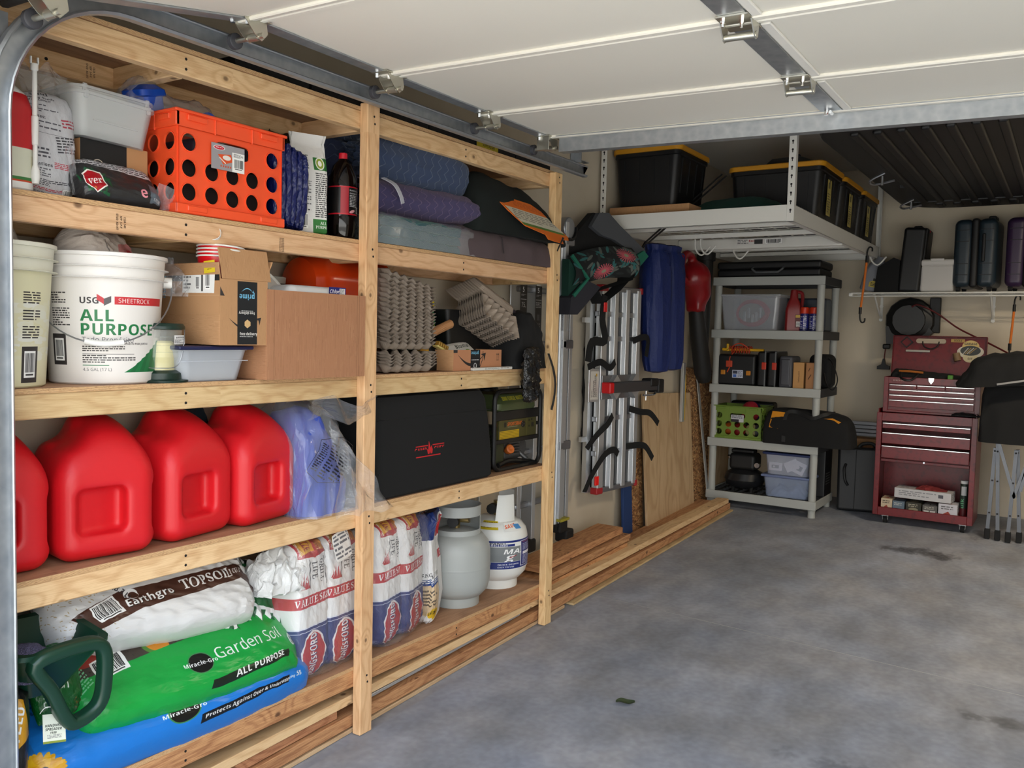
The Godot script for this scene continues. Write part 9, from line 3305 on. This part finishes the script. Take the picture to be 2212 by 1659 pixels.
	obj("recess", g, rm, o)
	for r in 4:
		for k in (3 if r == 0 else 1):
			var w := (W - 0.07) / (3 if r == 0 else 1)
			var x := 0.0 if r > 0 else (k - 1) * w
			var hh := 0.032 if r < 3 else 0.055
			var y := H - 0.068 - r * 0.037 - (0.012 if r == 3 else 0.0)
			g = G.new()
			g.box(Vector3(x, y, D / 2 - 0.006), Vector3(w - 0.004, hh - 0.004, 0.014), 0.002)
			var dr := obj("drawer", g, rm, o)
			g = G.new()
			g.box(Vector3(x, y + hh / 2 - 0.005, D / 2 + 0.003), Vector3(w - 0.006, 0.007, 0.009), 0.002)
			obj("pull_trim", g, M.chrome, dr)
	g = G.new()
	g.prism([Vector2(-0.018, H + 0.002), Vector2(0.018, H + 0.002), Vector2(0.016, H - 0.02), Vector2(0.0, H - 0.042), Vector2(-0.016, H - 0.02)], D / 2, D / 2 + 0.008)
	obj("latch", g, M.chrome, o)
	c = Cv.new(96, 24, Color(0.42, 0.065, 0.09))
	c.text("STACK-ON", 6, 12, 14, Color(0.8, 0.78, 0.75))
	lab(o, "badge", c.tex(), Vector3(-0.215, H - 0.024, D / 2 + 0.001), 0.075, 0.018)
	g = G.new()
	g.x = Transform3D(Basis.from_euler(Vector3(deg_to_rad(-8), 0, 0)), Vector3(0, H, -D / 2 + 0.012))
	g.box(Vector3(0, 0.15, -0.012), Vector3(W, 0.30, 0.004), 0.001)
	for s in [-1, 1]:
		g.box(Vector3(s * W / 2, 0.15, 0.004), Vector3(0.004, 0.30, 0.034), 0.001)
	g.box(Vector3(0, 0.30, 0.004), Vector3(W, 0.004, 0.034), 0.001)
	var li := obj("lid", g, rm, o)
	var xf := g.x
	c = Cv.new(256, 256, Color(0.8, 0.8, 0.78, 0))
	c.ell(128, 140, 110, 62, Color(0.80, 0.78, 0.72))
	c.ell(128, 90, 70, 56, Color(0.80, 0.70, 0.45))
	c.ell(128, 190, 60, 50, Color(0.80, 0.76, 0.62))
	c.ell(128, 130, 84, 46, Color(0.22, 0.24, 0.25))
	c.text("GARAGE", 128, 66, 20, Color(0.2, 0.2, 0.2), "c")
	for i in 4:
		c.line([Vector2(70 + i * 16, 160), Vector2(110 + i * 22, 104)], 8, [Color(0.72, 0.7, 0.66), Color(0.6, 0.5, 0.3)][i % 2])
	c.text("EST", 128, 204, 18, Color(0.3, 0.25, 0.2), "c")
	g = G.new()
	g.x = xf * Transform3D(Basis.IDENTITY, Vector3(0.205, 0.205, -0.008))
	g.quad(Vector3(-0.10, -0.10, 0), Vector3(0.10, -0.10, 0), Vector3(0.10, 0.10, 0), Vector3(-0.10, 0.10, 0))
	obj("sticker", g, cut(c.tex(true)), li, 0)
	c = Cv.new(128, 32, Color(0.68, 0.55, 0.28))
	c.text("TOOLS", 64, 16, 18, Color(0.2, 0.15, 0.1), "ci")
	g = G.new()
	g.x = xf * Transform3D(Basis.IDENTITY, Vector3(0.12, 0.275, -0.0085))
	g.quad(Vector3(-0.045, -0.012, 0), Vector3(0.045, -0.012, 0), Vector3(0.045, 0.012, 0), Vector3(-0.045, 0.012, 0))
	obj("sticker", g, tmat(c.tex(), 0.5), li, 0)
	for k in 5:
		g = G.new()
		g.x = xf
		if k == 0: g.prism(rrect(0.20, 0.034, 0.016, 5, Vector2(-0.055, 0.265)), -0.008, 0.012)
		elif k == 1: g.rbox(Vector3(-0.14, 0.19, 0.0), Vector3(0.165, 0.016, 0.014), 0.004, 1)
		elif k == 2: g.cyl(Vector3(0.115, 0.18, 0.01), Vector3(0.13, 0.125, 0.01), 0.024, 14)
		elif k == 3: g.sweep(arc(Vector3(-0.22, 0.255, 0.0), 0.04, 0, 360, 4), [Vector2(-0.005, -0.005), Vector2(0.005, -0.005), Vector2(0.005, 0.005), Vector2(-0.005, 0.005)], Vector3.BACK, true)
		else: g.tube(smooth([Vector3(-0.11, 0.262, 0.012), Vector3(-0.10, 0.225, 0.016), Vector3(-0.055, 0.205, 0.018), Vector3(-0.01, 0.225, 0.016), Vector3(0.0, 0.262, 0.012)], 4), 0.005, 6)
		obj(["magnet_strip", "scraper", "tape_roll", "holder", "pliers"][k], g, [mat(Color(0.66, 0.60, 0.52), 0.5), mat(Color(0.66, 0.64, 0.60), 0.4), mat(Color(0.50, 0.40, 0.28), 0.6), M.black, M.black][k], li)
	# soft tool roll in the open chest, dark brush in the tray
	o = thing("tool_pouch", "black tool pouch with orange trim lying in the open chest", "pouch", Vector3(1.24, y0 + yb + 0.755 + 0.2, z + 0.02))
	g = G.new()
	g.mound([Vector3(-0.26, 0.03, 0.10), Vector3(-0.22, 0.105, 0.16), Vector3(-0.1, 0.10, 0.18), Vector3(0.05, 0.085, 0.18), Vector3(0.2, 0.07, 0.16), Vector3(0.26, 0.03, 0.12)], 43, 0.012, 2.6, 12.0)
	obj("body", g, M.blackfab, o, 60)
	g = G.new()
	g.tube(smooth([Vector3(-0.19, 0.09, 0.07), Vector3(-0.11, 0.09, 0.08), Vector3(-0.03, 0.085, 0.08)], 4), 0.008, 6)
	obj("trim", g, mat(Color(0.66, 0.38, 0.12), 0.6), o)
	g = G.new()
	g.tube(smooth([Vector3(-0.18, 0.08, 0.09), Vector3(-0.16, 0.04, 0.16), Vector3(-0.10, 0.03, 0.17), Vector3(-0.06, 0.07, 0.11)], 4), 0.008, 6)
	obj("handle", g, M.black, o)
	g = G.new()
	g.rbox(Vector3(0, 0.02, 0), Vector3(0.035, 0.04, 0.03), 0.006, 1)
	solo("tape_measure", g, mat(Color(0.28, 0.52, 0.12), 0.5), "small green tape measure in the open chest right of the black pouch", "tape measure", Vector3(1.385, y0 + yb + 0.755 + 0.235, z + 0.11))
	g = G.new()
	g.mound([Vector3(-0.09, 0.008, 0.05), Vector3(-0.05, 0.022, 0.07), Vector3(0.03, 0.02, 0.07), Vector3(0.10, 0.006, 0.04)], 45, 0.008, 2.0, 30.0)
	solo("scrub_brush", g, M.rubber, "black brush lying on the cabinet edge below the chest drawers", "brush", Vector3(1.50, y0 + yb + 0.752, z + 0.155), 0, "", 60)

func canopy_frame() -> void:
	var y0 := fy(-6.85)
	var o := thing("canopy_frame", "folded canopy frame of grey poles with black feet beside the red cabinet", "canopy", Vector3(1.79, y0, -6.80))
	for k in 6:
		var g := G.new()
		var x := -0.12 + k * 0.062
		var lean := 0.02 if k % 2 == 0 else -0.035
		var top: float = [0.62, 0.82, 0.62, 0.62, 0.82, 0.62][k]
		g.bar(Vector3(x, 0.05, 0.02 * (k % 3)), Vector3(x + lean, top, 0.02 * (k % 3)), 0.022, 0.022, Vector3.BACK)
		var p := obj("pole", g, mat(Color(0.40, 0.41, 0.43), 0.4, 0.6), o)
		g = G.new()
		g.rbox(Vector3(x, 0.035, 0.02 * (k % 3)), Vector3(0.035, 0.07, 0.035), 0.006, 1)
		obj("foot", g, M.rubber, p)
		if top > 0.7:
			g = G.new()
			g.bar(Vector3(x + lean * 0.84, top * 0.84, 0.02 * (k % 3)), Vector3(x + lean * 0.94, top * 0.94, 0.02 * (k % 3)), 0.025, 0.025, Vector3.BACK)
			obj("yellow_band", g, mat(Color(0.74, 0.64, 0.16), 0.5), p)
		g = G.new()
		for y in [0.18, 0.40, 0.60]:
			g.cyl(Vector3(x + lean * y / top, y, 0.02 * (k % 3) + 0.011), Vector3(x + lean * y / top, y, 0.02 * (k % 3) + 0.016), 0.006, 8)
		obj("rivets", g, M.ink, p).set_meta("kind", "stuff")
	for q in [[-0.12, 0.80, 0.03, 0.30], [0.02, 0.30, 0.16, 0.78], [0.14, 0.78, 0.06, 0.35]]:
		var g := G.new()
		g.bar(Vector3(q[0], q[1], 0.045), Vector3(q[2], q[3], 0.045), 0.02, 0.02, Vector3.BACK)
		obj("brace", g, mat(Color(0.42, 0.43, 0.45), 0.4, 0.6), o)
	var g := G.new()
	g.mound([Vector3(-0.20, 0.10, 0.1), Vector3(-0.17, 0.40, 0.2), Vector3(0.0, 0.42, 0.24), Vector3(0.2, 0.42, 0.24), Vector3(0.30, 0.3, 0.2)], 47, 0.02, 3.0, 7.0, 40, 24, 0.66)
	obj("fabric", g, M.blackfab, o, 60)
	g = G.new()
	for i in 4:
		g.bar(Vector3(-0.10 + i * 0.09, 0.66, 0.0), Vector3(-0.10 + i * 0.09, 0.86, 0.0), 0.03, 0.03, Vector3.BACK)
	obj("hub", g, M.black, o).set_meta("kind", "stuff")
	o = thing("black_bag", "large black bag lying across the folded canopy frame at the right", "bag", Vector3(1.80, y0 + 1.02, -6.75), 4)
	g = G.new().at(Vector3(0, 0.1, 0), Vector3(0, 0, 5))
	g.mound([Vector3(-0.36, 0.03, 0.14), Vector3(-0.30, 0.11, 0.24), Vector3(-0.22, 0.20, 0.28), Vector3(0.0, 0.22, 0.30), Vector3(0.2, 0.22, 0.30), Vector3(0.32, 0.18, 0.26), Vector3(0.36, 0.03, 0.2)], 49, 0.02, 3.0, 8.0, 44, 26, -0.07)
	obj("body", g, M.blackfab, o, 60)
	g = G.new()
	g.ribbon([Vector3(-0.12, 0.035, 0.155), Vector3(0.0, 0.06, 0.17), Vector3(0.12, 0.085, 0.165)], 0.012, 0.003, Vector3(0, 0.3, 1))
	obj("piping", g, mat(Color(0.55, 0.55, 0.55), 0.6), o)

func leaf() -> void:
	var g := G.new()
	g.x = Transform3D(Basis.from_euler(Vector3(deg_to_rad(2.2), deg_to_rad(30), 0)), Vector3.ZERO)
	g.grid(12, 6, func(u, v): return Vector3((u - 0.5) * 0.075, 0.004 + pow(absf(v - 0.5) * 2.0, 2.0) * 0.008 + sin(u * 7.0) * 0.003, (v - 0.5) * 0.04 * pow(sin(PI * u), 0.7)))
	solo("fallen_leaf", g, mat(Color(0.17, 0.22, 0.11), 0.7), "small green leaf lying on the concrete in the open", "leaf", Vector3(0.69, fy(-3.246) + 0.001, -3.246))
